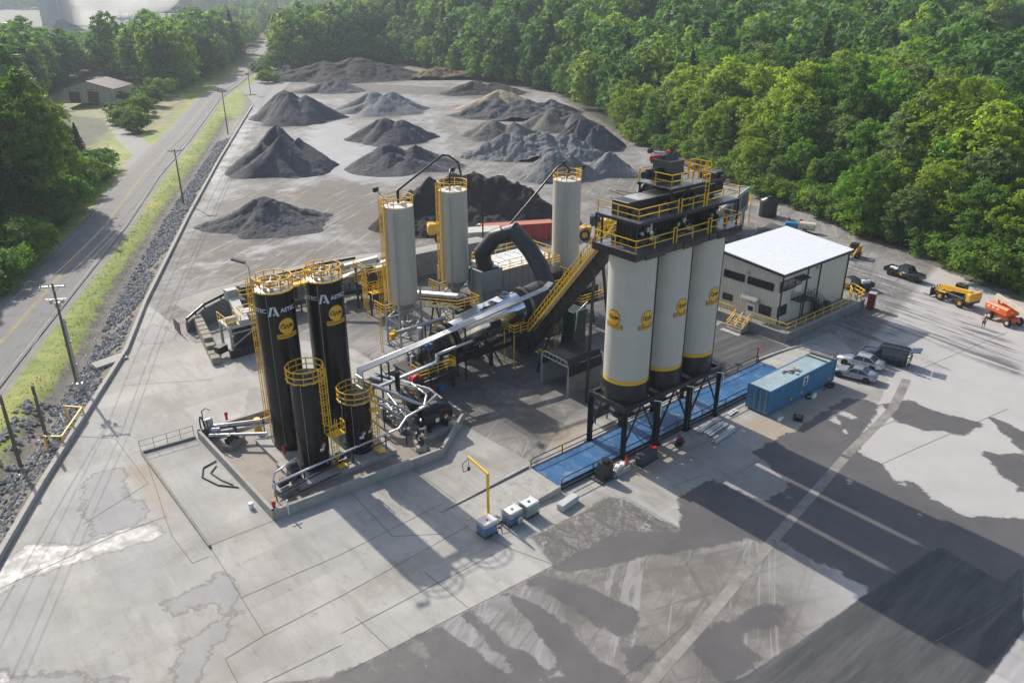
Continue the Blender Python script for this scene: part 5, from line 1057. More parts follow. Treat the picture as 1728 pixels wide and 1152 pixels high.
rod('pneumatic_pipe', 'black pipe leaving the middle slender silo and dropping behind the elbow duct', 'pipe', [PT(779, 300, 35), PT(789, 306, 35), PT(814, 338, 35.4), PT(815, 400, 35.4)], .1, M['black'], group='black pneumatic pipes')
rod('pneumatic_pipe', 'straight black pipe climbing from the elbow duct to the slender silo by the stairs', 'pipe', [PT(853, 388, 31.0), PT(940, 284, 29.4), PT(950, 277, 29.2), PT(961, 286, 29.0), Vector((19.6, 29, 16.8))], .14, M['black'], group='black pneumatic pipes')
rod('gooseneck_pipe', 'short gooseneck pipe with box on the middle slender silo', 'pipe', [Vector((5.0, 33.3, 16.8)), Vector((5.0, 33.3, 18.2)), Vector((5.6, 33.9, 19.0)), Vector((6.2, 34.4, 19.0))], .12, M['black'])
for p, lab in ((PT(764, 286, 33.5), 'small floodlight on top of the middle slender silo'), (PT(952, 275, 28.9), 'small floodlight above the right slender silo roof'), (PT(985, 281, 28.9), 'black lamp on the ladder top of the right slender silo'), (PT(634, 320, 31.3), 'black lamp on an arm left of the leftmost slender silo')):
    T = pthing('floodlight', lab, 'floodlight', p.x, p.y, p.z, 'floodlights on the slender silos')
    m = MB(); m.box((p.x, p.y, p.z), (.75, .35, .5), .5, bev=.06); pb(m, 'lamp_head', M['black'], T)
    q = Vector((-3.4-1.2, 31.3, 16.7)) if p.x < -4 else Vector((p.x+.1, p.y, 16.7)); m = MB(); m.tube([q, q+Vector((0, 0, .5)), p], .04, 6); pb(m, 'arm', M['black'], T)
# ================================================================ DRYER DRUM
T = pthing('dryer_drum', 'large sloping drum with mirror-bright jacket and black ends', 'drum dryer', 2, 21.8, 0)
DA = Vector((-5.2, 22.0, 3.75)); DB = Vector((10.4, 22.0, 6.1)); du = (DB-DA).normalized(); dl = (DB-DA).length
def dr(q): return DA+du*(dl*q)
m = MB(); m.tube([dr(.13), dr(.70)], 1.80, 56, cap=False); pb(m, 'jacket', M['chrome'], T)
m = MB(); m.tube([dr(0), dr(.13)], 1.55, 40); m.tube([dr(.7), dr(.72), dr(1.0)], [1.78, 1.72, 1.72], 48); pb(m, 'drum_shell', M['dust'], T)
for q in (.055, .76): m = MB(); m.tube([dr(q-.012), dr(q+.016)], 1.98, 48); pb(m, 'riding_ring', mat('worn_tyre_steel', (.25, .2, .14), .35, .7) if q < .1 else bpy.data.materials['worn_tyre_steel'], T)
m = MB(); m.tube([dr(.093), dr(.104)], 2.0, 44); pb(m, 'girth_gear', M['black'], T)
m = MB(); m.plate([dr(.2)+Vector((0, -.5, 1.86)), dr(.62)+Vector((0, -.5, 1.86)), dr(.62)+Vector((0, .8, 1.9)), dr(.2)+Vector((0, .8, 1.9))], .12); m.box(dr(.45)+Vector((0, 0, 1.9)), (2.6, 1.0, .2)); m.box(dr(.6)+Vector((0, .4, 2.05)), (1.0, 1.0, .3)); pb(m, 'access_cover', M['chrome'], T)
m = MB(); m.box(dr(.42)+Vector((0, -1.8, .3)), (1.3, .2, .8)); m.box(dr(.30)+Vector((0, -1.84, -.45)), (1.6, .1, .5)); pb(m, 'side_hatch', M['black'], T)
m = MB()
for y in (-1.25, 1.25): m.beam(dr(-.02)+Vector((0, y, -2.15)), dr(.98)+Vector((0, y, -2.15)), .25, .5)
for q in (0, .2, .4, .6, .8, .97): m.beam(dr(q)+Vector((0, -1.25, -2.15)), dr(q)+Vector((0, 1.25, -2.15)), .2, .3)
m.span(-4.6, 8, 20.1, 20.45, 1.9, 2.3); m.box(dr(.5)+Vector((0, 0, -1.4)), (11, 1.9, .5)); pb(m, 'base_frame', M['black'], T)
for q in (.04, .4, .74):
    for y in (-1.25, 1.25): p = dr(q); m = MB(); m.beam((p.x, p.y+y, 0), (p.x, p.y+y, p.z-2.35), .35, .35); m.beam((p.x+1.3, p.y+y, 0), (p.x+.1, p.y+y, p.z-2.5), .16); pb(m, 'leg', M['black'], T)
m = MB(); m.box((10.2, 21.8, 4.9), (1.8, 3.2, 4.2), bev=.1); m.prism([(9.0, 20.2), (11.2, 20.2), (11.2, 23.4), (9.0, 23.4)], 1.2, 2.7); pb(m, 'exhaust_breech', M['dkgray'], T)
m = MB(); m.cyl(dr(0)-du*.2, dr(0)-du*1.9, .85, 28); m.cyl(dr(0)-du*1.9, dr(0)-du*2.6, 1.15, 28, r2=.9); m.cyl(dr(0)-du*2.5+Vector((0, -1.3, .2)), dr(0)-du*2.5+Vector((0, -.3, .2)), .8, 22); pb(m, 'burner', M['black'], T)
m = MB(); m.box(dr(0)-du*2.2+Vector((.3, -1.2, 1.2)), (.8, .7, .6), bev=.05); pb(m, 'blue_motor', M['blue'], T)
m = MB(); m.box(dr(0)-du*2.4+Vector((-.6, -1.0, 1.2)), (.6, .6, .8)); m.cyl(dr(0)-du*1.5+Vector((0, .9, .9)), dr(0)-du*1.5+Vector((0, .9, 2.4)), .3, 14); rr.seed(9); clutter(m, -8.6, -5.6, 19.6, 23.6, 2.5, 22, 1.3); pb(m, 'burner_gear', M['galv'], T)
m = MB(); m.rail([(-9.4, 19.0, 2.3), (-5.0, 19.0, 2.3), (-5.0, 20.2, 2.3)], post=1.0, mid=2); m.rail([(-9.4, 19.0, 2.3), (-9.4, 20.6, 2.3)], post=.8, mid=2); m.box((-5.2, 19.2, 2.8), (.5, .5, .6)); m.ladder((-9.5, 20.1, 0), 2.3, (-1, 0, 0), None); pb(m, 'service_platform', M['yellow'], T)
m = MB(); m.span(-9.5, -4.9, 19.0, 24.0, 1.9, 2.15); m.cyl((-9.8, 19.4, 1.2), (-5.2, 19.4, 1.2), .25, 12); pb(m, 'skid', M['dust'], T)
for x in (-9.2, -5.2):
    for y in (19.2, 23.8): m = MB(); m.beam((x, y, 0), (x, y, 1.9), .3); pb(m, 'leg', M['black'], T)
# inlet platform and feed conveyor between the slender silos
T = pthing('feed_conveyor', 'sloping feed conveyor with bright cover and yellow walkway ending over the drum', 'conveyor', -3.0, 36, 0)
a_, b_ = PT(700, 500, 34.5), PT(775, 507, 26.0)
m = MB(); m.beam(a_, b_, .9, .5); pb(m, 'belt_frame', M['dust'], T)
m = MB(); m.tube([a_+Vector((0, 0, .4)), b_+Vector((0, 0, .4))], .42, 16); pb(m, 'cover', M['alu'], T)
m = MB(); w0_, w1_ = a_+Vector((-.9, -.9, -.5)), b_+Vector((-.9, -.9, -.5)); m.rail([w0_+Vector((-.3, -.3, 0)), w1_+Vector((-.3, -.3, 0))], post=1.3, mid=2); pp_ = w1_; m.rail([pp_+Vector((-.3, -.3, 0)), pp_+Vector((2.6, -.6, 0)), pp_+Vector((2.6, 1.8, 0))], post=.9, mid=2); pb(m, 'walkway_railing', M['yellow'], T); m = MB(); m.beam(w0_, w1_, .7, .05); m.span(pp_.x-.3, pp_.x+2.6, pp_.y-.6, pp_.y+1.8, pp_.z-.12, pp_.z-.03); pb(m, 'walkway', M['grate'], T)
m = MB(); m.beam((b_.x, b_.y, 0), (b_.x, b_.y, b_.z), .2); m.beam((b_.x+2, b_.y+1, 0), (b_.x+2, b_.y+1, b_.z), .2); mid_ = a_.lerp(b_, .45); m.beam((mid_.x+1.2, mid_.y, 0), mid_, .14); m.beam((mid_.x-.9, mid_.y, 0), mid_, .14); m.box(b_+Vector((.2, -.3, -.6)), (1.3, 1.3, 1.8)); pb(m, 'support_frame', M['black'], T)
rod('grey_screw_conveyor', 'long thin grey tube conveyor slanting in front of the leftmost slender silo', 'conveyor', [PT(668, 562, 27.0), PT(752, 536, 24.4)], .22, M['gray'], 12)
m = MB(); q_ = PT(668, 562, 27.0); m.cyl(q_+Vector((-.3, 0, 0)), q_+Vector((-.1, 0, 0)), .45, 12); m.box(q_+Vector((-.5, 0, -.2)), (.5, .5, .6)); one('screw_motor', 'yellow motor guard at the low end of the thin tube conveyor', 'motor', m, M['yellow'], q_.x, q_.y)
rr.seed(21); T = pthing('additive_skid', 'cluttered black skid of tanks and valves between the drum and the silo legs', 'equipment skid', 0, 27)
m = MB(); m.span(-2.5, 2.5, 25.4, 28.6, .1, .4); [m.beam((x, y, .1), (x, y, 3.6), .14) for x in (-2.4, 0, 2.4) for y in (25.5, 28.5)]; [m.beam((x, 25.5, 3.5), (x, 28.5, 3.5), .12) for x in (-2.4, 0, 2.4)]; m.beam((-2.4, 25.5, .3), (0, 25.5, 3.5), .1); m.beam((0, 25.5, .3), (2.4, 25.5, 3.5), .1); pb(m, 'frame', M['black'], T)
m = MB(); m.lathe((1.0, 26.8, 0), [(.8, .4), (.8, 2.6), (.3, 2.9)], 24); m.lathe((-1.0, 27.2, 0), [(.5, .4), (.5, 1.9), (.2, 2.1)], 20); clutter(m, -2.3, 2.3, 25.6, 28.4, .4, 20, 1.4); pb(m, 'vessels', M['galv'], T)
m = MB(); m.lathe((-.9, 27.6, 0), [(.28, 3.4), (.28, 3.6), (.05, 3.8)], 14); pb(m, 'red_cap', M['red'], T)
m = MB(); m.rail([(-2.2, 25.6, 3.6), (-.6, 25.6, 3.6), (-.6, 27, 3.6), (-2.2, 27, 3.6)], h=.7, post=.5, closed=True); pb(m, 'guard', M['yellow'], T)
# ================================================================ BAGHOUSE + DUCT
T = pthing('baghouse', 'long grey dust-collector box with white roof and yellow roof railing', 'baghouse', 14.5, 34, 0)
m = MB(); m.span(10.6, 20.2, 31.4, 36.8, 1.6, 6.0)
for k in range(9): m.span(11.4+k*1.05, 11.46+k*1.05, 31.33, 31.4, 1.8, 5.8)
m.span(10.6, 20.2, 31.3, 31.4, 1.5, 1.7); pb(m, 'casing', M['gray'], T)
m = MB(); m.span(10.5, 20.3, 31.3, 36.9, 6.0, 6.12)
for k in range(6): m.span(11+k*1.5, 12.2+k*1.5, 31.8, 36.4, 6.12, 6.2)
pb(m, 'roof', M['white'], T)
m = MB(); m.rail([(10.6, 31.4, 6.12), (20.2, 31.4, 6.12), (20.2, 36.8, 6.12), (10.6, 36.8, 6.12)], post=1.9, closed=True); m.span(10.5, 20.3, 31.22, 31.3, 5.95, 6.12); pb(m, 'roof_railing', M['yellow'], T)
m = MB()
for x in (11.2, 15.4, 19.6): m.prism([(x-1, 31.8), (x+1, 31.8), (x+1, 36.4), (x-1, 36.4)], .9, 1.6)
pb(m, 'dust_hopper', M['dkgray'], T)
for x in (10.9, 15.4, 19.9):
    for y in (31.7, 36.5): m = MB(); m.beam((x, y, 0), (x, y, 1.6), .25); pb(m, 'leg', M['gray'], T)
T = pthing('inlet_chamber', 'grey inlet chamber with tapering hopper at the near end of the dust collector', 'inlet chamber', 9.2, 31.5)
m = MB(); m.span(7.2, 10.5, 30.4, 33.2, 4.2, 6.9); 
m.add([(7.2, 30.4, 4.2), (10.5, 30.4, 4.2), (10.5, 33.2, 4.2), (7.2, 33.2, 4.2), (8.8, 31.2, 1.2), (9.6, 31.2, 1.2), (9.6, 32.2, 1.2), (8.8, 32.2, 1.2)], [(0, 1, 5, 4), (1, 2, 6, 5), (2, 3, 7, 6), (3, 0, 4, 7), (4, 5, 6, 7)]); pb(m, 'chamber', M['gray'], T)
m = MB(); m.cyl((9.2, 31.7, .3), (9.2, 31.7, 1.2), .35, 12); m.beam((8.1, 30.3, 0), (8.1, 30.3, 4.2), .16); m.beam((10.4, 30.3, 0), (10.4, 30.3, 4.2), .16); pb(m, 'outlet', M['gray'], T)
dm_ = mat('duct_black_skin', (.030, .033, .038), .48, var=.2, dirt=(.06, .06, .06, .5))
T = pthing('exhaust_duct', 'huge black elbow duct arching from the dust collector down to the drum', 'duct', 9, 28, 0)
def dpt(px, py, q): return PT(px, py, 31.4+(22.0-31.4)*q)
path = [PT(819, 462, 31.6), PT(814, 426, 31.6), PT(836, 400, 30.2), PT(868, 391, 28.2), PT(893, 420, 25.8), PT(912, 450, 23.6), PT(922, 480, 22.3), PT(922, 505, 22.1)]
m = MB(); m.tube(path, 1.0, 20, smooth=False); pb(m, 'duct_run', dm_, T)
m = MB()
for p in (path[0]+Vector((0, 0, 1.4)), path[-1]): m.lathe(p, [(1.08, -.08), (1.08, .08)], 28)
m.box((path[0].x, 31.6, 7.0), (2.4, 2.4, .2)); pb(m, 'flange', M['black'], T)
m = MB(); q_ = path[-1]; m.add([(q_.x-1.2, 21.0, q_.z+.9), (q_.x+1.3, 21.0, q_.z+.9), (q_.x+1.3, 23.4, q_.z+.9), (q_.x-1.2, 23.4, q_.z+.9), (9.2, 20.4, 5.5), (11.3, 20.4, 5.5), (11.3, 23.5, 5.5), (9.2, 23.5, 5.5)], [(0, 3, 2, 1), (0, 1, 5, 4), (1, 2, 6, 5), (2, 3, 7, 6), (3, 0, 4, 7), (4, 5, 6, 7)]); pb(m, 'transition_box', dm_, T)
# ---- platforms with machinery right of the duct
rr.seed(2)
T = pthing('screen_unit', 'cluttered black machinery with yellow railings below the right slender silo', 'machinery', 14.5, 25.5)
m = MB(); m.span(12.4, 17.2, 23.6, 27.2, 5.2, 5.3); [m.beam((x, y, 0), (x, y, 5.2), .2) for x in (12.6, 17.0) for y in (23.8, 27.0)]; m.box((14.4, 25.8, 6.1), (2.4, 2.0, 1.6), bev=.1); clutter(m, 12.6, 17, 24, 27, 5.3, 16, 1.2); m.beam((12.6, 23.8, .2), (17, 23.8, 5.2), .14); pb(m, 'frame', M['black'], T)
m = MB(); m.rail([(12.4, 23.6, 5.3), (17.2, 23.6, 5.3), (17.2, 27.2, 5.3)], post=1.1, mid=2); m.rail([(12.4, 23.6, 5.3), (12.4, 25.5, 5.3)], post=.9, mid=2); m.rail([(13.6, 26.2, 7.2), (16.2, 26.2, 7.2), (16.2, 28, 7.2), (13.6, 28, 7.2)], post=.9, mid=2, closed=True); m.ladder((12.2, 24.6, 0), 5.2, (-1, 0, 0), None); pb(m, 'railing', M['yellow'], T)
m = MB(); m.cyl((15.8, 24.6, 5.9), (16.6, 24.6, 5.9), .3, 12); pb(m, 'red_motor', M['red'], T)
m = MB(); m.cyl((12.9, 26.6, 6.3), (13.9, 26.6, 6.3), .35, 12); pb(m, 'blue_motor', M['blue'], T)
T = pthing('recycle_platform', 'yellow-railed platform on black legs seen between stairs and nearest product silo', 'platform', 12.8, 16.8)
m = MB(); m.span(13.4, 18.6, 19.4, 22.4, 4.3, 4.5); [m.beam((x, y, 0), (x+(.8 if x < 15 else -.8), y, 4.3), .18) for x in (13.4, 18.6) for y in (19.6, 22.2)]; m.box((16, 21.2, 5.2), (2.4, 1.6, 1.4)); clutter(m, 13.6, 18.4, 19.8, 22.2, 4.5, 12, 1); pb(m, 'frame', M['black'], T)
m = MB(); m.rail([(13.4, 22.4, 4.5), (13.4, 19.4, 4.5), (18.6, 19.4, 4.5), (18.6, 22.4, 4.5)], post=1.1, mid=2); m.rail([(14, 22.2, 6), (18, 22.2, 6)], post=1.0, mid=2); pb(m, 'railing', M['yellow'], T)
# green-black control tower under the conveyor, yellow stair beside it
T = pthing('bucket_tower', 'tall dark green rectangular casing rising behind the concrete shelter', 'casing', 8.2, 14.6)
m = MB(); m.box((8.3, 15.2, 3.4), (1.9, 1.7, 6.4), bev=.04); pb(m, 'casing', mat('dark_green_paint', (.014, .032, .028), .45, dirt=(.05, .05, .05, .5)), T)
m = MB(); m.tube([(7.5, 14.2, 4.6), (7.5, 14.0, 6.8), (9.0, 14.0, 7.6)], .07, 6); m.box((7.6, 14.2, 2.7), (.2, .1, .3)); pb(m, 'conduit', M['alu'], T)
T = pthing('access_stair', 'steep yellow stair and ladder beside the dark green casing', 'stairs', 6.6, 17.5)
m = MB(); m.ladder((6.9, 16.6, 0), 4.8, (-1, 0, 0), None); [m.span(4.9+.22*k, 5.3+.22*k, 16.2, 17.2, 2.0-.2*k, 2.04-.2*k) for k in range(9)]; m.rail([(4.9, 16.2, 2.0), (6.9, 16.2, .2)], post=.6); m.beam((4.9, 17.2, 2.0), (6.9, 17.2, .2), .06, .25); pb(m, 'stair', M['yellow'], T)
# ---- concrete drive-through shelter
T = pthing('loadout_shelter', 'open-fronted concrete shelter with arched black ribbed roof', 'shelter', 4.5, 12, 0)
x0, x1, y0, y1 = 2.6, 7.2, 9.9, 14.0
m = MB(); m.span(x0, x1, y0, y0+.3, 0, 2.3); pb(m, 'side_wall', M['concdk'], T); m = MB(); m.span(x0, x1, y1-.3, y1, 0, 2.3); pb(m, 'side_wall', M['concdk'], T)
m = MB(); prof = [(y0-.02, 2.2), (y0-.02, 3.3), (y0+.45, 3.85), (y1-.45, 3.85), (y1+.02, 3.3), (y1+.02, 2.2)]
for k in range(len(prof)-1):
    (ya, za), (yb, zb) = prof[k], prof[k+1]; n = Vector((0, -(zb-za), yb-ya)).normalized()*.1
    m.add([(x0-.1, ya, za), (x1+.1, ya, za), (x1+.1, yb, zb), (x0-.1, yb, zb), (x0-.1, ya-n.y*0, za), (x1+.1, ya, za)], [(0, 1, 2, 3)])
    for i in range(14):
        x = x0+i*(x1-x0)/13; m.beam((x, ya, za), (x, yb, zb), .14, .14)
pb(m, 'roof_sheet', M['black'], T)
m = MB(); m.beam((x0-.05, y0, 0), (x0-.05, y0, 3.3), .12); m.beam((x0-.05, y1, 0), (x0-.05, y1, 3.3), .12); m.beam((x0-.05, y0, 3.3), (x0-.05, y1, 3.3), .12); m.beam((x0-.05, y0+.4, 3.85), (x0-.05, y1-.4, 3.85), .1); m.beam((x0-.05, y0, 3.3), (x0-.05, y0+.4, 3.85), .1); m.beam((x0-.05, y1, 3.3), (x0-.05, y1-.4, 3.85), .1); [m.beam((x0-.05, y, 3.3), (x0-.05, y, 3.85), .06) for y in np.linspace(y0+.6, y1-.6, 6)]; pb(m, 'portal_frame', M['gray'], T)
# ================================================================ COLD FEED: retaining wall, bins, conveyors
wl = [PZ(316, 545, 1.2), PZ(345, 520, 2.0), PZ(400, 492, 2.6), PZ(470, 470, 2.8), PZ(540, 452, 3.0), PZ(600, 441, 3.0), PZ(650, 434, 3.2), PZ(700, 430, 3.4), PZ(762, 417, 3.6), PZ(830, 405, 3.6)]
T = pthing('ramp_wall', 'long curved concrete retaining wall of the loader ramp behind the feed bins', 'retaining wall', wl[4].x, wl[4].y)
m = MB(); vs = []
for i, p in enumerate(wl):
    d_ = (wl[min(i+1, len(wl)-1)]-wl[max(i-1, 0)]); d_.z = 0; n = Vector((-d_.y, d_.x, 0)).normalized(); q = p+n*.3; f_ = p+n*9; vs += [(p.x, p.y, -.1), (p.x, p.y, p.z), (q.x, q.y, p.z), (q.x, q.y, -.1)]
nw = len(wl); m.add(vs, [(4*i+j, 4*i+4+j, 4*i+4+(j+1) % 4, 4*i+(j+1) % 4) for i in range(nw-1) for j in range(4)]+[(3, 2, 1, 0), (4*nw-4, 4*nw-3, 4*nw-2, 4*nw-1)]); pb(m, 'wall', M['concdk'], T)
m = MB()
for i in range(5):
    a, b = wl[i], wl[i+1]; up3 = Vector((0, 0, .5)); m.beam(a+up3, b+up3, .1, .35)
    for k in range(2): p = a.lerp(b, k/2); m.beam(p, p+Vector((0, 0, .7)), .14)
pb(m, 'guard_rail', M['black'], T)
m = MB(); k = 14; vs = []     # earth ramp behind the wall
for i, p in enumerate(wl):
    d_ = (wl[min(i+1, nw-1)]-wl[max(i-1, 0)]); d_.z = 0; n = Vector((-.1, 1, 0)); h = .03 if i <= 1 else max(.05, p.z-.15)
    a = p+n*.31; b = p+n*3.2; c_ = p+n*10
    vs += [(a.x, a.y, h), (b.x, b.y, h), (c_.x, c_.y, .02)]
m.add(vs, [(3*i+j, 3*i+3+j, 3*i+4+j, 3*i+1+j) for i in range(1, nw-1) for j in (0, 1)], True)
e_ = mat('ramp_gravel', (.30, .285, .26), .9, var=.22, scale=.3, bump=.4, dirt=(.17, .16, .145, .6)); er = one('loader_ramp', None, None, m, e_, wl[4].x, wl[4].y); er['kind'] = 'structure'
def feed_bin(i, s, t, lab):
    T = pthing('feed_bin', lab, 'feed bin', s, t, 0, 'cold feed bins'); m = MB()
    m.add([(s-1.8, t-1.5, 3.6), (s+1.8, t-1.5, 3.6), (s+1.8, t+1.5, 3.6), (s-1.8, t+1.5, 3.6), (s-.8, t-.5, 1.8), (s+.8, t-.5, 1.8), (s+.8, t+.5, 1.8), (s-.8, t+.5, 1.8)], [(0, 1, 5, 4), (1, 2, 6, 5), (2, 3, 7, 6), (3, 0, 4, 7)])
    for a, b in (((-1.8, -1.5), (1.8, -1.5)), ((1.8, -1.5), (1.8, 1.5)), ((1.8, 1.5), (-1.8, 1.5)), ((-1.8, 1.5), (-1.8, -1.5))): m.beam((s+a[0], t+a[1], 3.7), (s+b[0], t+b[1], 3.7), .12, .3)
    pb(m, 'hopper', M['cream'] if i % 2 else M['gray'], T)
    m = MB(); m.span(s-1.5, s+1.5, t-1.2, t+1.2, 2.7, 2.9); pb(m, 'aggregate', M['dust'], T)
    for x in (-1.6, 1.6):
        for y in (-1.3, 1.3): m = MB(); m.beam((s+x, t+y, 0), (s+x, t+y, 3.6), .16); pb(m, 'leg', M['black'], T)
    m = MB(); m.span(s-1.9, s+1.9, t-2.3, t-1.6, 3.2, 3.26); m.rail([(s-1.9, t-2.3, 3.26), (s+1.9, t-2.3, 3.26)], post=1.2); pb(m, 'walkway', M['yellow'], T)
for i, lab in enumerate(('left feed bin with yellow walkway behind the tall black tanks', 'second feed bin from the left in front of the curved ramp wall', 'third feed bin, just left of the leftmost slender silo', 'fourth feed bin, half hidden by the leftmost slender silo')):
    feed_bin(i, -9.5+4.3*i, 51-(i-1.5)*.6, lab)
T = pthing('gathering_conveyor', 'long black conveyor running under the feed bins towards the screen tower', 'conveyor', -4, 47)
m = MB(); m.beam((-13, 49.8, 1.5), (4.5, 46.6, 1.5), .9, .5); m.beam((4.5, 46.6, 1.5), (3.0, 40, 5.0), .9, .4); [m.beam((x, 49.8-(x+13)*.18, 0), (x, 49.8-(x+13)*.18, 1.4), .16) for x in (-12, -8, -4, 0, 4)]; pb(m, 'frame', M['black'], T)
m = MB(); m.beam((-6, 47.6, 3.4), (2.5, 43.6, 6.3), .8, .14); pb(m, 'cover', M['galv'], T)
T = pthing('screen_tower', 'tower of yellow ladders and platforms left of the leftmost slender silo', 'screen tower', 0, 43, 0)
m = MB(); m.span(-1.8, 2.4, 41.8, 45.4, 3.3, 3.5); m.box((.5, 43.8, 4.5), (3.2, 2.6, 1.8), bev=.1); [m.beam((x, y, 0), (x, y, 5.6), .2) for x in (-1.7, 2.3) for y in (41.9, 45.3)]; m.box((1.2, 43.2, 1.4), (2.6, 2.2, 2.2)); m.cyl((-1, 43, 5.6), (-1, 43, 6.4), .4, 14); pb(m, 'frame', M['dust'], T)
m = MB(); m.box((.9, 42.4, 5.9), (3.0, .9, .5)); m.beam((-2.5, 46.8, 5.6), (1.5, 45, 6.4), .9, .3); pb(m, 'pale_housing', M['cream'], T)
m = MB(); m.rail([(-1.9, 45.4, 3.5), (-1.9, 41.7, 3.5), (2.5, 41.7, 3.5), (2.5, 45.4, 3.5)], post=1.0, mid=2); m.rail([(-1.9, 45.4, 5.5), (-1.9, 41.7, 5.5), (2.5, 41.7, 5.5)], post=1.0, mid=2)
m.ladder((-2.4, 41.6, 0), 5.2, (-1, 0, 0), 1.4); m.ladder((-.6, 41.2, 0), 5.2, (0, -1, 0), 1.6)
for k in range(12): m.span(.3+.24*k, .7+.24*k, 40.4, 41.2, 3.4-.28*k, 3.44-.28*k)
m.rail([(.3, 40.4, 3.4), (3.2, 40.4, .2)], post=.6); m.span(-2.2, 0.2, 40.4, 41.6, 3.4, 3.46); m.rail([(-2.2, 40.4, 3.46), (.2, 40.4, 3.46)], post=.8, mid=2); pb(m, 'ladders_and_rails', M['yellow'], T)
m = MB(); m.cyl((-.6, 40.2, 0), (-.6, 40.2, .9), .16, 10); one('fire_extinguisher', 'red extinguisher at the foot of the yellow ladder tower', 'extinguisher', m, M['red'], -.6, 40.2)
# ---- crushing skid at the left end
T = pthing('crusher_skid', 'pale screening unit with twin yellow-railed decks beside the block wall', 'screening plant', -18, 43.5)
m = MB(); m.span(-20.2, -16.2, 41.6, 44.6, 3.1, 3.4); m.cyl((-20.0, 42.4, 3.9), (-18.9, 42.4, 3.9), .45, 16); m.cyl((-17.4, 42.0, 3.8), (-16.3, 42.0, 3.8), .4, 14); m.box((-17.2, 43.6, 3.8), (1.6, 1.6, .8), bev=.1); pb(m, 'deck', M['cream'], T)
m = MB(); m.beam((-18.3, 41.4, 3.6), (-17.0, 47.8, 4.4), 1.1, .7); m.box((-17.0, 48.1, 4.8), (1.4, 1.0, 1.3)); pb(m, 'chute', M['gray'], T)
m = MB(); m.span(-20.6, -16.0, 40.6, 41.2, .0, 1.0); m.span(-19.6, -16.4, 41.6, 43.0, .3, 1.6); m.box((-21.2, 41.9, 1.0), (1.2, .9, .8), .4); m.span(-19.4, -16.5, 41.8, 44, 1.9, 2.9); pb(m, 'black_base', M['black'], T)
m = MB()
for x in (-20.0, -16.4):
    for y in (41.5, 44.5): m.beam((x, y, 0), (x, y, 3.1), .25)
m.beam((-20, 41.5, 1.0), (-16.4, 41.5, 3.0), .14); m.beam((-20, 41.5, 2.6), (-16.4, 41.5, 2.6), .14); pb(m, 'frame', M['gray'], T)
m = MB(); m.rail([(-20.2, 44.6, 3.4), (-20.2, 41.6, 3.4), (-18.6, 41.6, 3.4)], post=.9, mid=1); m.rail([(-18.6, 41.6, 3.4), (-18.6, 44.0, 3.4)], post=.9); m.rail([(-17.9, 44.6, 3.4), (-17.9, 42.8, 3.4), (-16.2, 42.8, 3.4), (-16.2, 44.6, 3.4)], post=.8, closed=True); m.rail([(-16.4, 47.0, 4.3), (-13.4, 46.6, 4.3), (-13.4, 48.8, 4.3), (-16.4, 49.0, 4.3)], post=1.0, closed=True); m.ladder((-13.2, 47.4, 0), 4.3, (1, 0, 0), 1.6); pb(m, 'railing', M['yellow'], T)
m = MB(); m.span(-16.5, -13.3, 46.6, 49.0, 4.15, 4.28); [m.beam((x, y, 0), (x, y, 4.1), .16) for x in (-16.3, -13.5) for y in (46.8, 48.8)]; m.box((-15, 48.4, 4.9), (1.6, .8, .9)); pb(m, 'rear_deck', M['black'], T)
m = MB(); m.box((-15.6, 41.4, 2.0), (.4, .4, .9)); one('red_fuel_can', 'red tank at the right corner of the pale screening unit', 'tank', m, M['red'], -15.6, 41.4)
# barrier wall of precast blocks with lifting holes
for i in range(9):
    q = i/9; x = -22.3+q*2.4; y = 40.9+q*12.6; hgt = 1.2 if i > 1 else .8; hgt = 1.6 if i > 2 else hgt
    T = pthing('concrete_block', ['first', 'second', 'third', 'fourth', 'fifth', 'sixth', 'seventh', 'eighth', 'last'][i]+' precast block from the camera in the row left of the screening unit', 'concrete block', x, y, 0, 'precast concrete blocks')
    if i == 0: T['label'] = 'nearest precast block, standing low at the free end of its row'
    m = MB(); m.box((x, y, hgt/2), (1.0, 1.32, hgt), -.19, bev=.08); pb(m, 'block', mat('tan_block_concrete', (.33, .29, .22), .85, var=.25, scale=1.5, bump=.4, dirt=(.15, .13, .1, .7)) if i == 0 else bpy.data.materials['tan_block_concrete'], T)
    m = MB(); [m.cyl((x, y+k, hgt-.02), (x, y+k, hgt+.004), .13, 10) for k in (-.3, .3)]; pb(m, 'lifting_hole', M['ink'], T)
m = MB(); m.beam((-22.6, 53.6, .8), (-22.7, 51.2, .8), .1, 1.6); one('steel_plate', 'dark upright steel plate leaning at the far end of the block row', 'steel plate', m, M['black'], -23, 51)
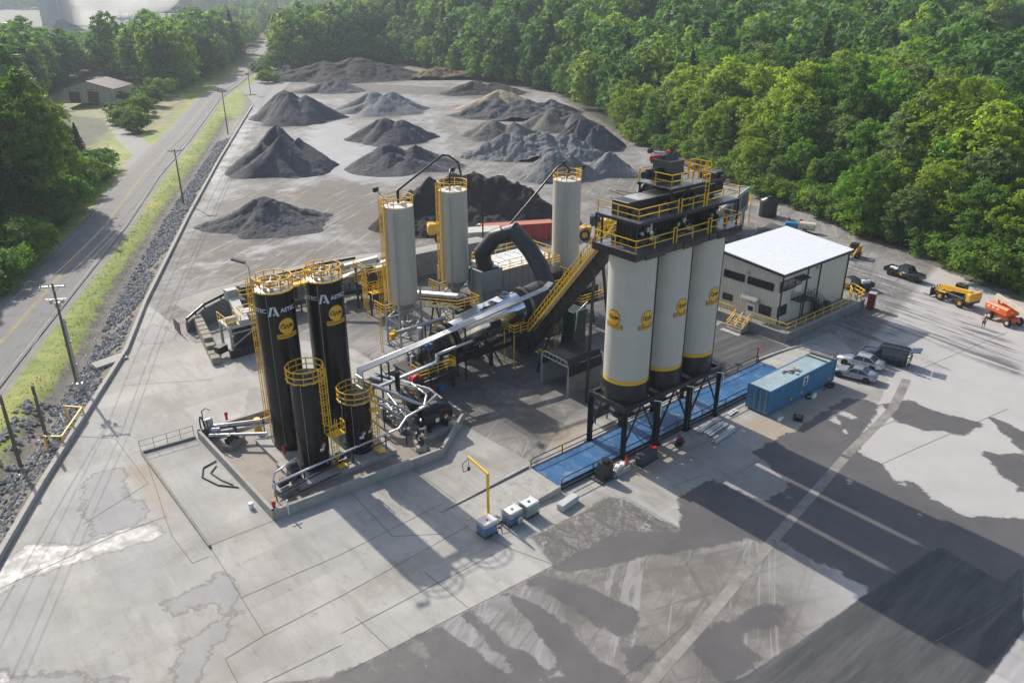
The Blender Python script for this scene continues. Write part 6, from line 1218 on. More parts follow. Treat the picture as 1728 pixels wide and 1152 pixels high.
# ================================================================ OFFICE BUILDING ON ITS DOCK
S0, S1, T0, T1 = 32.5, 47.2, 5.4, 14.6; ZB, ZF, ZK = 1.3, 7.75, 8.6
T = pthing('dock', 'raised concrete loading dock with yellow railing around the office building', 'loading dock', 31.4, 3.3)
m = MB(); m.prism([(31.3, 3.3), (49.4, 3.3), (50.6, 5.2), (50.6, 15.5), (31.3, 15.5)], 0, 1.3); pb(m, 'platform', M['concdk'], T)
m = MB(); m.span(31.3, 49.4, 3.22, 3.42, 1.15, 1.33); m.span(31.22, 31.4, 3.3, 15.5, 1.15, 1.33); pb(m, 'edge_coping', M['conc'], T)
m = MB(); m.rail([(31.45, 8.2, 1.32), (31.45, 3.45, 1.32), (45.5, 3.45, 1.32)], post=2.0, r=.035); m.rail([(31.45, 15, 1.32), (31.45, 10.6, 1.32)], post=2.0, r=.035); m.rail([(47.6, 3.5, 1.32), (49.3, 3.5, 1.32), (50.4, 5.3, 1.32), (50.4, 12, 1.32)], post=1.3, r=.05); m.rail([(48.2, 4.6, 1.32), (49.6, 5.6, 1.32)], post=.7, r=.05); pb(m, 'railing', M['yellow'], T)
T = pthing('dock_steps', 'concrete dock steps with yellow handrails facing the asphalt pad', 'steps', 30.6, 9.4)
m = MB(); [m.span(31.3-.34*(k+1), 31.3-.34*k-.003, 8.4, 10.4, 0, 1.12-.2*k) for k in range(5)]; m.span(28.9, 29.6, 8.1, 10.8, 0, .05); pb(m, 'step', M['conc'], T)
m = MB(); [m.rail([(31.3, y, 1.2), (29.7, y, .15)], h=.95, post=.8, r=.04) for y in (8.35, 9.4, 10.45)]; pb(m, 'handrail', M['yellow'], T)
def ribbed(name, c1, c2):
    m = bpy.data.materials.new(name); m.use_nodes = True; t_ = m.node_tree; L = t_.links.new; b = t_.nodes['Principled BSDF']; tc = t_.nodes.new('ShaderNodeTexCoord')
    sp = t_.nodes.new('ShaderNodeSeparateXYZ'); L(tc.outputs['Object'], sp.inputs[0]); ad = t_.nodes.new('ShaderNodeMath'); L(sp.outputs[0], ad.inputs[0]); L(sp.outputs[1], ad.inputs[1])
    mm = t_.nodes.new('ShaderNodeMath'); mm.operation = 'MULTIPLY'; mm.inputs[1].default_value = 2*PI/.42; L(ad.outputs[0], mm.inputs[0]); sn = t_.nodes.new('ShaderNodeMath'); sn.operation = 'SINE'; L(mm.outputs[0], sn.inputs[0])
    bp_ = t_.nodes.new('ShaderNodeBump'); bp_.inputs['Distance'].default_value = .03; bp_.inputs['Strength'].default_value = .9; L(sn.outputs[0], bp_.inputs['Height']); L(bp_.outputs[0], b.inputs['Normal'])
    n1 = t_.nodes.new('ShaderNodeTexNoise'); n1.inputs['Scale'].default_value = .5; n1.inputs['Detail'].default_value = 6; L(tc.outputs['Object'], n1.inputs[0]); mx = t_.nodes.new('ShaderNodeMix'); mx.data_type = 'RGBA'; L(n1.outputs[0], mx.inputs[0]); mx.inputs[6].default_value = (*c1, 1); mx.inputs[7].default_value = (*c2, 1); L(mx.outputs[2], b.inputs['Base Color']); b.inputs['Roughness'].default_value = .5; return m
WALLM = ribbed('ribbed_beige_cladding', (.64, .60, .50), (.56, .53, .44))
T = pthing('office_building', 'two-storey beige ribbed metal building with flat white roof beside the scale', 'building', S0, T0, ZB)
m = MB(); m.v = [(S0, T0, ZB), (S1, T0, ZB), (S1, T1, ZB), (S0, T1, ZB), (S0, T0, ZF), (S1, T0, ZF), (S1, T1, ZK), (S0, T1, ZK)]; m.f = [(0, 1, 5, 4), (1, 2, 6, 5), (2, 3, 7, 6), (3, 0, 4, 7), (4, 5, 6, 7), (3, 2, 1, 0)]; m.sm = [False]*6; pb(m, 'wall', WALLM, T)
m = MB(); o_ = .35; sl = (ZK-ZF)/(T1-T0); m.add([(S0-o_, T0-o_, ZF-o_*sl+.02), (S1+o_, T0-o_, ZF-o_*sl+.02), (S1+o_, T1+o_, ZK+o_*sl+.02), (S0-o_, T1+o_, ZK+o_*sl+.02), (S0-o_, T0-o_, ZF-o_*sl+.2), (S1+o_, T0-o_, ZF-o_*sl+.2), (S1+o_, T1+o_, ZK+o_*sl+.2), (S0-o_, T1+o_, ZK+o_*sl+.2)], [(0, 3, 2, 1), (4, 5, 6, 7), (0, 1, 5, 4), (1, 2, 6, 5), (2, 3, 7, 6), (3, 0, 4, 7)])
for k in range(25): s_ = S0-.2+k*.62; m.beam((s_, T0-o_, ZF-o_*sl+.21), (s_, T1+o_, ZK+o_*sl+.21), .05, .04)
rf = pb(m, 'roof', mat('white_standing_seam_roof', (.80, .81, .82), .5, var=.04), T)
brz = mat('dark_bronze_trim', (.035, .03, .028), .5); m = MB(); m.beam((S0-.39, T0-.39, ZF-.02), (S1+.39, T0-.39, ZF-.02), .12, .26); m.beam((S0-.39, T0-.39, ZF-.02), (S0-.39, T1+.39, ZK+.02), .12, .26); m.beam((S1+.39, T0-.39, ZF-.02), (S1+.39, T1+.39, ZK+.02), .12, .22); pb(m, 'eave_gutter', brz, rf)
for s_, t_, z_ in ((S0+.02, T0-.08, 0), (37.8, T0-.08, 0), (40.6, T0-.08, 0), (S1-.05, T0-.08, 0), (S0-.08, 14.2, 0)): m = MB(); m.span(s_-.07, s_+.07, t_-.06, t_+.06, ZB, ZF-.1); pb(m, 'downspout', brz, T)
Q7 = lambda x, y: (1210+x/4.8, 380+y/4.8)
def win(x0, y0, x1, y1, plane, name='window', glass=True):
    if plane == 's': a = PS(*Q7(x0, y0), S0-.02); b = PS(*Q7(x1, y1), S0-.02); t0, t1 = sorted((a.y, b.y)); zt, zb = a.z, b.z
    else: a = PT(*Q7(x0, y0), T0-.02); b = PT(*Q7(x1, y1), T0-.02); t0, t1 = sorted((a.x, b.x)); zt, zb = a.z, b.z
    zb = max(zb, ZB+.02)
    def R4(m, u0, u1, z0, z1, d0, d1): m.span(*( (S0-d1, S0-d0, u0, u1, z0, z1) if plane == 's' else (u0, u1, T0-d1, T0-d0, z0, z1)))
    f_ = MB(); w_ = .09
    if glass:
        R4(f_, t0, t1, zt-w_, zt, .0, .1); R4(f_, t0, t1, zb, zb+w_, .0, .1); R4(f_, t0, t0+w_, zb+w_, zt-w_, .0, .1); R4(f_, t1-w_, t1, zb+w_, zt-w_, .0, .1)
        fo = pb(f_, name, brz, T); g_ = MB(); R4(g_, t0+w_, t1-w_, zb+w_, zt-w_, .0, .03); pb(g_, 'pane', M['glass'], fo)
        n_ = int((t1-t0)/1.2)
        if n_ > 1:
            g2 = MB(); [R4(g2, t0+(t1-t0)*k/n_-.03, t0+(t1-t0)*k/n_+.03, zb+w_, zt-w_, .03, .07) for k in range(1, n_)]; pb(g2, 'mullion', brz, fo)
    else: R4(f_, t0, t1, zb, zt, .0, .07); fo = pb(f_, name, M['white'], T)
    return fo, (t0, t1, zb, zt)
win(62, 352, 222, 464, 's'); win(252, 410, 456, 536, 's'); win(50, 540, 121, 616, 's'); win(345, 634, 431, 740, 's')
dr_, dd_ = win(244, 625, 294, 755, 's', 'door', False); g_ = MB(); g_.span(S0-.09, S0-.07, dd_[0]+.2, dd_[1]-.2, dd_[3]-.9, dd_[3]-.3); pb(g_, 'pane', M['glass'], dr_)
win(516, 462, 632, 500, 't'); win(492, 664, 552, 718, 't'); d2, dd2 = win(640, 432, 682, 530, 't', 'door', False); g_ = MB(); g_.span(dd2[0]+.15, dd2[1]-.15, T0-.09, T0-.07, dd2[3]-1.0, dd2[3]-.3); pb(g_, 'pane', M['glass'], d2)
m = MB(); m.plate([(S0-1.0, dd_[0]-.6, 3.75), (S0-1.0, dd_[1]+.6, 3.75), (S0, dd_[1]+.6, 3.95), (S0, dd_[0]-.6, 3.95)], .06); pb(m, 'door_canopy', M['galv'], T); m = MB(); [m.beam((S0-.95, y, 3.8), (S0, y, 4.6), .025) for y in (dd_[0]-.5, dd_[1]+.5)]; pb(m, 'canopy_tie', M['gray'], T)
zl = 4.15; c0, c1 = dd2[0]-.5, dd2[0]+2.2
m = MB(); m.span(c0, c1, T0-1.5, T0-.02, zl-.08, zl); m.plate([(c0, T0-1.1, 6.75), (c1-.6, T0-1.1, 6.75), (c1-.6, T0, 6.9), (c0, T0, 6.9)], .06); [m.beam((x, T0-1.4, ZB), (x, T0-1.4, zl), .1) for x in (c0+.1, c1-.1)]
e_x = c1+4.2; n_ = 15
for k in range(n_): x = c1+(e_x-c1)*(k+.5)/n_; m.span(x-.14, x+.14, T0-1.45, T0-.25, zl-(zl-ZB)*(k+1)/n_-.02, zl-(zl-ZB)*(k+1)/n_+.02)
for y in (T0-1.45, T0-.25): m.beam((c1, y, zl-.1), (e_x, y, ZB), .06, .3)
m.rail([(c1, T0-1.45, zl), (e_x, T0-1.45, ZB)], post=.45, r=.018, mid=2); m.rail([(c1, T0-.25, zl), (e_x, T0-.25, ZB)], post=.9, r=.018); m.rail([(c0, T0-.1, zl), (c0, T0-1.45, zl), (c1, T0-1.45, zl)], post=.35, r=.018, mid=2); pb(m, 'outside_stair', M['black'], T)
for p in (PS(*Q7(252, 380), S0-.15), PT(*Q7(818, 345), T0-.15)): m = MB(); m.box(p, (.35, .35, .3), bev=.05); pb(m, 'wall_light', M['galv'], T)
for x, lab in ((40.0, 'left one of two round grey air-conditioning units under the black stair'), (41.6, 'right one of two round grey air-conditioning units under the black stair')):
    T2 = pthing('condenser_unit', lab, 'air conditioner', x, T0-1.1, ZB, 'air-conditioning units'); m = MB(); m.lathe((x, T0-1.1, ZB), [(.52, 0), (.52, 1.1), (.45, 1.2)], 24); pb(m, 'casing', M['dkgray'], T2); m = MB(); m.lathe((x, T0-1.1, ZB), [(.4, 1.2), (.38, 1.24), (.1, 1.25)], 18); pb(m, 'fan_grille', M['black'], T2)
T2 = pthing('vending_machine', 'dark red upright drinks machine standing at the end of the dock', 'vending machine', 50.0, 2.6)
m = MB(); m.box((49.8, 2.6, 1.1), (1.0, .9, 2.1), .3, bev=.05); pb(m, 'cabinet', mat('dark_red_cabinet', (.22, .02, .03), .4, dirt=(.4, .1, .1, .5), scale=4), T2); m = MB(); m.box((49.67, 2.13, 1.35), (.6, .04, 1.2), .3); pb(m, 'front_panel', M['glass'], T2); m = MB(); m.box((49.8, 2.6, 2.19), (1.04, .94, .06), .3); pb(m, 'top', M['conc'], T2)
# ================================================================ SHIPPING CONTAINERS
def corr(name, col, dirt): return mat(name, col, .55, var=.12, scale=.6, dirt=dirt, streak=.6)
BLM = corr('blue_container_paint', (.045, .19, .33), (.14, .22, .28, .55)); BLT = mat('faded_container_roof', (.36, .47, .52), .7, var=.2, scale=.7, dirt=(.42, .28, .10, .55)); 
def container(name, lab, s, t, L_, W_, H_, mb_, mt_, z0=.15, rz=0):
    T = pthing(name, lab, 'shipping container', s, t, z0); T.rotation_euler.z += rz
    m = MB(); n = int(L_/.28); prof = []
    for side in (-1, 1):
        vs = []; 
        for i in range(n*2+1):
            x = -L_/2+.1+(L_-.2)*i/(n*2); d = .0 if (i % 4) in (0, 1) else -.06; vs += [(s+x, t+side*(W_/2-.03+d), z0+.15), (s+x, t+side*(W_/2-.03+d), z0+H_-.1)]
        m.add(vs, [(2*i, 2*i+2, 2*i+3, 2*i+1) for i in range(n*2)])
    m.span(s+L_/2-.08, s+L_/2-.03, t-W_/2+.05, t+W_/2-.05, z0+.1, z0+H_-.1); m.span(s-L_/2+.1, s+L_/2-.1, t-W_/2+.15, t+W_/2-.15, z0+.1, z0+H_-.15)
    body = pb(m, 'side_panel', mb_, T)
    m = MB()
    for x in (-1, 1):
        for y in (-1, 1): m.beam((s+x*(L_/2-.07), t+y*(W_/2-.07), z0), (s+x*(L_/2-.07), t+y*(W_/2-.07), z0+H_), .15)
    for y in (-1, 1):
        for z in (.08, H_-.06): m.beam((s-L_/2+.15, t+y*(W_/2-.05), z0+z), (s+L_/2-.15, t+y*(W_/2-.05), z0+z), .1, .14)
    for z in (.08, H_-.06): m.beam((s-L_/2+.05, t-W_/2+.15, z0+z), (s-L_/2+.05, t+W_/2-.15, z0+z), .1, .14)
    pb(m, 'frame', mb_, T)
    m = MB()
    nr = int(L_/.34)
    for i in range(nr): x = s-L_/2+.15+(L_-.3)*(i+.5)/nr; m.span(x-.1, x+.1, t-W_/2+.12, t+W_/2-.12, z0+H_-.05, z0+H_-.015)
    m.span(s-L_/2+.1, s+L_/2-.1, t-W_/2+.1, t+W_/2-.1, z0+H_-.1, z0+H_-.05); pb(m, 'roof', mt_, T)
    for k in (-1, 1):
        m = MB(); m.box((s-L_/2+.03, t+k*W_/4, z0+H_/2), (.07, W_/2-.1, H_-.3), bev=.02)
        for r_ in range(5): m.span(s-L_/2-.03, s-L_/2, t+k*W_/4-W_/4+.12, t+k*W_/4+W_/4-.12, z0+.35+r_*.46, z0+.45+r_*.46)
        d_ = pb(m, 'door', mb_, T); m = MB()
        for q in (-.3, .3): m.beam((s-L_/2-.05, t+k*W_/4+q, z0+.15), (s-L_/2-.05, t+k*W_/4+q, z0+H_-.15), .05)
        pb(m, 'lock_rod', M['galv'], d_)
    return T
T = container('shipping_container', 'long faded blue shipping container with rusty pale roof by the scale', 20.7, -4.35, 12.1, 2.55, 2.6, BLM, BLT)
m = MB(); sx_ = 20.9; m.span(sx_-.42, sx_+.42, -5.66, -5.63, 1.5, 2.5); lp = pb(m, 'logo_panel', M['white'], T)
m = MB(); m.lathe((0, 0, 0), [(.2, 0), (.2, .012)], 16); m.v = [(sx_+v[0], -5.665-v[2], 2.12+v[1]) for v in m.v]; m.span(sx_-.25, sx_+.25, -5.68, -5.665, 1.62, 1.8); pb(m, 'logo_mark', M['ink'], lp)
for x, z in ((18.6, .55), (20.5, .7), (25.6, .6)): m = MB(); m.span(x-.2, x+.2, -5.66, -5.63, z, z+.25); pb(m, 'yellow_sticker', M['logo'], T)
m = MB(); rr.seed(4)
for k in range(16): x, y = rr.gauss(20.3, .5), rr.gauss(-4.2, .3); m.box((x, y, 2.8+rr.uniform(0, .2)), (rr.uniform(.2, .6), rr.uniform(.1, .5), .06), rr.uniform(0, 3))
one('scrap_sheets', 'crumpled pale scrap lying on the blue container roof', 'scrap', m, M['conc'], 20.3, -4.2, 2.75)
m = MB(); m.box((25.9, -4.3, 2.86), (.5, 2.5, .08), .1); m.box((24.9, -4.3, 2.84), (.22, 2.4, .06), .02); one('roof_planks', 'two brown planks across the far end of the container roof', 'plank', m, M['wood'], 25.6, -4.3, 2.8)
ra = PZ(815, 413, 0); rb_ = PZ(930, 405, 0); rdir = math.atan2(rb_.y-ra.y, rb_.x-ra.x); RM = corr('red_container_paint', (.42, .055, .035), (.45, .2, .14, .6))
cx_ = ra+Vector((math.cos(rdir), math.sin(rdir), 0))*6.1+Vector((-math.sin(rdir), math.cos(rdir), 0))*1.3
container('shipping_container', 'faded red shipping container standing behind the arching black duct', cx_.x, cx_.y, 12.1, 2.5, 2.8, RM, mat('faded_red_roof', (.48, .18, .12), .7, dirt=(.4, .3, .25, .6)), .1, rdir)
p_ = PZ(800, 425, 0); m = MB(); m.box((p_.x+1, p_.y, 1.7), (7.0, 3.0, 3.4), -.45, bev=.05); m.box((p_.x+1, p_.y, 3.45), (7.2, 3.2, .12), -.45); one('control_cabin', 'pale olive box cabin just behind the elbow duct', 'cabin', m, M['cream'], p_.x, p_.y)
# ================================================================ VEHICLES
TYRE = M['rubber']; GL = M['glass']
def carpaint(name, col, metal=.3, rough=.28): return mat(name, col, rough, metal, var=.05, scale=2, coat=.6, dirt=(.2, .18, .15, .15))
def wheel(T, x, y, r, w_, rimc=None, name='wheel', zc=None):
    z = r if zc is None else zc; m = MB()
    prof = [(r*.62, -w_/2), (r*.92, -w_/2), (r, -w_*.35), (r, w_*.35), (r*.92, w_/2), (r*.62, w_/2)]
    m.lathe((0, 0, 0), prof, 22, cap=False); m.v = [(x+v[0], y+v[2], z+v[1]) for v in m.v]; tb = m.build(name, TYRE, T)
    m = MB(); m.lathe((0, 0, 0), [(.02, -w_*.34), (r*.2, -w_*.42), (r*.62, -w_*.30), (r*.62, w_*.30), (r*.2, w_*.42), (.02, w_*.34)], 18, cap=False); m.v = [(x+v[0], y+v[2], z+v[1]) for v in m.v]; m.build('rim', rimc or M['galv'], tb)
def loft(m, st, smooth=True):   # st: list of rings (same count) of 3d points
    n = len(st[0]); vs = [p for r_ in st for p in r_]
    m.add(vs, [(i*n+j, i*n+(j+1) % n, (i+1)*n+(j+1) % n, (i+1)*n+j) for i in range(len(st)-1) for j in range(n)], smooth); m.add(st[0], [tuple(range(n))[::-1]]); m.add(st[-1], [tuple(range(n))])
def place(pf, pr, L_):
    a = G(*pf); b = G(*pr); c_ = (a+b)/2; return c_, math.atan2(a.y-b.y, a.x-b.x)
def bodyring(x, hw, z0, z1, ht):  # closed ring for a car body station
    return [(x, -hw*.86, z0), (x, -hw*.98, z0+.1), (x, -hw, (z0+z1)/2), (x, -hw*.97, z1-.06), (x, -hw*.88, ht-.01), (x, -hw*.5, ht+.03), (x, hw*.5, ht+.03), (x, hw*.88, ht-.01), (x, hw*.97, z1-.06), (x, hw, (z0+z1)/2), (x, hw*.98, z0+.1), (x, hw*.86, z0)]
def car(name, lab, loc, rz, paint, L_, W_, stations, cab, wr, wx, group='cars parked beside the blue container', dark=None, cat='car'):
    T = thing(name, lab, cat, loc, rz, group); hw = W_/2
    m = MB(); loft(m, [bodyring(x*L_/2, hw*w_, z0, z1, ht) for x, w_, z0, z1, ht in stations]); m.build('body', paint, T)
    (xa, xb, xc, xd, zbelt, zroof) = cab     # windscreen base, roof front, roof rear, rear base (metres)
    cw_, rw = hw*.90, hw*.70; g = MB(); loft(g, [[(xa, -cw_, zbelt), (xa, cw_, zbelt), (xa-.03, cw_*.98, zbelt+.02), (xa-.03, -cw_*.98, zbelt+.02)], [(xb, -cw_, zbelt), (xb, cw_, zbelt), (xb, rw, zroof-.04), (xb, -rw, zroof-.04)], [(xc, -cw_, zbelt), (xc, cw_, zbelt), (xc, rw, zroof-.04), (xc, -rw, zroof-.04)], [(xd, -cw_, zbelt), (xd, cw_, zbelt), (xd+.03, cw_*.98, zbelt+.02), (xd+.03, -cw_*.98, zbelt+.02)]], False); g.build('window_glass', GL, T)
    m = MB(); loft(m, [[(xb+.08, -rw*.96, zroof-.05), (xb+.08, rw*.96, zroof-.05), (xb+.06, rw*.9, zroof-.01), (xb+.06, -rw*.9, zroof-.01)], [((xb+xc)/2, -rw*1.03, zroof-.05), ((xb+xc)/2, rw*1.03, zroof-.05), ((xb+xc)/2, rw*.9, zroof+.03), ((xb+xc)/2, -rw*.9, zroof+.03)], [(xc-.08, -rw*.96, zroof-.06), (xc-.08, rw*.96, zroof-.06), (xc-.06, rw*.9, zroof-.02), (xc-.06, -rw*.9, zroof-.02)]])
    for k in (-1, 1):
        for (x0, z0), (x1, z1), wd in (((xa, zbelt), (xb, zroof), .07), ((xd, zbelt), (xc, zroof), .09), (((xb+xc)/2-.1, zbelt), ((xb+xc)/2-.1, zroof), .07)): m.beam((x0, k*cw_*.995, z0), (x1, k*rw*1.01, z1-.03), wd, .05)
        m.beam((xb, k*rw, zroof-.03), (xc, k*rw, zroof-.03), .07, .06)
    m.build('roof', paint, T)
    for sx_ in wx:
        for k in (-1, 1): wheel(T, sx_, k*(hw-.12), wr, .22, M['galv'] if not dark else None)
    for k in (-1, 1):
        m = MB(); m.box((L_/2-.12, k*hw*.68, stations[-2][4]-.12), (.2, .3, .13), 0, bev=.03); m.build('headlight', M['white'], T)
        m = MB(); m.box((-L_/2+.1, k*hw*.72, stations[1][4]-.16), (.16, .28, .14), 0, bev=.03); m.build('tail_light', M['red'], T)
        m = MB(); m.box((xa-.25, k*(hw+.06), zbelt+.06), (.12, .2, .13), 0, bev=.03); m.build('wing_mirror', paint, T)
    m = MB(); m.box((-L_/2+.01, 0, .62), (.04, .5, .13)); m.build('number_plate', M['white'], T)
    m = MB()
    for sx_ in wx:
        for k in (-1, 1): m.cyl((sx_, k*(hw-.02), wr), (sx_, k*(hw+.012), wr), wr+.05, 20)
    m.build('wheel_arch', M['ink'], T)
    return T
silv = carpaint('silver_car_paint', (.55, .56, .57), .5, .25); gsil = carpaint('grey_silver_paint', (.33, .34, .37), .5, .25); navy = carpaint('navy_car_paint', (.012, .022, .055)); blk = carpaint('near_black_paint', (.014, .017, .024))
SED = [(-1, .62, .42, .62, .80), (-.97, .86, .30, .72, .93), (-.6, .97, .22, .80, .98), (-.2, 1, .2, .82, .93), (.25, 1, .2, .80, .92), (.62, .98, .22, .74, .86), (.95, .84, .28, .62, .72), (1, .6, .36, .54, .62)]
l_, a_ = place((1406, 628), (1476, 645), 4.5); car('sports_coupe', 'grey-silver two-door coupe nearest the blue container', l_, a_, gsil, 4.7, 1.85, SED, (.75, .1, -.75, -1.65, .90, 1.33), .33, (1.42, -1.38))
l_, a_ = place((1414, 607), (1489, 626), 4.8); car('sedan', 'light silver four-door sedan between the coupe and the dark sport-utility', l_, a_, silv, 4.85, 1.85, SED, (.85, .3, -.95, -1.75, .92, 1.42), .33, (1.45, -1.42))
SUVS = [(-1, .8, .45, .95, 1.02), (-.985, .93, .35, .98, 1.06), (-.5, 1, .3, 1.0, 1.05), (.2, 1, .3, 1.0, 1.06), (.6, 1, .3, .98, 1.05), (.95, .92, .35, .86, .98), (1, .75, .45, .8, .9)]
l_, a_ = place((1455, 600), (1535, 618), 5.2); T = car('sport_utility', 'dark navy sport-utility with its tailgate and side door open', l_, a_, navy, 5.1, 1.98, SUVS, (1.1, .65, -2.2, -2.45, 1.05, 1.86), .40, (1.55, -1.5))
m = MB(); m.plate([(-2.35, -.75, 1.9), (-2.35, .75, 1.9), (-3.35, .75, 2.15), (-3.35, -.75, 2.15)], .07); m.build('tailgate', navy, T); m = MB(); m.plate([(.55, 1.0, .4), (.95, 1.75, .4), (.95, 1.7, 1.75), (.55, 1.0, 1.8)], .07); m.build('open_door', navy, T)
m = MB(); [m.beam((.5, y, 1.95), (-2.1, y, 1.95), .05) for y in (-.6, .6)]; [m.beam((x, -.6, 1.95), (x, .6, 1.95), .04) for x in (.2, -.5, -1.2, -1.9)]; m.build('roof_rack', M['black'], T)
PU = [(-1, .9, .55, .98, .62), (-.99, .98, .45, 1.02, .64), (-.25, .98, .42, 1.02, .64), (-.249, 1, .4, 1.02, 1.06), (.3, 1, .4, 1.05, 1.1), (.62, 1, .4, 1.05, 1.12), (.95, .95, .45, .95, 1.08), (1, .8, .5, .9, 1.0)]
def pickup(lab, l_, a_, paint, load):
    T = car('pickup_truck', lab, l_, a_, paint, 5.7, 1.98, PU, (1.25, .75, -.55, -.72, 1.07, 1.85), .41, (1.8, -1.75), 'dark pickup trucks', cat='pickup truck')
    m = MB(); [m.span(-2.8, -.75, k*.93-.05, k*.93+.05, .62, 1.12) for k in (-1, 1)]; m.span(-2.85, -2.77, -.93, .93, .62, 1.1); m.build('bed_side', paint, T)
    load(T); return T
l_, a_ = place((1556, 478), (1496, 459), 5.7)
def ld(T):
    m = MB(); m.box((-1.1, 0, .95), (.5, 1.6, .5), bev=.04); m.box((-2.1, .2, .85), (.8, .7, .4), .3, bev=.05); m.build('bed_toolbox', M['white'], T)
    m = MB(); m.lathe((0, 0, 0), [(.22, 0), (.22, .01)], 14); m.v = [(.0+v[0], -1.0-v[2], .75+v[1]) for v in m.v]; m.build('door_logo', M['logo'], T)
pickup('dark pickup truck facing right, parked against the wood beyond the dock', l_, a_, blk, ld)
l_, a_ = place((1408, 492), (1466, 487), 5.7)
def ld(T): m = MB(); m.tube([(-2.3, .35, 1.15), (-1.1, .35, 1.15)], .3, 14); m.box((-1.6, -.4, .95), (1.2, .6, .5), bev=.05); m.build('bed_tank', M['white'], T)
pickup('dark pickup truck carrying a white tank, half hidden behind the office', l_, a_, blk, ld)
# ---- telehandler
l_, a_ = place((1582, 500), (1640, 522), 5); T = thing('telehandler', 'yellow telescopic handler with big tyres and black forks beside the wood', 'telehandler', l_, a_)
Y_ = M['lemon']; m = MB(); m.box((-.2, .0, 1.0), (4.6, 1.1, .5), bev=.08); m.box((-2.3, 0, 1.35), (1.0, 2.2, 1.2), bev=.15); m.box((-.2, -.75, 1.25), (2.2, .6, .7), bev=.1); m.build('chassis', M['black'], T)
m = MB(); m.beam((-2.3, .35, 2.2), (2.2, .35, 1.75), .45, .5); m.beam((1.8, .35, 1.8), (3.0, .35, .9), .3, .4); m.box((-2.55, .1, 1.7), (.7, 2.3, 1.1), bev=.12); m.build('boom', Y_, T)
m = MB(); m.box((1.4, 0, 1.2), (.9, 1.9, .12), bev=.04); m.box((-1.4, -.95, 1.45), (.9, .5, .12)); m.box((1.35, -.9, 1.3), (1.1, .45, .1)); m.box((1.35, .95, 1.3), (1.1, .45, .1)); m.build('fender', Y_, T)
m = MB(); m.box((-.1, -.62, 1.95), (1.3, .8, 1.0), bev=.1); m.build('cab_glass', GL, T); m = MB(); m.box((-.1, -.62, 2.5), (1.4, .9, .1), bev=.03); [m.beam((x, y, 1.4), (x, y, 2.5), .07) for x in (-.72, .52) for y in (-1.0, -.24)]; m.build('cab_frame', M['black'], T)
m = MB(); [m.beam((3.0, y, .2), (4.2, y, .15), .12, .05) for y in (-.4, .9)]; m.box((3.0, .25, .7), (.12, 1.7, 1.1)); [m.beam((3.0, y, .15), (3.0, y, 1.6), .1) for y in (-.5, 0, .5, 1.0)]; m.build('fork_carriage', M['black'], T)
for x in (1.55, -1.45):
    for y in (-.95, .95): wheel(T, x, y, .62, .45, Y_)
# ---- boom lift
l_, a_ = place((1668, 532), (1720, 555), 4); T = thing('boom_lift', 'orange self-propelled boom lift with cream boom at the right edge', 'boom lift', l_, a_)
m = MB(); m.box((0, 0, .8), (3.4, 1.3, .5), bev=.1); m.build('chassis', M['orange'], T)
m = MB(); m.box((.6, .75, 1.65), (3.6, .75, 1.1), bev=.2); m.box((.6, -.75, 1.6), (3.2, .7, 1.0), bev=.2); m.box((.2, 0, 1.35), (2.6, 1.9, .4), bev=.1); m.build('turret_cover', M['orange'], T)
m = MB(); m.beam((1.9, 0, 2.9), (-5.2, 0, 1.7), .42, .5); m.beam((1.9, 0, 2.9), (1.3, 0, 1.6), .4, .5); m.build('boom', M['offwhite'], T)
m = MB(); m.rail([(-5.2, -.8, .7), (-6.2, -.8, .7), (-6.2, .8, .7), (-5.2, .8, .7)], closed=True, post=.7, r=.03); m.span(-6.2, -5.2, -.8, .8, .62, .7); m.build('basket', M['orange'], T)
m = MB(); [m.box((.3+.7*k, 1.135, 1.75), (.35, .02, .2)) for k in range(3)]; m.build('decal', M['white'], T)
for x in (1.35, -1.35):
    for y in (-.98, .98): wheel(T, x, y, .5, .4, M['offwhite'])
# ---- skid steer behind the office
l_, a_ = place((1428, 438), (1450, 428), 3); T = thing('skid_steer', 'small yellow skid steer with raised arms behind the office corner', 'skid steer', l_, a_)
m = MB(); m.box((-.2, 0, .85), (2.2, 1.1, .9), bev=.1); m.box((-1.1, 0, 1.1), (.5, 1.4, 1.0), bev=.1); m.build('body', M['lemon'], T); m = MB(); m.box((0, 0, 1.75), (1.1, 1.0, .9), bev=.06); m.build('cab', M['black'], T)
m = MB(); [m.tube([(-1.1, k*.75, 1.6), (.3, k*.75, 1.75), (1.5, k*.75, .7)], .11, 6) for k in (-1, 1)]; m.build('lift_arm', M['lemon'], T); m = MB(); m.box((1.8, 0, .35), (.7, 1.8, .5), bev=.05); m.build('bucket', M['galv'], T)
for x in (.55, -.55):
    for y in (-.75, .75): wheel(T, x, y, .42, .3, M['offwhite'])
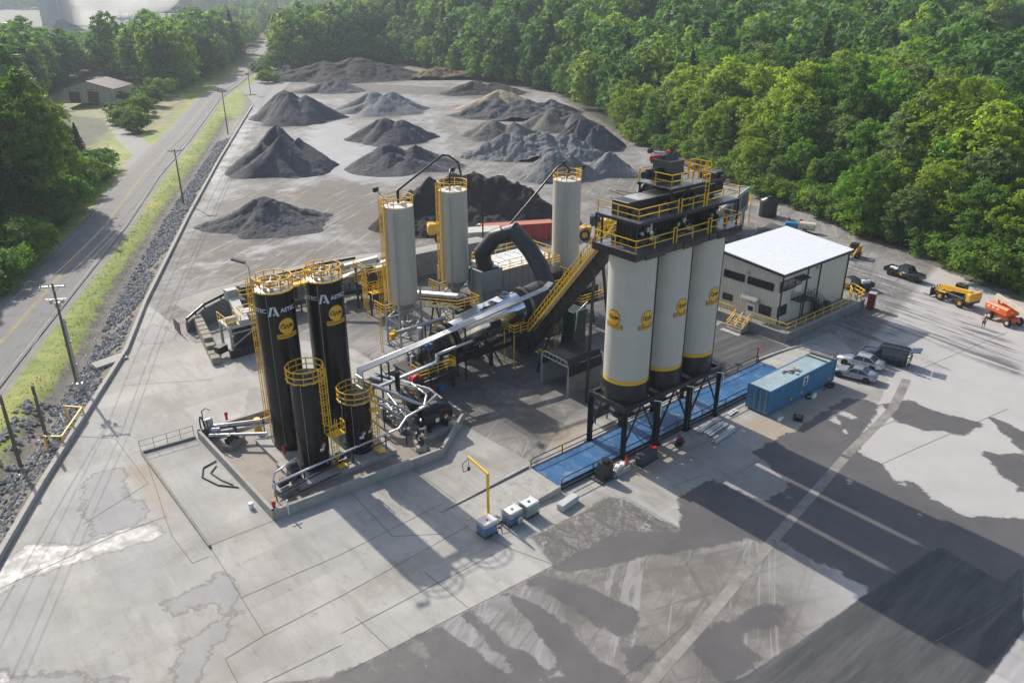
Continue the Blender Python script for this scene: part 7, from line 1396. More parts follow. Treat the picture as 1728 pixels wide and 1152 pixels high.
# ---- wheel loaders near the black stockpile
def loader(lab, l_, a_):
    T = thing('wheel_loader', lab, 'wheel loader', l_, a_, 'yellow wheel loaders')
    m = MB(); m.box((-2.3, 0, 2.2), (3.2, 2.1, 1.6), bev=.2); m.box((-2.6, 0, 3.05), (2.4, 1.9, .25), bev=.08); m.box((1.2, 0, 1.5), (1.9, 1.3, 1.1), bev=.1); m.build('body', M['lemon'], T)
    m = MB(); m.box((-.4, 0, 3.0), (1.4, 1.5, 1.5), bev=.1); m.build('cab_glass', GL, T); m = MB(); m.box((-.4, 0, 3.85), (1.7, 1.8, .16), bev=.05); [m.beam((x, y, 2.2), (x, y, 3.8), .1) for x in (-1.1, .3) for y in (-.75, .75)]; m.cyl((-2.6, .3, 3.1), (-2.6, .3, 4.1), .1, 8); m.build('cab_frame', M['black'], T)
    m = MB(); [m.beam((1.0, k*.65, 2.1), (3.6, k*.65, .9), .28, .45) for k in (-1, 1)]; m.build('lift_arm', M['lemon'], T)
    m = MB(); m.add([(3.5, -1.7, 1.5), (3.5, 1.7, 1.5), (3.6, 1.7, .2), (3.6, -1.7, .2), (5.0, -1.7, .15), (5.0, 1.7, .15)], [(0, 1, 2, 3), (3, 2, 5, 4), (0, 3, 4), (1, 5, 2)]); m.beam((3.5, -1.7, 1.5), (3.5, 1.7, 1.5), .15); m.build('bucket', M['dust'], T)
    for x in (1.5, -2.0):
        for y in (-1.15, 1.15): wheel(T, x, y, .95, .65, M['lemon'])
    return T
g_ = G(722, 410); loader('yellow wheel loader mostly hidden behind the middle slender silo', (g_.x+3.8, g_.y+1.2, 0), R(12))
g_ = G(1000, 405); loader('yellow wheel loader showing its engine box right of the right slender silo', (g_.x, g_.y+1, 0), R(185))
l_, a_ = G(832, 392), R(100); car('white_van', 'white vehicle roof showing beyond the left end of the red container', G(823, 392), R(60), M['white'], 5.0, 1.95, SUVS, (1.1, .65, -2.2, -2.45, 1.05, 1.86), .4, (1.55, -1.5), 'far vehicles', cat='van')
# ---- truck and cars on the public road
g_ = G(428, 120); T = thing('dump_truck', 'pale dump truck driving away on the road near the yard entrance', 'truck', (g_.x, g_.y, RZ), R(103))
m = MB(); m.box((-1.2, 0, 2.1), (6.0, 2.5, 2.0), bev=.1); m.build('dump_body', M['white'], T); m = MB(); m.box((3.2, 0, 2.2), (1.9, 2.3, 2.4), bev=.2); m.box((4.7, 0, 1.5), (1.4, 1.8, 1.2), bev=.15); m.box((0, 0, .9), (8.5, 1.0, .4)); m.build('cab', M['dkgray'], T)
m = MB(); m.box((.9, -1.1, 3.0), (.5, .3, 2.4)); m.build('black_stack', M['black'], T)
for x in (4.4, -1.8, -3.1):
    for y in (-1.05, 1.05): wheel(T, x, y, .52, .35)
for (px, lab) in (((489, 52), 'pale car far up the road'), ((495, 45), 'dark car farthest up the road')):
    g_ = G(*px); car('distant_car', lab, (g_.x, g_.y, RZ), R(103), silv if px[0] < 490 else navy, 4.8, 1.85, SED, (.85, .3, -.95, -1.75, .92, 1.42), .33, (1.45, -1.42), 'cars far up the road')
# ================================================================ PEOPLE
def skinned(name, pts, edges, rad, m_, parent, sub=2):
    me = bpy.data.meshes.new(name); me.from_pydata(pts, edges, []); ob = bpy.data.objects.new(name, me); C.objects.link(ob)
    md = ob.modifiers.new('s', 'SKIN'); sv = me.skin_vertices[0].data
    for i, r_ in enumerate(rad): sv[i].radius = (r_, r_) if not isinstance(r_, tuple) else r_
    sv[0].use_root = True; ob.modifiers.new('u', 'SUBSURF').levels = sub
    dg = bpy.context.evaluated_depsgraph_get(); dg.update(); nm = bpy.data.meshes.new_from_object(ob.evaluated_get(dg)); bpy.data.objects.remove(ob)
    nm.materials.clear(); nm.materials.append(m_); nm.polygons.foreach_set('use_smooth', [True]*len(nm.polygons)); o = bpy.data.objects.new(name, nm); C.objects.link(o); o.parent = parent; return o
def person(lab, loc, rz, shorts=False, arms='down'):
    T = thing('person', lab, 'person', loc, rz)
    P_ = [(0, 0, .98), (0, 0, 1.15), (.01, 0, 1.36), (.0, 0, 1.46), (0, 0, 1.52), (.03, 0, 1.62), (.02, 0, 1.74), (.01, .10, .92), (.03, .12, .5), (0, .13, .09), (.14, .14, .04), (.01, -.10, .92), (.06, -.12, .5), (-.02, -.13, .09), (.12, -.14, .04)]
    if arms == 'down': A_ = [(0, .19, 1.42), (-.03, .27, 1.15), (.1, .27, .92), (.15, .26, .83), (0, -.19, 1.42), (-.03, -.27, 1.15), (.12, -.25, .93), (.18, -.23, .85)]
    else: A_ = [(0, .19, 1.42), (.05, .32, 1.2), (.22, .14, 1.42), (.24, .1, 1.5), (0, -.19, 1.42), (-.03, -.3, 1.15), (.08, -.17, .98), (.1, -.12, .95)]
    k = len(P_); P_ += A_; Ed = [(0, 1), (1, 2), (2, 3), (3, 4), (4, 5), (5, 6), (0, 7), (7, 8), (8, 9), (9, 10), (0, 11), (11, 12), (12, 13), (13, 14), (3, k), (k, k+1), (k+1, k+2), (k+2, k+3), (3, k+4), (k+4, k+5), (k+5, k+6), (k+6, k+7)]
    ra_ = [.13, .12, .14, .08, .055, .095, .085, .085, .055, .04, .035, .085, .055, .04, .035, .055, .045, .035, .03, .055, .045, .035, .03]
    skinned('body', P_, Ed, ra_, M['skin'], T)
    skinned('vest', [P_[0], P_[1], P_[2], (0, 0, 1.43), A_[0], A_[4]], [(0, 1), (1, 2), (2, 3), (3, 4), (3, 5)], [.15, .145, .165, .12, .08, .08], M['hivis'], T)
    kn = .55 if shorts else .12
    skinned('trousers', [P_[0], P_[7], (P_[8][0], P_[8][1], .52), (P_[9][0], P_[9][1], kn), P_[11], (P_[12][0], P_[12][1], .52), (P_[13][0], P_[13][1], kn)], [(0, 1), (1, 2), (2, 3), (0, 4), (4, 5), (5, 6)], [.15, .105, .085, .07, .105, .085, .07], M['ink'] if shorts else M['denim'], T)
    m = MB(); m.lathe((.02, 0, 0), [(.14, 1.69), (.11, 1.72), (.115, 1.78), (.07, 1.85), (.01, 1.87)], 16); m.build('hard_hat', M['white'], T)
    return T
g_ = G(1530, 626); person('person in lime safety vest and jeans behind the open tailgate', (g_.x, g_.y, 0), R(140))
g_ = G(1658, 554); person('person in lime vest and shorts standing in front of the boom lift', (g_.x, g_.y, 0), R(60), True, 'up')
# ================================================================ SMALL YARD ITEMS
def tote(lab, px, fill, m_fill, cap):
    c_ = G(*px); T = thing('liquid_tote', lab, 'liquid tote', (c_.x, c_.y, 0), D+R(2), 'caged liquid totes'); 
    m = MB(); m.box((0, 0, .62+.0), (1.08, .9, .92), bev=.06); m.build('bottle', mat('translucent_white_plastic', (.72, .76, .74), .4, var=.05) if 'translucent_white_plastic' not in bpy.data.materials else bpy.data.materials['translucent_white_plastic'], T)
    m = MB(); m.box((0, 0, .17+fill/2), (1.10, .92, fill), bev=.03); m.build('liquid_level', m_fill, T)
    m = MB(); [m.beam((-.6+.15*k, y, .14), (-.6+.15*k, y, 1.14), .016) for k in range(9) for y in (-.5, .5)]; [m.beam((x, -.5+.143*k, .14), (x, -.5+.143*k, 1.14), .016) for k in range(8) for x in (-.6, .6)]
    for z in (.25, .45, .65, .85, 1.05): m.beam((-.6, -.5, z), (.6, -.5, z), .025); m.beam((-.6, .5, z), (.6, .5, z), .025); m.beam((-.6, -.5, z), (-.6, .5, z), .025); m.beam((.6, -.5, z), (.6, .5, z), .025)
    m.build('cage', M['galv'], T); m = MB(); [m.box((x, 0, .06), (.14, 1.0, .1)) for x in (-.5, 0, .5)]; m.box((0, 0, .125), (1.2, 1.0, .03)); m.build('pallet', M['dkgray'], T)
    m = MB(); m.cyl((0, 0, 1.07), (0, 0, 1.12), .1, 14); m.build('cap', cap, T); m = MB(); m.box((-.5, 0, 1.1), (.12, .9, .03)); m.box((.5, 0, 1.1), (.12, .9, .03)); m.build('top_bar', M['white'], T); T.scale = (1.12, 1.12, 1.12); return T
bl = mat('blue_liquid', (.07, .24, .52), .35, var=.05); gl_ = mat('pale_green_liquid', (.50, .58, .47), .4, var=.05)
tote('leftmost caged white tote, filled two thirds with blue liquid', (822, 899), .66, bl, M['red']); tt = tote('middle caged tote with blue liquid and a pump on its side', (864, 880), .52, bl, M['red']); tote('rightmost caged tote with pale green tint and black cap', (892, 867), .80, gl_, M['black'])
m = MB(); c_ = G(878, 888); p_ = PFc(c_); m.box((p_[0], p_[1], .62), (.5, .25, .5), bev=.08); m.cyl((p_[0], p_[1]-.13, .62), (p_[0], p_[1]-.16, .62), .08, 10); one('transfer_pump', 'small grey pump box hung on the middle tote', 'pump', m, M['galv'], p_[0], p_[1])
p_ = PFc(G(848, 890)); m = MB(); m.tube([(p_[0]-1.2, p_[1]+.1, .06), (p_[0]-.6, p_[1]+.5, .05), (p_[0]-.1, p_[1]+.1, .05), (p_[0]-.5, p_[1]-.2, .3), (p_[0]+.2, p_[1]-.1, .5), (p_[0]+.5, p_[1]+.3, .05), (p_[0]+1.4, p_[1]+.2, .05)], .035, 5); one('tote_hose', 'black hose looping between the two blue totes', 'hose', m, M['rubber'], p_[0], p_[1])
p_ = PFc(G(824, 868)); T = pthing('yellow_gantry', 'tall yellow post with overhanging arm beside the ramp', 'post', p_[0], p_[1])
hk = PT(793, 786, p_[1]+2.6); m = MB(); m.beam((p_[0], p_[1], 0), (p_[0], p_[1], 3.9), .16); m.beam((p_[0], p_[1]-.08, 3.85), (p_[0]+.3, p_[1]+3.0, 3.85), .15); m.box((p_[0], p_[1], .05), (.5, .5, .1)); pb(m, 'post_and_arm', M['yellow'], T)
m = MB(); m.beam((p_[0]+.3, p_[1]+2.9, 3.8), (p_[0]+.3, p_[1]+2.9, 2.9), .03); m.lathe((p_[0]+.3, p_[1]+2.9, 0), [(.1, 2.6), (.14, 2.8), (.05, 2.95)], 10); m.tube([(p_[0]+.3, p_[1]+2.8, 2.7), (p_[0]-.1, p_[1]+3.1, 2.5), (p_[0], p_[1]+3.4, 3.0), (p_[0]+.3, p_[1]+3.0, 3.6)], .03, 5); pb(m, 'hanging_hose', M['black'], T)
p_ = PFc(G(958, 852)); m = MB(); m.box((p_[0], p_[1], .3), (2.1, .75, .58), .15, bev=.06); one('precast_block', 'pale precast concrete block alone on the slab beside the ramp', 'concrete block', m, mat('pale_cast_concrete', (.50, .52, .50), .8), p_[0], p_[1])
p_ = PFc(G(1019, 806)); T = pthing('chute_hopper', 'black steel chute box tilted on a pallet next to the scale', 'chute', p_[0], p_[1])
m = MB(); m.add([(p_[0]-.7, p_[1]-.5, .25), (p_[0]+.6, p_[1]-.5, .25), (p_[0]+.6, p_[1]+.5, .25), (p_[0]-.7, p_[1]+.5, .25), (p_[0]-.3, p_[1]-.5, 1.5), (p_[0]+.5, p_[1]-.5, 1.7), (p_[0]+.5, p_[1]+.5, 1.7), (p_[0]-.3, p_[1]+.5, 1.5)], [(0, 3, 2, 1), (4, 5, 6, 7), (0, 1, 5, 4), (1, 2, 6, 5), (2, 3, 7, 6), (3, 0, 4, 7)]); m.cyl((p_[0]+.1, p_[1], 1.55), (p_[0]+.1, p_[1], 1.85), .38, 18); pb(m, 'chute', M['black'], T)
m = MB(); m.box((p_[0], p_[1], .1), (2.0, 1.4, .14)); pb(m, 'pallet', M['dkgray'], T)
p_ = PFc(G(1044, 795)); T = pthing('mortar_tub', 'pale open tub heaped with white bags beside the chute box', 'tub', p_[0], p_[1])
m = MB(); x, y = p_[0], p_[1]
for a in ((-.85, 0, .08, 1.0), (.85, 0, .08, 1.0)): m.box((x+a[0], y, .3), (.08, 1.1, .5))
for b in (-.52, .52): m.box((x, y+b, .3), (1.7, .06, .5))
m.box((x, y, .07), (1.7, 1.05, .06)); pb(m, 'tub', M['conc'], T); m = MB(); [m.box((x+rr.uniform(-.4, .4), y+rr.uniform(-.2, .2), .3+.15*k), (.7, .5, .22), rr.uniform(0, 3), bev=.09) for k in range(4)]; pb(m, 'bags', M['white'], T)
p_ = PFc(G(1056, 789)); m = MB(); m.box((p_[0], p_[1], .62), (.36, .36, .04)); m.lathe((p_[0], p_[1], 0), [(.15, .64), (.03, 1.2)], 14); one('traffic_cone', 'orange-red traffic cone standing on the tub edge', 'cone', m, mat('cone_orange', (.8, .07, .02), .5), p_[0], p_[1], .6)
p_ = PFc(G(1090, 778)); m = MB(); m.box((p_[0], p_[1], .5), (2.3, .85, .8), .05, bev=.12); m.box((p_[0], p_[1], .08), (2.4, 1.0, .12), .05); m.box((p_[0]-.9, p_[1], .95), (.3, .7, .15)); one('black_tool_chest', 'long low black chest at the foot of the silo frame', 'chest', m, M['dkgray'], p_[0], p_[1])
p_ = PFc(G(1102, 764)); m = MB(); m.cyl((p_[0], p_[1], .25), (p_[0], p_[1], .6), .35, 16); m.box((p_[0]+.3, p_[1]+.1, .2), (.5, .5, .35), .4, bev=.05); one('hose_drum', 'small red and black hose drum behind the long black chest', 'hose drum', m, M['red'], p_[0], p_[1])
p_ = PFc(G(1146, 752)); T = pthing('compressor', 'small red and black compressor on the shaded concrete by the silo frame', 'compressor', p_[0], p_[1])
m = MB(); m.box((p_[0], p_[1], .45), (.8, .6, .7), .4, bev=.1); m.cyl((p_[0]-.5, p_[1], .3), (p_[0]+.5, p_[1], .3), .22, 12); pb(m, 'body', M['black'], T); m = MB(); m.box((p_[0], p_[1]+.1, .86), (.6, .3, .12), .4, bev=.03); pb(m, 'red_cover', M['red'], T)
def stack(lab, px, L_, n, w_=.5, rz=0, m_='alu', group='stacks of metal profiles'):
    p_ = PFc(G(*px)); m = MB()
    for k in range(n): 
        o = (k-(n-1)/2)*(w_/n); X_ = Matrix.Translation((p_[0], p_[1], 0)) @ Matrix.Rotation(rz+.02*(k % 2), 4, 'Z'); m.box((0, o, .12+.06*(k % 2)), (L_*(1-.06*(k % 3)), w_/n*.8, .06), 0, X_)
    for q in (-.35, .35): m.box((q*L_, 0, .045), (.1, w_*1.2, .08), 0, X_)
    one('metal_profiles', lab, 'metal stack', m, M[m_], p_[0], p_[1], 0, group)
stack('long thin stack of bright metal profiles closest to the silo frame', (1196, 719), 4.0, 5, .5, .12); stack('flat bright sheets between the two profile stacks', (1207, 725), 3.2, 3, .9, .1, 'galv'); stack('thicker strapped stack of metal profiles on timber, nearest the bay line', (1221, 737), 3.6, 4, .5, .1); stack('two short white strips beside the container corner', (1236, 697), 1.5, 2, .4, .1, 'white')
p_ = PFc(G(1305, 693)); T = pthing('wire_cage', 'leaning grey wire cage trolley at the container door corner', 'cage trolley', p_[0], p_[1])
m = MB(); [m.beam((p_[0]-.3+.12*k, p_[1], .1), (p_[0]-.3+.12*k, p_[1]+.2, 1.6), .025) for k in range(6)]; [m.beam((p_[0]-.3, p_[1]+.13*z, z), (p_[0]+.3, p_[1]+.13*z, z), .025) for z in np.linspace(.1, 1.6, 8)]; [m.beam((p_[0]-.3, p_[1]-.4, .1), (p_[0]-.3+.0, p_[1]-.4, 1.2), .03)]; m.box((p_[0], p_[1]-.2, .15), (.7, .5, .05)); pb(m, 'cage', M['galv'], T)
p_ = PFc(G(1315, 711)); m = MB(); m.box((p_[0], p_[1], .22), (.35, .3, .4), .3, bev=.05); m.box((p_[0]+.4, p_[1]+.05, .2), (.3, .3, .36), .1, bev=.05); one('white_buckets', 'pair of white pails in front of the wire cage', 'buckets', m, M['white'], p_[0], p_[1])
p_ = PFc(G(1347, 706)); T = pthing('pallet_of_parts', 'small black pallet with grey lid lying alone in the container shade', 'pallet', p_[0], p_[1])
m = MB(); m.box((p_[0], p_[1], .08), (1.3, .9, .12), .5); m.box((p_[0], p_[1], .2), (.9, .6, .12), .5); pb(m, 'pallet', M['black'], T); m = MB(); m.box((p_[0]-.05, p_[1], .3), (.8, .55, .08), .5, bev=.03); pb(m, 'lid', M['wood'], T)
p_ = PFc(G(1373, 671)); T = pthing('white_cylinder', 'white gas cylinder lying with a black hose beside the container', 'gas cylinder', p_[0], p_[1])
m = MB(); m.tube([(p_[0]-.5, p_[1]-.1, .22), (p_[0]-.4, p_[1]-.1, .22), (p_[0]+.4, p_[1]+.1, .22), (p_[0]+.5, p_[1]+.12, .22)], [.1, .22, .22, .1], 14); pb(m, 'cylinder', M['white'], T); m = MB(); m.tube([(p_[0]-.5, p_[1], .1), (p_[0]-.8, p_[1]+.3, .06), (p_[0]-.4, p_[1]+.7, .06), (p_[0]+.5, p_[1]+.6, .06)], .07, 6); pb(m, 'hose', M['rubber'], T)
p_ = PFc(G(1400, 652)); m = MB(); [m.tube([(p_[0]+r_*math.cos(q), p_[1]+r_*.7*math.sin(q), .08+.05*k) for q in np.linspace(0, 2*PI, 15)[:-1]], .06, 5, closed=True) for k, r_ in enumerate((.5, .42, .55))]; one('coiled_hose', 'pile of coiled black hose at the container far corner', 'hose', m, M['rubber'], p_[0], p_[1])
p_ = PFc(G(1388, 652)); m = MB(); [m.box((p_[0]+.1*k, p_[1]+.12*k, .08+.05*k), (1.6, .12, .06), .1*k) for k in range(5)]; one('scrap_planks', 'few rusty boards lying between container and coiled hose', 'planks', m, M['rust'], p_[0], p_[1])
p_ = PFc(G(1391, 658)); m = MB(); m.box((p_[0], p_[1], .08), (.3, .2, .14), .5, bev=.03); one('red_can', 'tiny red can on the ground beside the boards', 'can', m, M['red'], p_[0], p_[1])
p_ = PFc(G(1018, 712)); m = MB(); m.box((p_[0], p_[1]+.3, 1.2), (2.0, .4, 1.1), .05, bev=.04); m.beam((p_[0]-.8, p_[1]+.3, 0), (p_[0]-.8, p_[1]+.3, .7), .1); m.beam((p_[0]+.8, p_[1]+.3, 0), (p_[0]+.8, p_[1]+.3, .7), .1); one('electric_cabinet', 'black cabinet on short legs behind the scale under the nearest silo', 'cabinet', m, M['black'], p_[0], p_[1])
# ---- rear right corner: bin building, black tank, compressor set
A_ = PZ(1225, 347, 7.0); B_ = PZ(1266, 315, 7.0); C_ = PZ(1182, 300, 7.0)
ang = math.atan2(B_.y-A_.y, B_.x-A_.x); u = Vector((math.cos(ang), math.sin(ang), 0)); v_ = Vector((-u.y, u.x, 0))
A_ = A_-u*6; L1 = (B_-A_).length; dep = 11.0
T = pthing('bin_building', 'old grey concrete bin building with open bays behind the silo tops', 'building', A_.x, A_.y)
def Bp(x, y, z): q = A_+u*x+v_*y; return Vector((q.x, q.y, z))
m = MB()
def obx(m, x0, x1, y0, y1, z0, z1):
    vs = [Bp(x, y, z) for z in (z0, z1) for x, y in ((x0, y0), (x1, y0), (x1, y1), (x0, y1))]; m.add(vs, [(0, 3, 2, 1), (4, 5, 6, 7), (0, 1, 5, 4), (1, 2, 6, 5), (2, 3, 7, 6), (3, 0, 4, 7)])
nb = 4; obx(m, 0, L1, 0, .3, 3.0, 3.9); obx(m, 0, L1, 0, .3, 6.4, 7.0)
for k in range(nb+1): x = (L1-.5)*k/nb; obx(m, x, x+.5, 0, .3, 3.9, 6.4)
obx(m, 0, L1, dep-.3, dep, 3, 7); obx(m, 0, .3, .3, dep-.3, 3, 7); obx(m, L1-.3, L1, .3, dep-.3, 3, 7); obx(m, .3, L1-.3, .3, dep-.3, 3.0, 3.2); pb(m, 'wall', M['gray'], T)
m = MB(); obx(m, .3, L1-.3, .3, dep-.3, 6.6, 6.8); pb(m, 'roof', M['concdk'], T)
for x in (.3, L1/2, L1-.5):
    for y in (.3, dep-.6): m = MB(); obx(m, x, x+.35, y, y+.35, 0, 3); pb(m, 'leg', M['conc'], T)
rr.seed(8); m = MB()
for k in range(26): a = Bp(rr.uniform(-2, L1), rr.uniform(3, dep+4), 7.0+rr.uniform(0, .5)); q = rr.uniform(2, 6); m.beam(a, a+Vector((q*math.cos(rr.gauss(1.5, .2)), q*math.sin(rr.gauss(1.5, .2)), rr.uniform(-.2, .4))), .12)
pb(m, 'roof_scrap', M['rust'], T)
m = MB(); m.rail([Bp(L1, 0, 3.9), Bp(L1+2.6, 0, 3.9), Bp(L1+2.6, 3, 3.9)], post=1); m.add([Bp(L1, 0, 3.8), Bp(L1+2.6, 0, 3.8), Bp(L1+2.6, 3, 3.8), Bp(L1, 3, 3.8)], [(0, 1, 2, 3)]); m.beam(Bp(L1+2.5, .1, 0), Bp(L1+2.5, .1, 3.8), .12); pb(m, 'side_platform', M['yellow'], T)
g_ = G(1299, 368); T = thing('water_tank', 'short wide black plastic tank by the wood behind the office', 'tank', (g_.x, g_.y+1.6, 0)); m = MB(); m.lathe((0, 0, 0), [(1.55, 0), (1.6, .1), (1.6, 2.9), (1.5, 3.1), (.5, 3.4), (.5, 3.5)], 32); m.build('body', M['black'], T); m = MB(); m.lathe((0, 0, 0), [(.45, 3.5), (.45, 3.62)], 18); m.build('lid', M['dkgray'], T)
g_ = G(1335, 388); T = thing('generator_set', 'blue and red machine set parked behind the office roof', 'generator', (g_.x, g_.y, 0), R(-20)); m = MB(); m.box((0, 0, .8), (2.2, 1.2, 1.2), bev=.1); m.build('blue_housing', mat('bright_blue_paint', (.03, .25, .5), .4), T); m = MB(); m.cyl((1.4, .5, .4), (1.4, .5, 1.9), .25, 12); m.cyl((-.6, .7, 1.3), (-.6, .7, 2.0), .2, 12); m.build('red_cylinder', M['red'], T)
g_ = G(1361, 392); T = thing('tanker_trailer', 'small cream tank on a trailer beside the blue machine set', 'tank trailer', (g_.x, g_.y, 0), R(-25)); m = MB(); m.tube([(-1.3, 0, 1.1), (1.3, 0, 1.1)], .7, 20); m.build('tank', M['offwhite'], T); wheel(T, -.3, -.8, .35, .25); wheel(T, -.3, .8, .35, .25)
g_ = G(1114, 266); T = thing('parked_trailer', 'small red and white trailer wreck at the far wood edge', 'trailer', (g_.x, g_.y, 0), R(-25)); m = MB(); m.box((0, 0, .8), (4.5, 1.6, .3), bev=.05); m.tube([(-1.6, 0, 1.2), (1.2, 0, 1.2)], .35, 12); m.build('frame', M['galv'], T); m = MB(); m.box((2.0, 0, 1.4), (.9, 1.4, 1.0), bev=.1); m.build('red_box', M['red'], T); wheel(T, -.5, -.8, .4, .25); wheel(T, -.5, .8, .4, .25)
g_ = G(1097, 258); m = MB(); m.box((0, 0, .5), (1.5, 1.2, .9), bev=.1); m.box((.3, 0, 1.1), (.5, .8, .4)); o = m.build('scrap_box', M['black']); o.location = (g_.x, g_.y, 0); tag(o, 'small black scrap box standing left of the red trailer wreck', 'box')
T = thing('old_conveyor', 'rusty dismantled conveyor frames lying along the wood edge', 'conveyor', G(1190, 290)); m = MB()
base_ = T.location
for k in range(5):
    a = G(1135+k*9, 272+k*3)-base_; b = G(1215+k*6, 305+k*3)-base_
    for z in (.4, 1.3): m.beam(a+Vector((0, 0, z)), b+Vector((0, 0, z)), .14)
    for i in range(9): p = a.lerp(b, i/8); m.beam(p+Vector((0, 0, .4)), p+Vector((0, 0, 1.3)), .08)
m.build('truss', M['rust'], T)
# ================================================================ STOCKPILES
def pilemat(name, c1, c2, c3=None, rough=.9):
    m = bpy.data.materials.new(name); m.use_nodes = True; t_ = m.node_tree; L = t_.links.new; b = t_.nodes['Principled BSDF']; b.inputs['Roughness'].default_value = rough; b.inputs['Specular IOR Level'].default_value = .3
    tc = t_.nodes.new('ShaderNodeTexCoord'); n1 = t_.nodes.new('ShaderNodeTexNoise'); n1.inputs['Scale'].default_value = .35; n1.inputs['Detail'].default_value = 8; n1.inputs['Roughness'].default_value = .7; L(tc.outputs['Object'], n1.inputs[0])
    cr = t_.nodes.new('ShaderNodeValToRGB'); e = cr.color_ramp.elements; e[0].position = .35; e[0].color = (*c1, 1); e[1].position = .65; e[1].color = (*c2, 1)
    if c3: x = e.new(.8); x.color = (*c3, 1)
    L(n1.outputs[0], cr.inputs[0]); L(cr.outputs[0], b.inputs['Base Color'])
    n2 = t_.nodes.new('ShaderNodeTexNoise'); n2.inputs['Scale'].default_value = 1.6; n2.inputs['Detail'].default_value = 6; n2.inputs['Roughness'].default_value = .75; L(tc.outputs['Object'], n2.inputs[0])
    bp_ = t_.nodes.new('ShaderNodeBump'); bp_.inputs['Distance'].default_value = .5; bp_.inputs['Strength'].default_value = .8; L(n2.outputs[0], bp_.inputs['Height']); L(bp_.outputs[0], b.inputs['Normal']); return m
PM = {'dark': pilemat('dark_grey_aggregate', (.075, .076, .084), (.135, .134, .14)), 'grey': pilemat('grey_aggregate', (.17, .175, .18), (.25, .25, .245)), 'black': pilemat('black_asphalt_millings', (.028, .026, .026), (.068, .062, .058), (.11, .10, .09)),
 'tan': pilemat('tan_sand', (.42, .33, .21), (.50, .41, .28)), 'mid': pilemat('brown_grey_aggregate', (.14, .132, .12), (.22, .205, .185)), 'rubble': pilemat('broken_rubble', (.07, .06, .055), (.22, .19, .17), (.33, .3, .27)), 'earth': pilemat('red_brown_earth', (.10, .09, .035), (.26, .15, .08))}
def stockpile(lab, xl, xr, yb, pk, kind, ry=.8, rough=.35, peaks=None, seed=0, name='stockpile', cat='stockpile', hs=1.0):
    rd_ = random.Random(seed); fr = G((xl+xr)/2, yb); a = Vector((fr.x, fr.y, 0)).normalized(); rx = (G(xr, yb)-G(xl, yb)).length/2
    for _ in range(3): c_ = fr+a*rx*ry; k = c_.y/fr.y; rxx = rx*k
    c_ = fr+a*rxx*ry; h = min(hat((G(pk[0], yb).x*k, c_.y, 0), pk[1])*hs, rxx*.95)
    ox = (pk[0]-(xl+xr)/2)/((xr-xl)/2)*rxx
    PK = peaks or [(ox/rxx*.9, 0, 1.0)]
    PK = [(p[0]*rxx, p[1]*rxx*ry, p[2]*h) for p in PK]
    rr2 = random.Random(seed+100)
    if kind not in ('tan', 'mid'):
        for _k in range(7):
            q_ = rr2.uniform(0, 6.28); rd2 = rr2.uniform(.15, .45); PK.append((rd2*math.cos(q_)*rxx, rd2*math.sin(q_)*rxx*ry, rr2.uniform(.5, .9)*h*(1-.45*rd2)))
    n = 140 if yb > 240 else 96; vs = []; h *= 1.07; k1 = rd_.uniform(0, 50); ur = Vector((a.y, -a.x, 0))
    slope = h/(rxx*.80)
    g_ = np.linspace(-1.4, 1.4, n)
    idx = {}
    for j, v in enumerate(g_):
        for i, u_ in enumerate(g_):
            x, y = u_*rxx, v*rxx*ry
            z = -9
            wv = noise.noise(Vector((x/rxx*2.0+k1, y/rxx*2.0, k1)))
            for (px_, py_, ph) in PK:
                dx = (x-px_); dy = (y-py_)/max(.75, ry); R_ = math.hypot(dx, dy); q = math.atan2(dy, dx)
                sp = 1+.16*math.sin(3*q+k1)+.10*math.sin(5*q+k1*2)+wv*.15
                edge = max(.25, (rxx*sp*.92-math.hypot(px_, py_)*.35)/rxx); hh_ = ph*(1.02-R_/(rxx*edge*.97))
                z = max(z, hh_)
            z = z if z < h*.78 else h*.78+(z-h*.78)*.6
            nz = noise.noise(Vector((x*.45+k1, y*.45, 3)))*1.0+.5*noise.noise(Vector((x*1.1+k1, y*1.1, 9)))
            gul = abs(noise.noise(Vector((x*.9+k1, y*.25, 20))))
            if z > -1.5: z += rough*.55*(nz*1.1-gul*.9)*min(1, max(0, z+.4)/1.2)
            if z > -.5: z += .09*noise.noise(Vector((x*2.6, y*2.6, k1)))+(.12*noise.noise(Vector((x*4.2, y*4.2, k1))) if rough > .6 else 0)
            vs.append(((ur*x+a*y).x, (ur*x+a*y).y, max(z, -.25)))
    vs = np.array(vs); Z_ = vs[:, 2].reshape(n, n); fs = []
    for j in range(n-1):
        for i in range(n-1):
            if max(Z_[j, i], Z_[j, i+1], Z_[j+1, i], Z_[j+1, i+1]) > -.24: q = j*n+i; fs.append((q, q+1, q+n+1, q+n))
    us = sorted({i for f in fs for i in f}); mp_ = {o: i for i, o in enumerate(us)}
    m = MB(); m.add([tuple(vs[i]) for i in us], [tuple(mp_[i] for i in f) for f in fs], True)
    if sum(1 for f in m.f[:50] if (Vector(m.v[f[1]])-Vector(m.v[f[0]])).cross(Vector(m.v[f[2]])-Vector(m.v[f[1]])).z < 0) > 25: m.f = [f[::-1] for f in m.f]
    o = m.build(name, PM[kind]); o.location = c_; tag(o, lab, cat, 'aggregate stockpiles' if cat == 'stockpile' else None); return o
stockpile('dark grey cone pile in the left column, farther of the two', 430, 563, 212, (500, 149), 'dark', 1.0, .3, [(-.15, .1, 1), (.35, -.1, .8)], 1)
stockpile('large dark grey pile in the left column below the farther one', 400, 552, 300, (478, 208), 'dark', 1.15, .3, [(0, .25, 1.0), (.1, -.25, .78), (.45, -.05, .66)], 2)
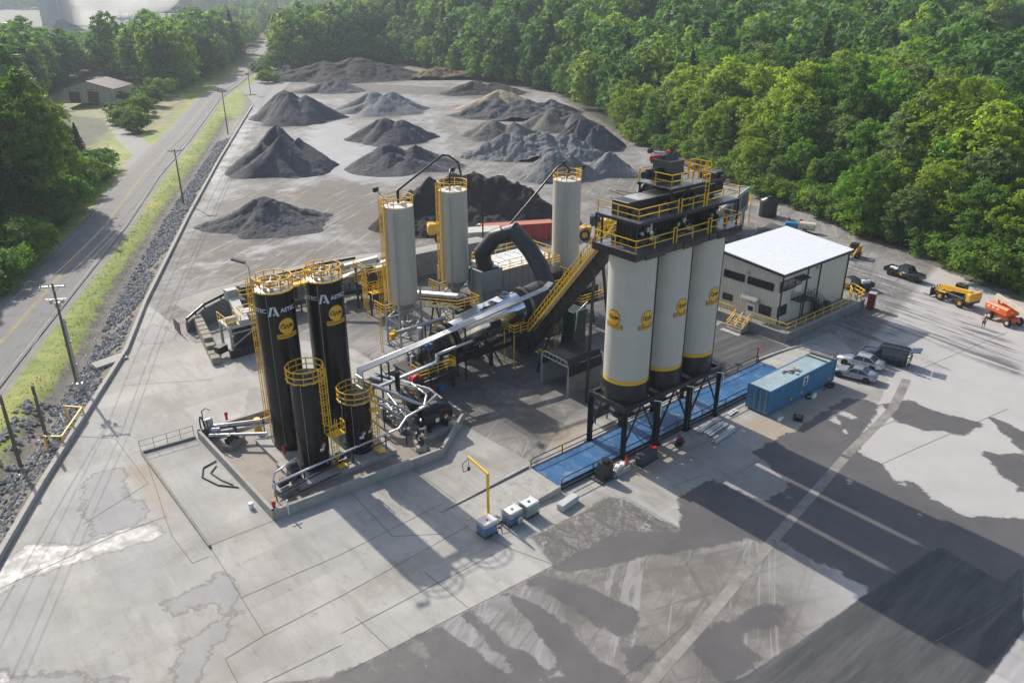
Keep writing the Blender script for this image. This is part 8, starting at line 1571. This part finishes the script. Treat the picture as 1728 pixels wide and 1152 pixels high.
stockpile('low spread dark pile nearest the kerb and the plant', 368, 545, 400, (452, 318), 'dark', .85, .45, [(-.05, .1, 1.0), (-.4, .2, .45), (.4, .0, .42)], 3, hs=.80)
stockpile('pale grey pile between the dark piles and the brown puddle', 582, 713, 196, (638, 151), 'grey', .85, .35, [(-.25, .1, .95), (.25, .1, .9), (0, -.25, .75)], 4)
stockpile('dark cone pile in the middle column above a darker one', 594, 727, 246, (656, 196), 'dark', .8, .3, [(-.15, 0, 1), (.3, 0, .85)], 5)
stockpile('near-black cone pile in front of the middle-column pile', 592, 762, 294, (652, 238), 'dark', .75, .35, [(-.25, 0, 1), (.3, .05, .82)], 6)
stockpile('huge black lumpy pile behind the three slender silos', 662, 942, 398, (800, 286), 'black', .62, 1.1, [(-.5, 0, .86), (-.25, .1, .95), (0, .1, 1.0), (.25, 0, .95), (.5, -.1, .8)], 7)
stockpile('long black pile at the far left end of the yard', 476, 692, 140, (600, 95), 'black', .7, .9, [(-.3, 0, .8), (.2, 0, 1.0), (.55, -.1, .7)], 8)
stockpile('low dark grey pile in front of the long black one', 508, 618, 158, (575, 133), 'dark', .6, .4, [(.1, 0, 1.0), (-.4, 0, .6)], 9)
stockpile('low black pile at the far middle of the yard', 748, 880, 161, (800, 135), 'black', .55, .4, [(-.2, 0, 1.0), (.35, 0, .8)], 10)
stockpile('pale tan sand pile at the back right of the yard', 783, 905, 186, (833, 149), 'tan', .6, .3, [(.0, 0, 1.0), (-.3, -.1, .7), (.3, 0, .8)], 11)
stockpile('rough grey pile directly in front of the sand pile', 788, 965, 202, (840, 164), 'dark', .5, .8, [(-.45, 0, 1), (.1, .1, .95), (.6, 0, .9)], 12)
stockpile('smooth brown-grey mound left of the rough twin piles', 780, 905, 238, (828, 201), 'mid', .6, .3, [(-.2, 0, 1), (.4, .1, .8)], 13)
stockpile('brown-grey mound with tan patch behind the sharp grey cone', 878, 1010, 224, (918, 187), 'mid', .55, .3, [(-.3, 0, 1), (.35, .1, .85)], 14)
stockpile('rough ridged grey pile left of the sharp grey cone', 806, 1000, 270, (885, 220), 'grey', .42, .9, [(-.4, 0, 1), (.1, .1, 1), (.6, 0, .85)], 15)
stockpile('sharp-topped grey cone at the right edge of the stockpiles', 935, 1046, 256, (985, 195), 'dark', .75, .55, [(-.2, .1, 1), (.35, -.1, .75)], 16)
stockpile('grey gravel mound, left of the nearest twin mounds on the right', 874, 1000, 307, (930, 252), 'grey', .55, .35, [(-.1, 0, 1), (.4, .1, .8)], 17)
stockpile('grey gravel mound, right of the nearest twin mounds on the right', 975, 1080, 299, (1025, 253), 'grey', .6, .5, [(0, 0, 1), (-.4, 0, .6)], 18)
stockpile('ridge of broken brown rubble along the far yard end', 500, 690, 104, (600, 86), 'rubble', .35, 1.0, [(-.5, 0, .7), (0, 0, .9), (.5, 0, 1)], 19)
stockpile('dark low heap at the yard entrance by the green shrubs', 455, 515, 130, (490, 113), 'black', .6, .5, None, 20)
stockpile('grassy red-brown earth bank at the foot of the far wood', 690, 860, 134, (740, 112), 'earth', .3, 1.1, [(-.4, 0, 1), (.4, 0, .6)], 21, 'earth_bank', 'earth bank')
# ================================================================ LEFT EDGE: kerb, rocks, poles, wires, fence
m = MB(); cpt = [Vector((x+.1, y, .12)) for x, y in CURB if y < 300]
pts_ = []
for a, b in zip(cpt[:-1], cpt[1:]):
    n_ = max(1, int((b-a).length/8)); pts_ += [a.lerp(b, i/n_) for i in range(n_)]
pts_.append(cpt[-1])
for a, b in zip(pts_[:-1], pts_[1:]): m.beam(a, b, .4, .62)
o = m.build('perimeter_kerb', M['conc']); tag(o, 'long low concrete kerb wall along the left edge of the yard', 'kerb wall')
rk = random.Random(5); N_ = 6500; vs = []; fs = []; tn = []
ctr = 0
while ctr < N_:
    y = 15+abs(rk.random()**1.35)*210; cx = np.interp(y, [p[1] for p in CURB], [p[0] for p in CURB]); dx = np.interp(y, [p[1] for p in ditch], [p[0] for p in ditch])
    wdt = (cx-dx)+(2.8 if y < 72 else -.4); d = rk.random()*wdt; x = cx-.8-d
    if noise.noise(Vector((x*.25, y*.12, 4))) < -.12-.25*(y > 60) and rk.random() < .85: ctr += .2; continue
    s = rk.uniform(.10, .30)*(1.2 if y > 60 else 1); z = ground_z(x, y) if ctr % 1 == 0 and False else -.05-.85*math.exp(-((x-dx)/2.3)**2)
    b = len(vs); q = rk.uniform(0, 3)
    for (u_, v_, w__) in ((1, 0, 0), (0, 1, 0), (-1, 0, 0), (0, -1, 0), (.2, .1, .8), (-.2, .1, .7), (.1, -.2, -.6)):
        u_ += rk.uniform(-.3, .3); v_ += rk.uniform(-.3, .3); vs.append((x+s*(u_*math.cos(q)-v_*math.sin(q)), y+s*(u_*math.sin(q)+v_*math.cos(q)), z+s*(w__*rk.uniform(.5, 1)+.25)))
    fs += [(b, b+1, b+4), (b+1, b+5, b+4), (b+1, b+2, b+5), (b+2, b+3, b+5), (b+3, b+4, b+5), (b+3, b, b+4), (b, b+6, b+1), (b+1, b+6, b+2), (b+2, b+6, b+3), (b+3, b+6, b)]; ctr += 1
m = MB(); m.add(vs, fs); o = m.build('riprap', mat('riprap_stone', (.30, .295, .29), .85, var=.55, scale=1.7, dirt=(.55, .54, .52, .85))); tag(o, 'grey broken stone lining the ditch between grass and kerb', 'stones', kind='stuff')
# grass tufts in the verge
def tufts(name, lab, polyf, n, s0, s1, col):
    rk = random.Random(3); vs = []; fs = []
    for _ in range(n):
        x, y = polyf(rk); s = rk.uniform(s0, s1); z = -.05
        for k in range(4):
            q = rk.uniform(0, 6.28); r_ = s*.5; b = len(vs); c_, s_ = math.cos(q), math.sin(q)
            vs += [(x+c_*r_*.3-s_*.05, y+s_*r_*.3+c_*.05, z), (x+c_*r_*.3+s_*.05, y+s_*r_*.3-c_*.05, z), (x+c_*r_, y+s_*r_, z+s)]; fs.append((b, b+1, b+2))
    m = MB(); m.add(vs, fs); o = m.build(name, mat(name+'_blades', col, .8, var=.3, scale=.4)); tag(o, lab, 'grass', kind='stuff')
def vf(rk):
    y = 20+rk.random()**1.3*260; rx_ = np.interp(y, [p[1] for p in ROADC], [p[0] for p in ROADC]); dx = np.interp(y, [p[1] for p in ditch], [p[0] for p in ditch]); return rx_+4.8+rk.random()*max(1, dx-rx_-5.5), y
tufts('verge_grass', 'short yellow-green grass on the verge between road and ditch', vf, 5000, .04, .12, (.22, .26, .045))
WD = M['wood']
def upole(lab, x, y, h, arm=1, yaw=R(100), r=.17):
    z0 = -1.1; T = thing('utility_pole', lab, 'utility pole', (x, y, z0), yaw, 'utility poles along the road'); h -= z0
    m = MB(); m.tube([(0, 0, 0), (0, 0, h)], [r, r*.65], 10); m.build('pole', WD, T)
    if arm:
        m = MB(); m.beam((0, -1.25, h-.35), (0, 1.25, h-.35), .12, .14); m.beam((0, -.7, h-.35), (0, 0, h-1.0), .05); m.beam((0, .7, h-.35), (0, 0, h-1.0), .05); m.build('crossarm', M['wood'] if arm == 1 else M['galv'], T)
        m = MB(); [m.lathe((0, q, h-.28), [(.05, 0), (.09, .06), (.04, .12), (.07, .2), (.02, .25)], 8) for q in (-1.15, .4, 1.15)]; m.build('insulator', M['galv'], T)
    return T
poles_ = [(-46.77, 76.35, 10.9, 2), (-64.4, 153.6, 10.1, 1), (-82.1, 234.7, 11.5, 1), (-101.4, 321.2, 7.9, 1), (-124.4+3, 421.8, 10.1, 1), (-141.8+2, 507.1, 9.7, 1), (-168.1+3, 633.7, 9, 1)]
plab = ['tallest roadside pole nearest the camera with metal crossarm', 'second wooden utility pole up the road beside the ditch', 'third wooden utility pole, where the grass verge narrows', 'short pole with yellow-green growth standing in the yard entrance', 'utility pole beside the pale dump truck', 'utility pole behind the roadside shrubs', 'farthest utility pole up the road']
for (x, y, h, ar), lb in zip(poles_, plab): PL = upole(lb, x, y, h, ar)
T = [o for o in C.objects if o.get('label') == plab[0]][0]; m = MB(); [m.box((.1, q, 11.9-1.9), (.3, .3, .45), bev=.05) for q in (-.55, .55)]; m.beam((0, -1.0, 10.3), (0, 1.0, 10.3), .07); m.box((.15, 0, 9.6), (.4, .5, .6), bev=.05); m.build('transformer', M['galv'], T)
T = [o for o in C.objects if o.get('label') == plab[3]][0]; m = MB(); rr.seed(6); [m.box((rr.uniform(-.9, .9), rr.uniform(-.9, .9), 8.6+rr.uniform(-.3, .5)), (.9, .5, .25), rr.uniform(0, 3), bev=.1) for _ in range(9)]; m.build('creeper', mat('dry_creeper', (.30, .22, .04), .9, var=.4, scale=3), T)
g_ = G(423, 161); m = MB(); m.lathe((0, 0, 0), [(3.0, -.05), (2.2, .25), (.3, .4)], 14); o = m.build('grass_mound', mat('mound_grass', (.12, .16, .03), .9, var=.3)); o.location = (g_.x, g_.y, 0); o['kind'] = 'structure'
T = thing('service_mast', 'grey steel service mast leaning next to the tallest roadside pole', 'mast', (-45.6, 74.9, -1.0)); m = MB(); m.tube([(0, 0, 0), (0, 0, 8.6)], [.14, .1], 8); m.build('mast', M['gray'], T); 
for z in (3.4, 6.0, 8.2): m = MB(); m.box((0, .1, z), (.25, .2, .2)); m.build('junction_box', M['galv'], T)
m = MB(); m.box((0, 0, .8), (.6, .4, 1.0), .3); m.build('base_cabinet', M['galv'], T)
for (x, y, h, lb) in ((-43.7, 64.6, 5.3, 'cut-off grey-green post stub standing in the rocks'), (-44.3, 61.0, 6.3, 'thin dark pole at the left picture edge by the rocks')):
    T = thing('wooden_post', lb, 'post', (x, y, -1.1)); m = MB(); m.tube([(0, 0, 0), (0, 0, h+1.1)], [.17, .14], 9); m.build('post', WD, T); m = MB(); m.box((0, -.16, h), (.12, .1, .2)); m.build('bracket', M['galv'], T)
def wire(lab, a, b, sag, r=.018, group='overhead power lines'):
    pts = [a.lerp(b, q)-Vector((0, 0, sag*4*q*(1-q))) for q in np.linspace(0, 1, 15)]; m = MB(); m.tube(pts, r, 4, smooth=False); o = m.build('power_line', M['cable']); tag(o, lab, 'power line', group)
pp = [Vector((-22, -25, 10.5))]+[Vector((x, y, h-.35)) for x, y, h, a in poles_]
spn = ['leaving the tallest pole towards the camera', 'between the tallest and the second pole', 'between the second and third pole', 'between the third pole and the entrance pole', 'between the entrance pole and the truck', 'behind the dump truck', 'farthest up the road']
for i in range(7):
    for k, nm in ((-1.15, 'left'), (.4, 'middle'), (1.15, 'right')):
        d_ = (pp[i+1]-pp[i]).normalized(); n_ = Vector((d_.y, -d_.x, 0)); wire(f'{nm} overhead wire {spn[i]}', pp[i]+n_*k, pp[i+1]+n_*k, .9 if i else 1.4, .016+.00012*pp[i].length)
wire('lower cable from the tallest pole crossing to the grey post stub', Vector((-46.6, 76, 8.4)), Vector((-32, 10, 6.5)), 1.0, .025); 
# yellow guard round the gas meter
T = thing('pipe_guard', 'yellow pipe guard frame around meters beside the kerb', 'guard rail', G(120, 740)); o_ = T.location.copy(); m = MB()
gp = [G(79, 752)-o_, G(108, 752)-o_, G(142, 702)-o_, G(112, 700)-o_]
for p in gp: m.beam(p+Vector((0, 0, -.8)), p+Vector((0, 0, 1.1)), .12)
for a, b in zip(gp[:-1], gp[1:]): m.beam(a+Vector((0, 0, 1.0)), b+Vector((0, 0, 1.0)), .12)
m.beam((gp[1]+gp[2])/2-Vector((0, 0, .6)), (gp[1]+gp[2])/2+Vector((0, 0, 1)), .12); m.build('frame', M['yellow'], T)
rr.seed(12); m = MB(); c0_ = (gp[0]+gp[2])/2
for k in range(14): a = c0_+Vector((rr.uniform(-1.2, 1.2), rr.uniform(-2, 2), rr.uniform(-.5, .4))); m.tube([a, a+Vector((rr.uniform(-1, 1), rr.uniform(-1, 1), rr.uniform(-.1, .5)))], .06, 6)
m.build('meter_pipes', M['galv'], T)
T = thing('chain_link_fence', 'thin chain-link fence running beside the rock-lined ditch', 'fence', G(60, 800)); o_ = T.location.copy(); fp = [G(*p)-o_ for p in ((-30, 960), (5, 890), (40, 826), (72, 766), (100, 715), (128, 668), (150, 620), (165, 590), (178, 560))]
for p in fp: m = MB(); m.cyl(p+Vector((0, 0, -1)), p+Vector((0, 0, 1.5)), .035, 6); m.build('fence_post', M['galv'], T)
m = MB()
for a, b in zip(fp[:-1], fp[1:]):
    for z in np.linspace(-.6, 1.5, 5): m.beam(a+Vector((0, 0, z)), b+Vector((0, 0, z)), .008)
    k = int((b-a).length/.6)
    for i in range(k): p = a.lerp(b, i/k); m.beam(p+Vector((0, 0, -.6)), p+Vector((0, 0, 1.5)), .006)
m.build('mesh_panel', M['dkgray'], T)
m = MB(); a, b = G(158, 617), G(212, 601); m.beam(a+Vector((0, 0, -.1)), b+Vector((0, 0, .05)), 1.7, .3); o = m.build('drain_apron', M['conc']); tag(o, 'sloping concrete drain apron running from the kerb into the rocks', 'drain apron')
# ================================================================ BARN
A_ = G(112, 172); B_ = G(193, 172); u = (B_-A_).normalized(); v_ = Vector((-u.y, u.x, 0)); W_ = (B_-A_).length; he = hat(B_, 149); hr = he+2.3; dp = 15.0
T = thing('barn', 'cream barn with brown gable roof and two brown doors across the road', 'barn', A_)
def bq(x, y, z): return u*x+v_*y+Vector((0, 0, z))
m = MB(); m.add([bq(0, 0, -.5), bq(W_, 0, -.5), bq(W_, dp, -.5), bq(0, dp, -.5), bq(0, 0, he), bq(W_, 0, he), bq(W_, dp, he), bq(0, dp, he), bq(W_/2, 0, hr), bq(W_/2, dp, hr)], [(0, 1, 5, 8, 4), (1, 2, 6, 5), (2, 3, 7, 9, 6), (3, 0, 4, 7)]); m.build('wall', mat('old_cream_boards', (.66, .61, .45), .8, var=.2, scale=1.2, dirt=(.3, .27, .18, .6), stretch=5), T)
m = MB(); e_ = .8
for sg in (0, 1):
    x0, x1 = ((-e_, W_/2) if sg == 0 else (W_+e_, W_/2)); z0 = he-.35; pl_ = [bq(x0, -e_, z0), bq(x1, -e_, hr+.1), bq(x1, dp+e_, hr+.1), bq(x0, dp+e_, z0)]; m.plate(pl_ if sg == 1 else pl_[::-1], .12)
m.build('roof', mat('brown_metal_roof', (.20, .155, .145), .5, var=.1, dirt=(.3, .27, .25, .5)), T)
for (a, b, c_) in ((1.6, 5.4, 0), (8.2, 12.2, .25)): m = MB(); m.beam(bq((a+b)/2, -.12, -.2), bq((a+b)/2+c_, -.12, he-1.2), .1, b-a, up=u); m.v = [tuple(v) for v in m.v]; m.build('door', mat('brown_red_doors', (.17, .06, .05), .7) if a < 2 else bpy.data.materials['brown_red_doors'], T)
m = MB(); m.beam(bq(8.4, -.1, he-.6), bq(11, -.1, he-.6), .1, .25); m.beam(bq(4.6, -.1, he-.1), bq(6, -.1, he-.1), .1, .15); m.build('lintel', M['black'], T)
# ================================================================ FAR QUARRY WORKS
def fb(lab, name, cat, x0, x1, yb, yt, m_, dpt_=25, gr=None):
    a, b = G(x0, yb), G(x1, yb); h = hat(a, yt); m = MB(); w_ = (b-a).length; z = gh(np.array([[a.x]]), np.array([[a.y]]), np.array([[-999.]]))[0, 0]; m.span(0, w_, 0, dpt_, -3, h); m.span(-.8, w_+.8, -.8, dpt_+.8, h, h+.6); o = m.build(name, m_); o.location = a; tag(o, lab, cat, gr); return o
QG = mat('quarry_grey_cladding', (.34, .35, .36), .8, var=.25, scale=.1)
fb('tall grey quarry plant building at the top left, beside the dust cloud', 'quarry_building', 'building', 72, 106, 44, -28, QG)
fb('low white-roofed shed at the far left edge above the trees', 'shed', 'building', 2, 42, 46, 40, M['white'], 12); fb('small white-roofed shed in front of the far conveyor truss', 'shed', 'building', 196, 216, 35, 26, M['white'], 8); fb('long low pale shed right of the far conveyor truss', 'shed', 'building', 345, 378, 34, 28, M['white'], 8)
stockpile('dark far stockpile beside the grey quarry building', 74, 140, 54, (105, 29), 'dark', .6, .5, None, 31)
T = thing('quarry_conveyor', 'long dark conveyor gantry on trestles in the far quarry', 'conveyor', G(265, 38)); o_ = T.location; hq = hat(G(265, 38), 13); m = MB()
wq = (G(330, 38)-G(190, 38)).length
m.beam((-wq*.45, 0, hq), (wq*.5, 0, hq*.95), 2.5, 2.2); m.beam((-wq*.45, 0, hq*.7), (wq*.5, 0, hq*.65), 2, 1.5); m.beam((-wq*.45, 0, hq*.5), (-.05*wq, 0, hq*1.7), 1.6, 1.6); m.box((0, 0, hq*1.5), (9, 7, hq)); m.build('gantry', M['dkgray'], T)
m = MB()
for k in range(9): x = -wq*.42+k*wq*.11; m.beam((x-2, 0, -2), (x, 0, hq), .8); m.beam((x+2, 0, -2), (x, 0, hq), .8)
m.build('trestle', M['dkgray'], T)
def volmat(name, dens, col, an=.2):
    m = bpy.data.materials.new(name); m.use_nodes = True; t_ = m.node_tree; t_.nodes.remove(t_.nodes['Principled BSDF']); v = t_.nodes.new('ShaderNodeVolumePrincipled'); v.inputs['Density'].default_value = dens; v.inputs['Color'].default_value = (*col, 1); v.inputs['Anisotropy'].default_value = an; t_.links.new(v.outputs[0], t_.nodes['Material Output'].inputs['Volume']); return m
bm = bmesh.new(); g_ = G(138, 44); 
for (dx, dy, dz, r_) in ((0, 0, 14, 20), (14, 12, 24, 24), (-8, 10, 32, 20), (34, 30, 34, 28), (60, 50, 44, 34), (5, 30, 48, 26)):
    bmesh.ops.create_icosphere(bm, subdivisions=3, radius=r_, matrix=Matrix.Translation((dx, dy, dz)))
me = bpy.data.meshes.new('dust_cloud'); bm.to_mesh(me); bm.free(); o = bpy.data.objects.new('dust_cloud', me); C.objects.link(o); o.location = g_; rmd = o.modifiers.new('r', 'REMESH'); rmd.mode = 'VOXEL'; rmd.voxel_size = 4; sm_ = o.modifiers.new('s', 'SMOOTH'); sm_.iterations = 8
me.materials.append(volmat('dust', .03, (1.0, 1.0, 1.0), .72)); tag(o, 'white dust cloud rising beside the grey quarry building', 'dust cloud', kind='stuff')
# ================================================================ HAZE
m = MB(); m.span(-5300, 5300, -430, 6600, -16, 270); o = m.build('haze', volmat('haze_air', .00020, (.78, .88, 1.0), .35)); o['kind'] = 'stuff'; o['label'] = 'thin pale blue haze in the distance'; o['category'] = 'haze'
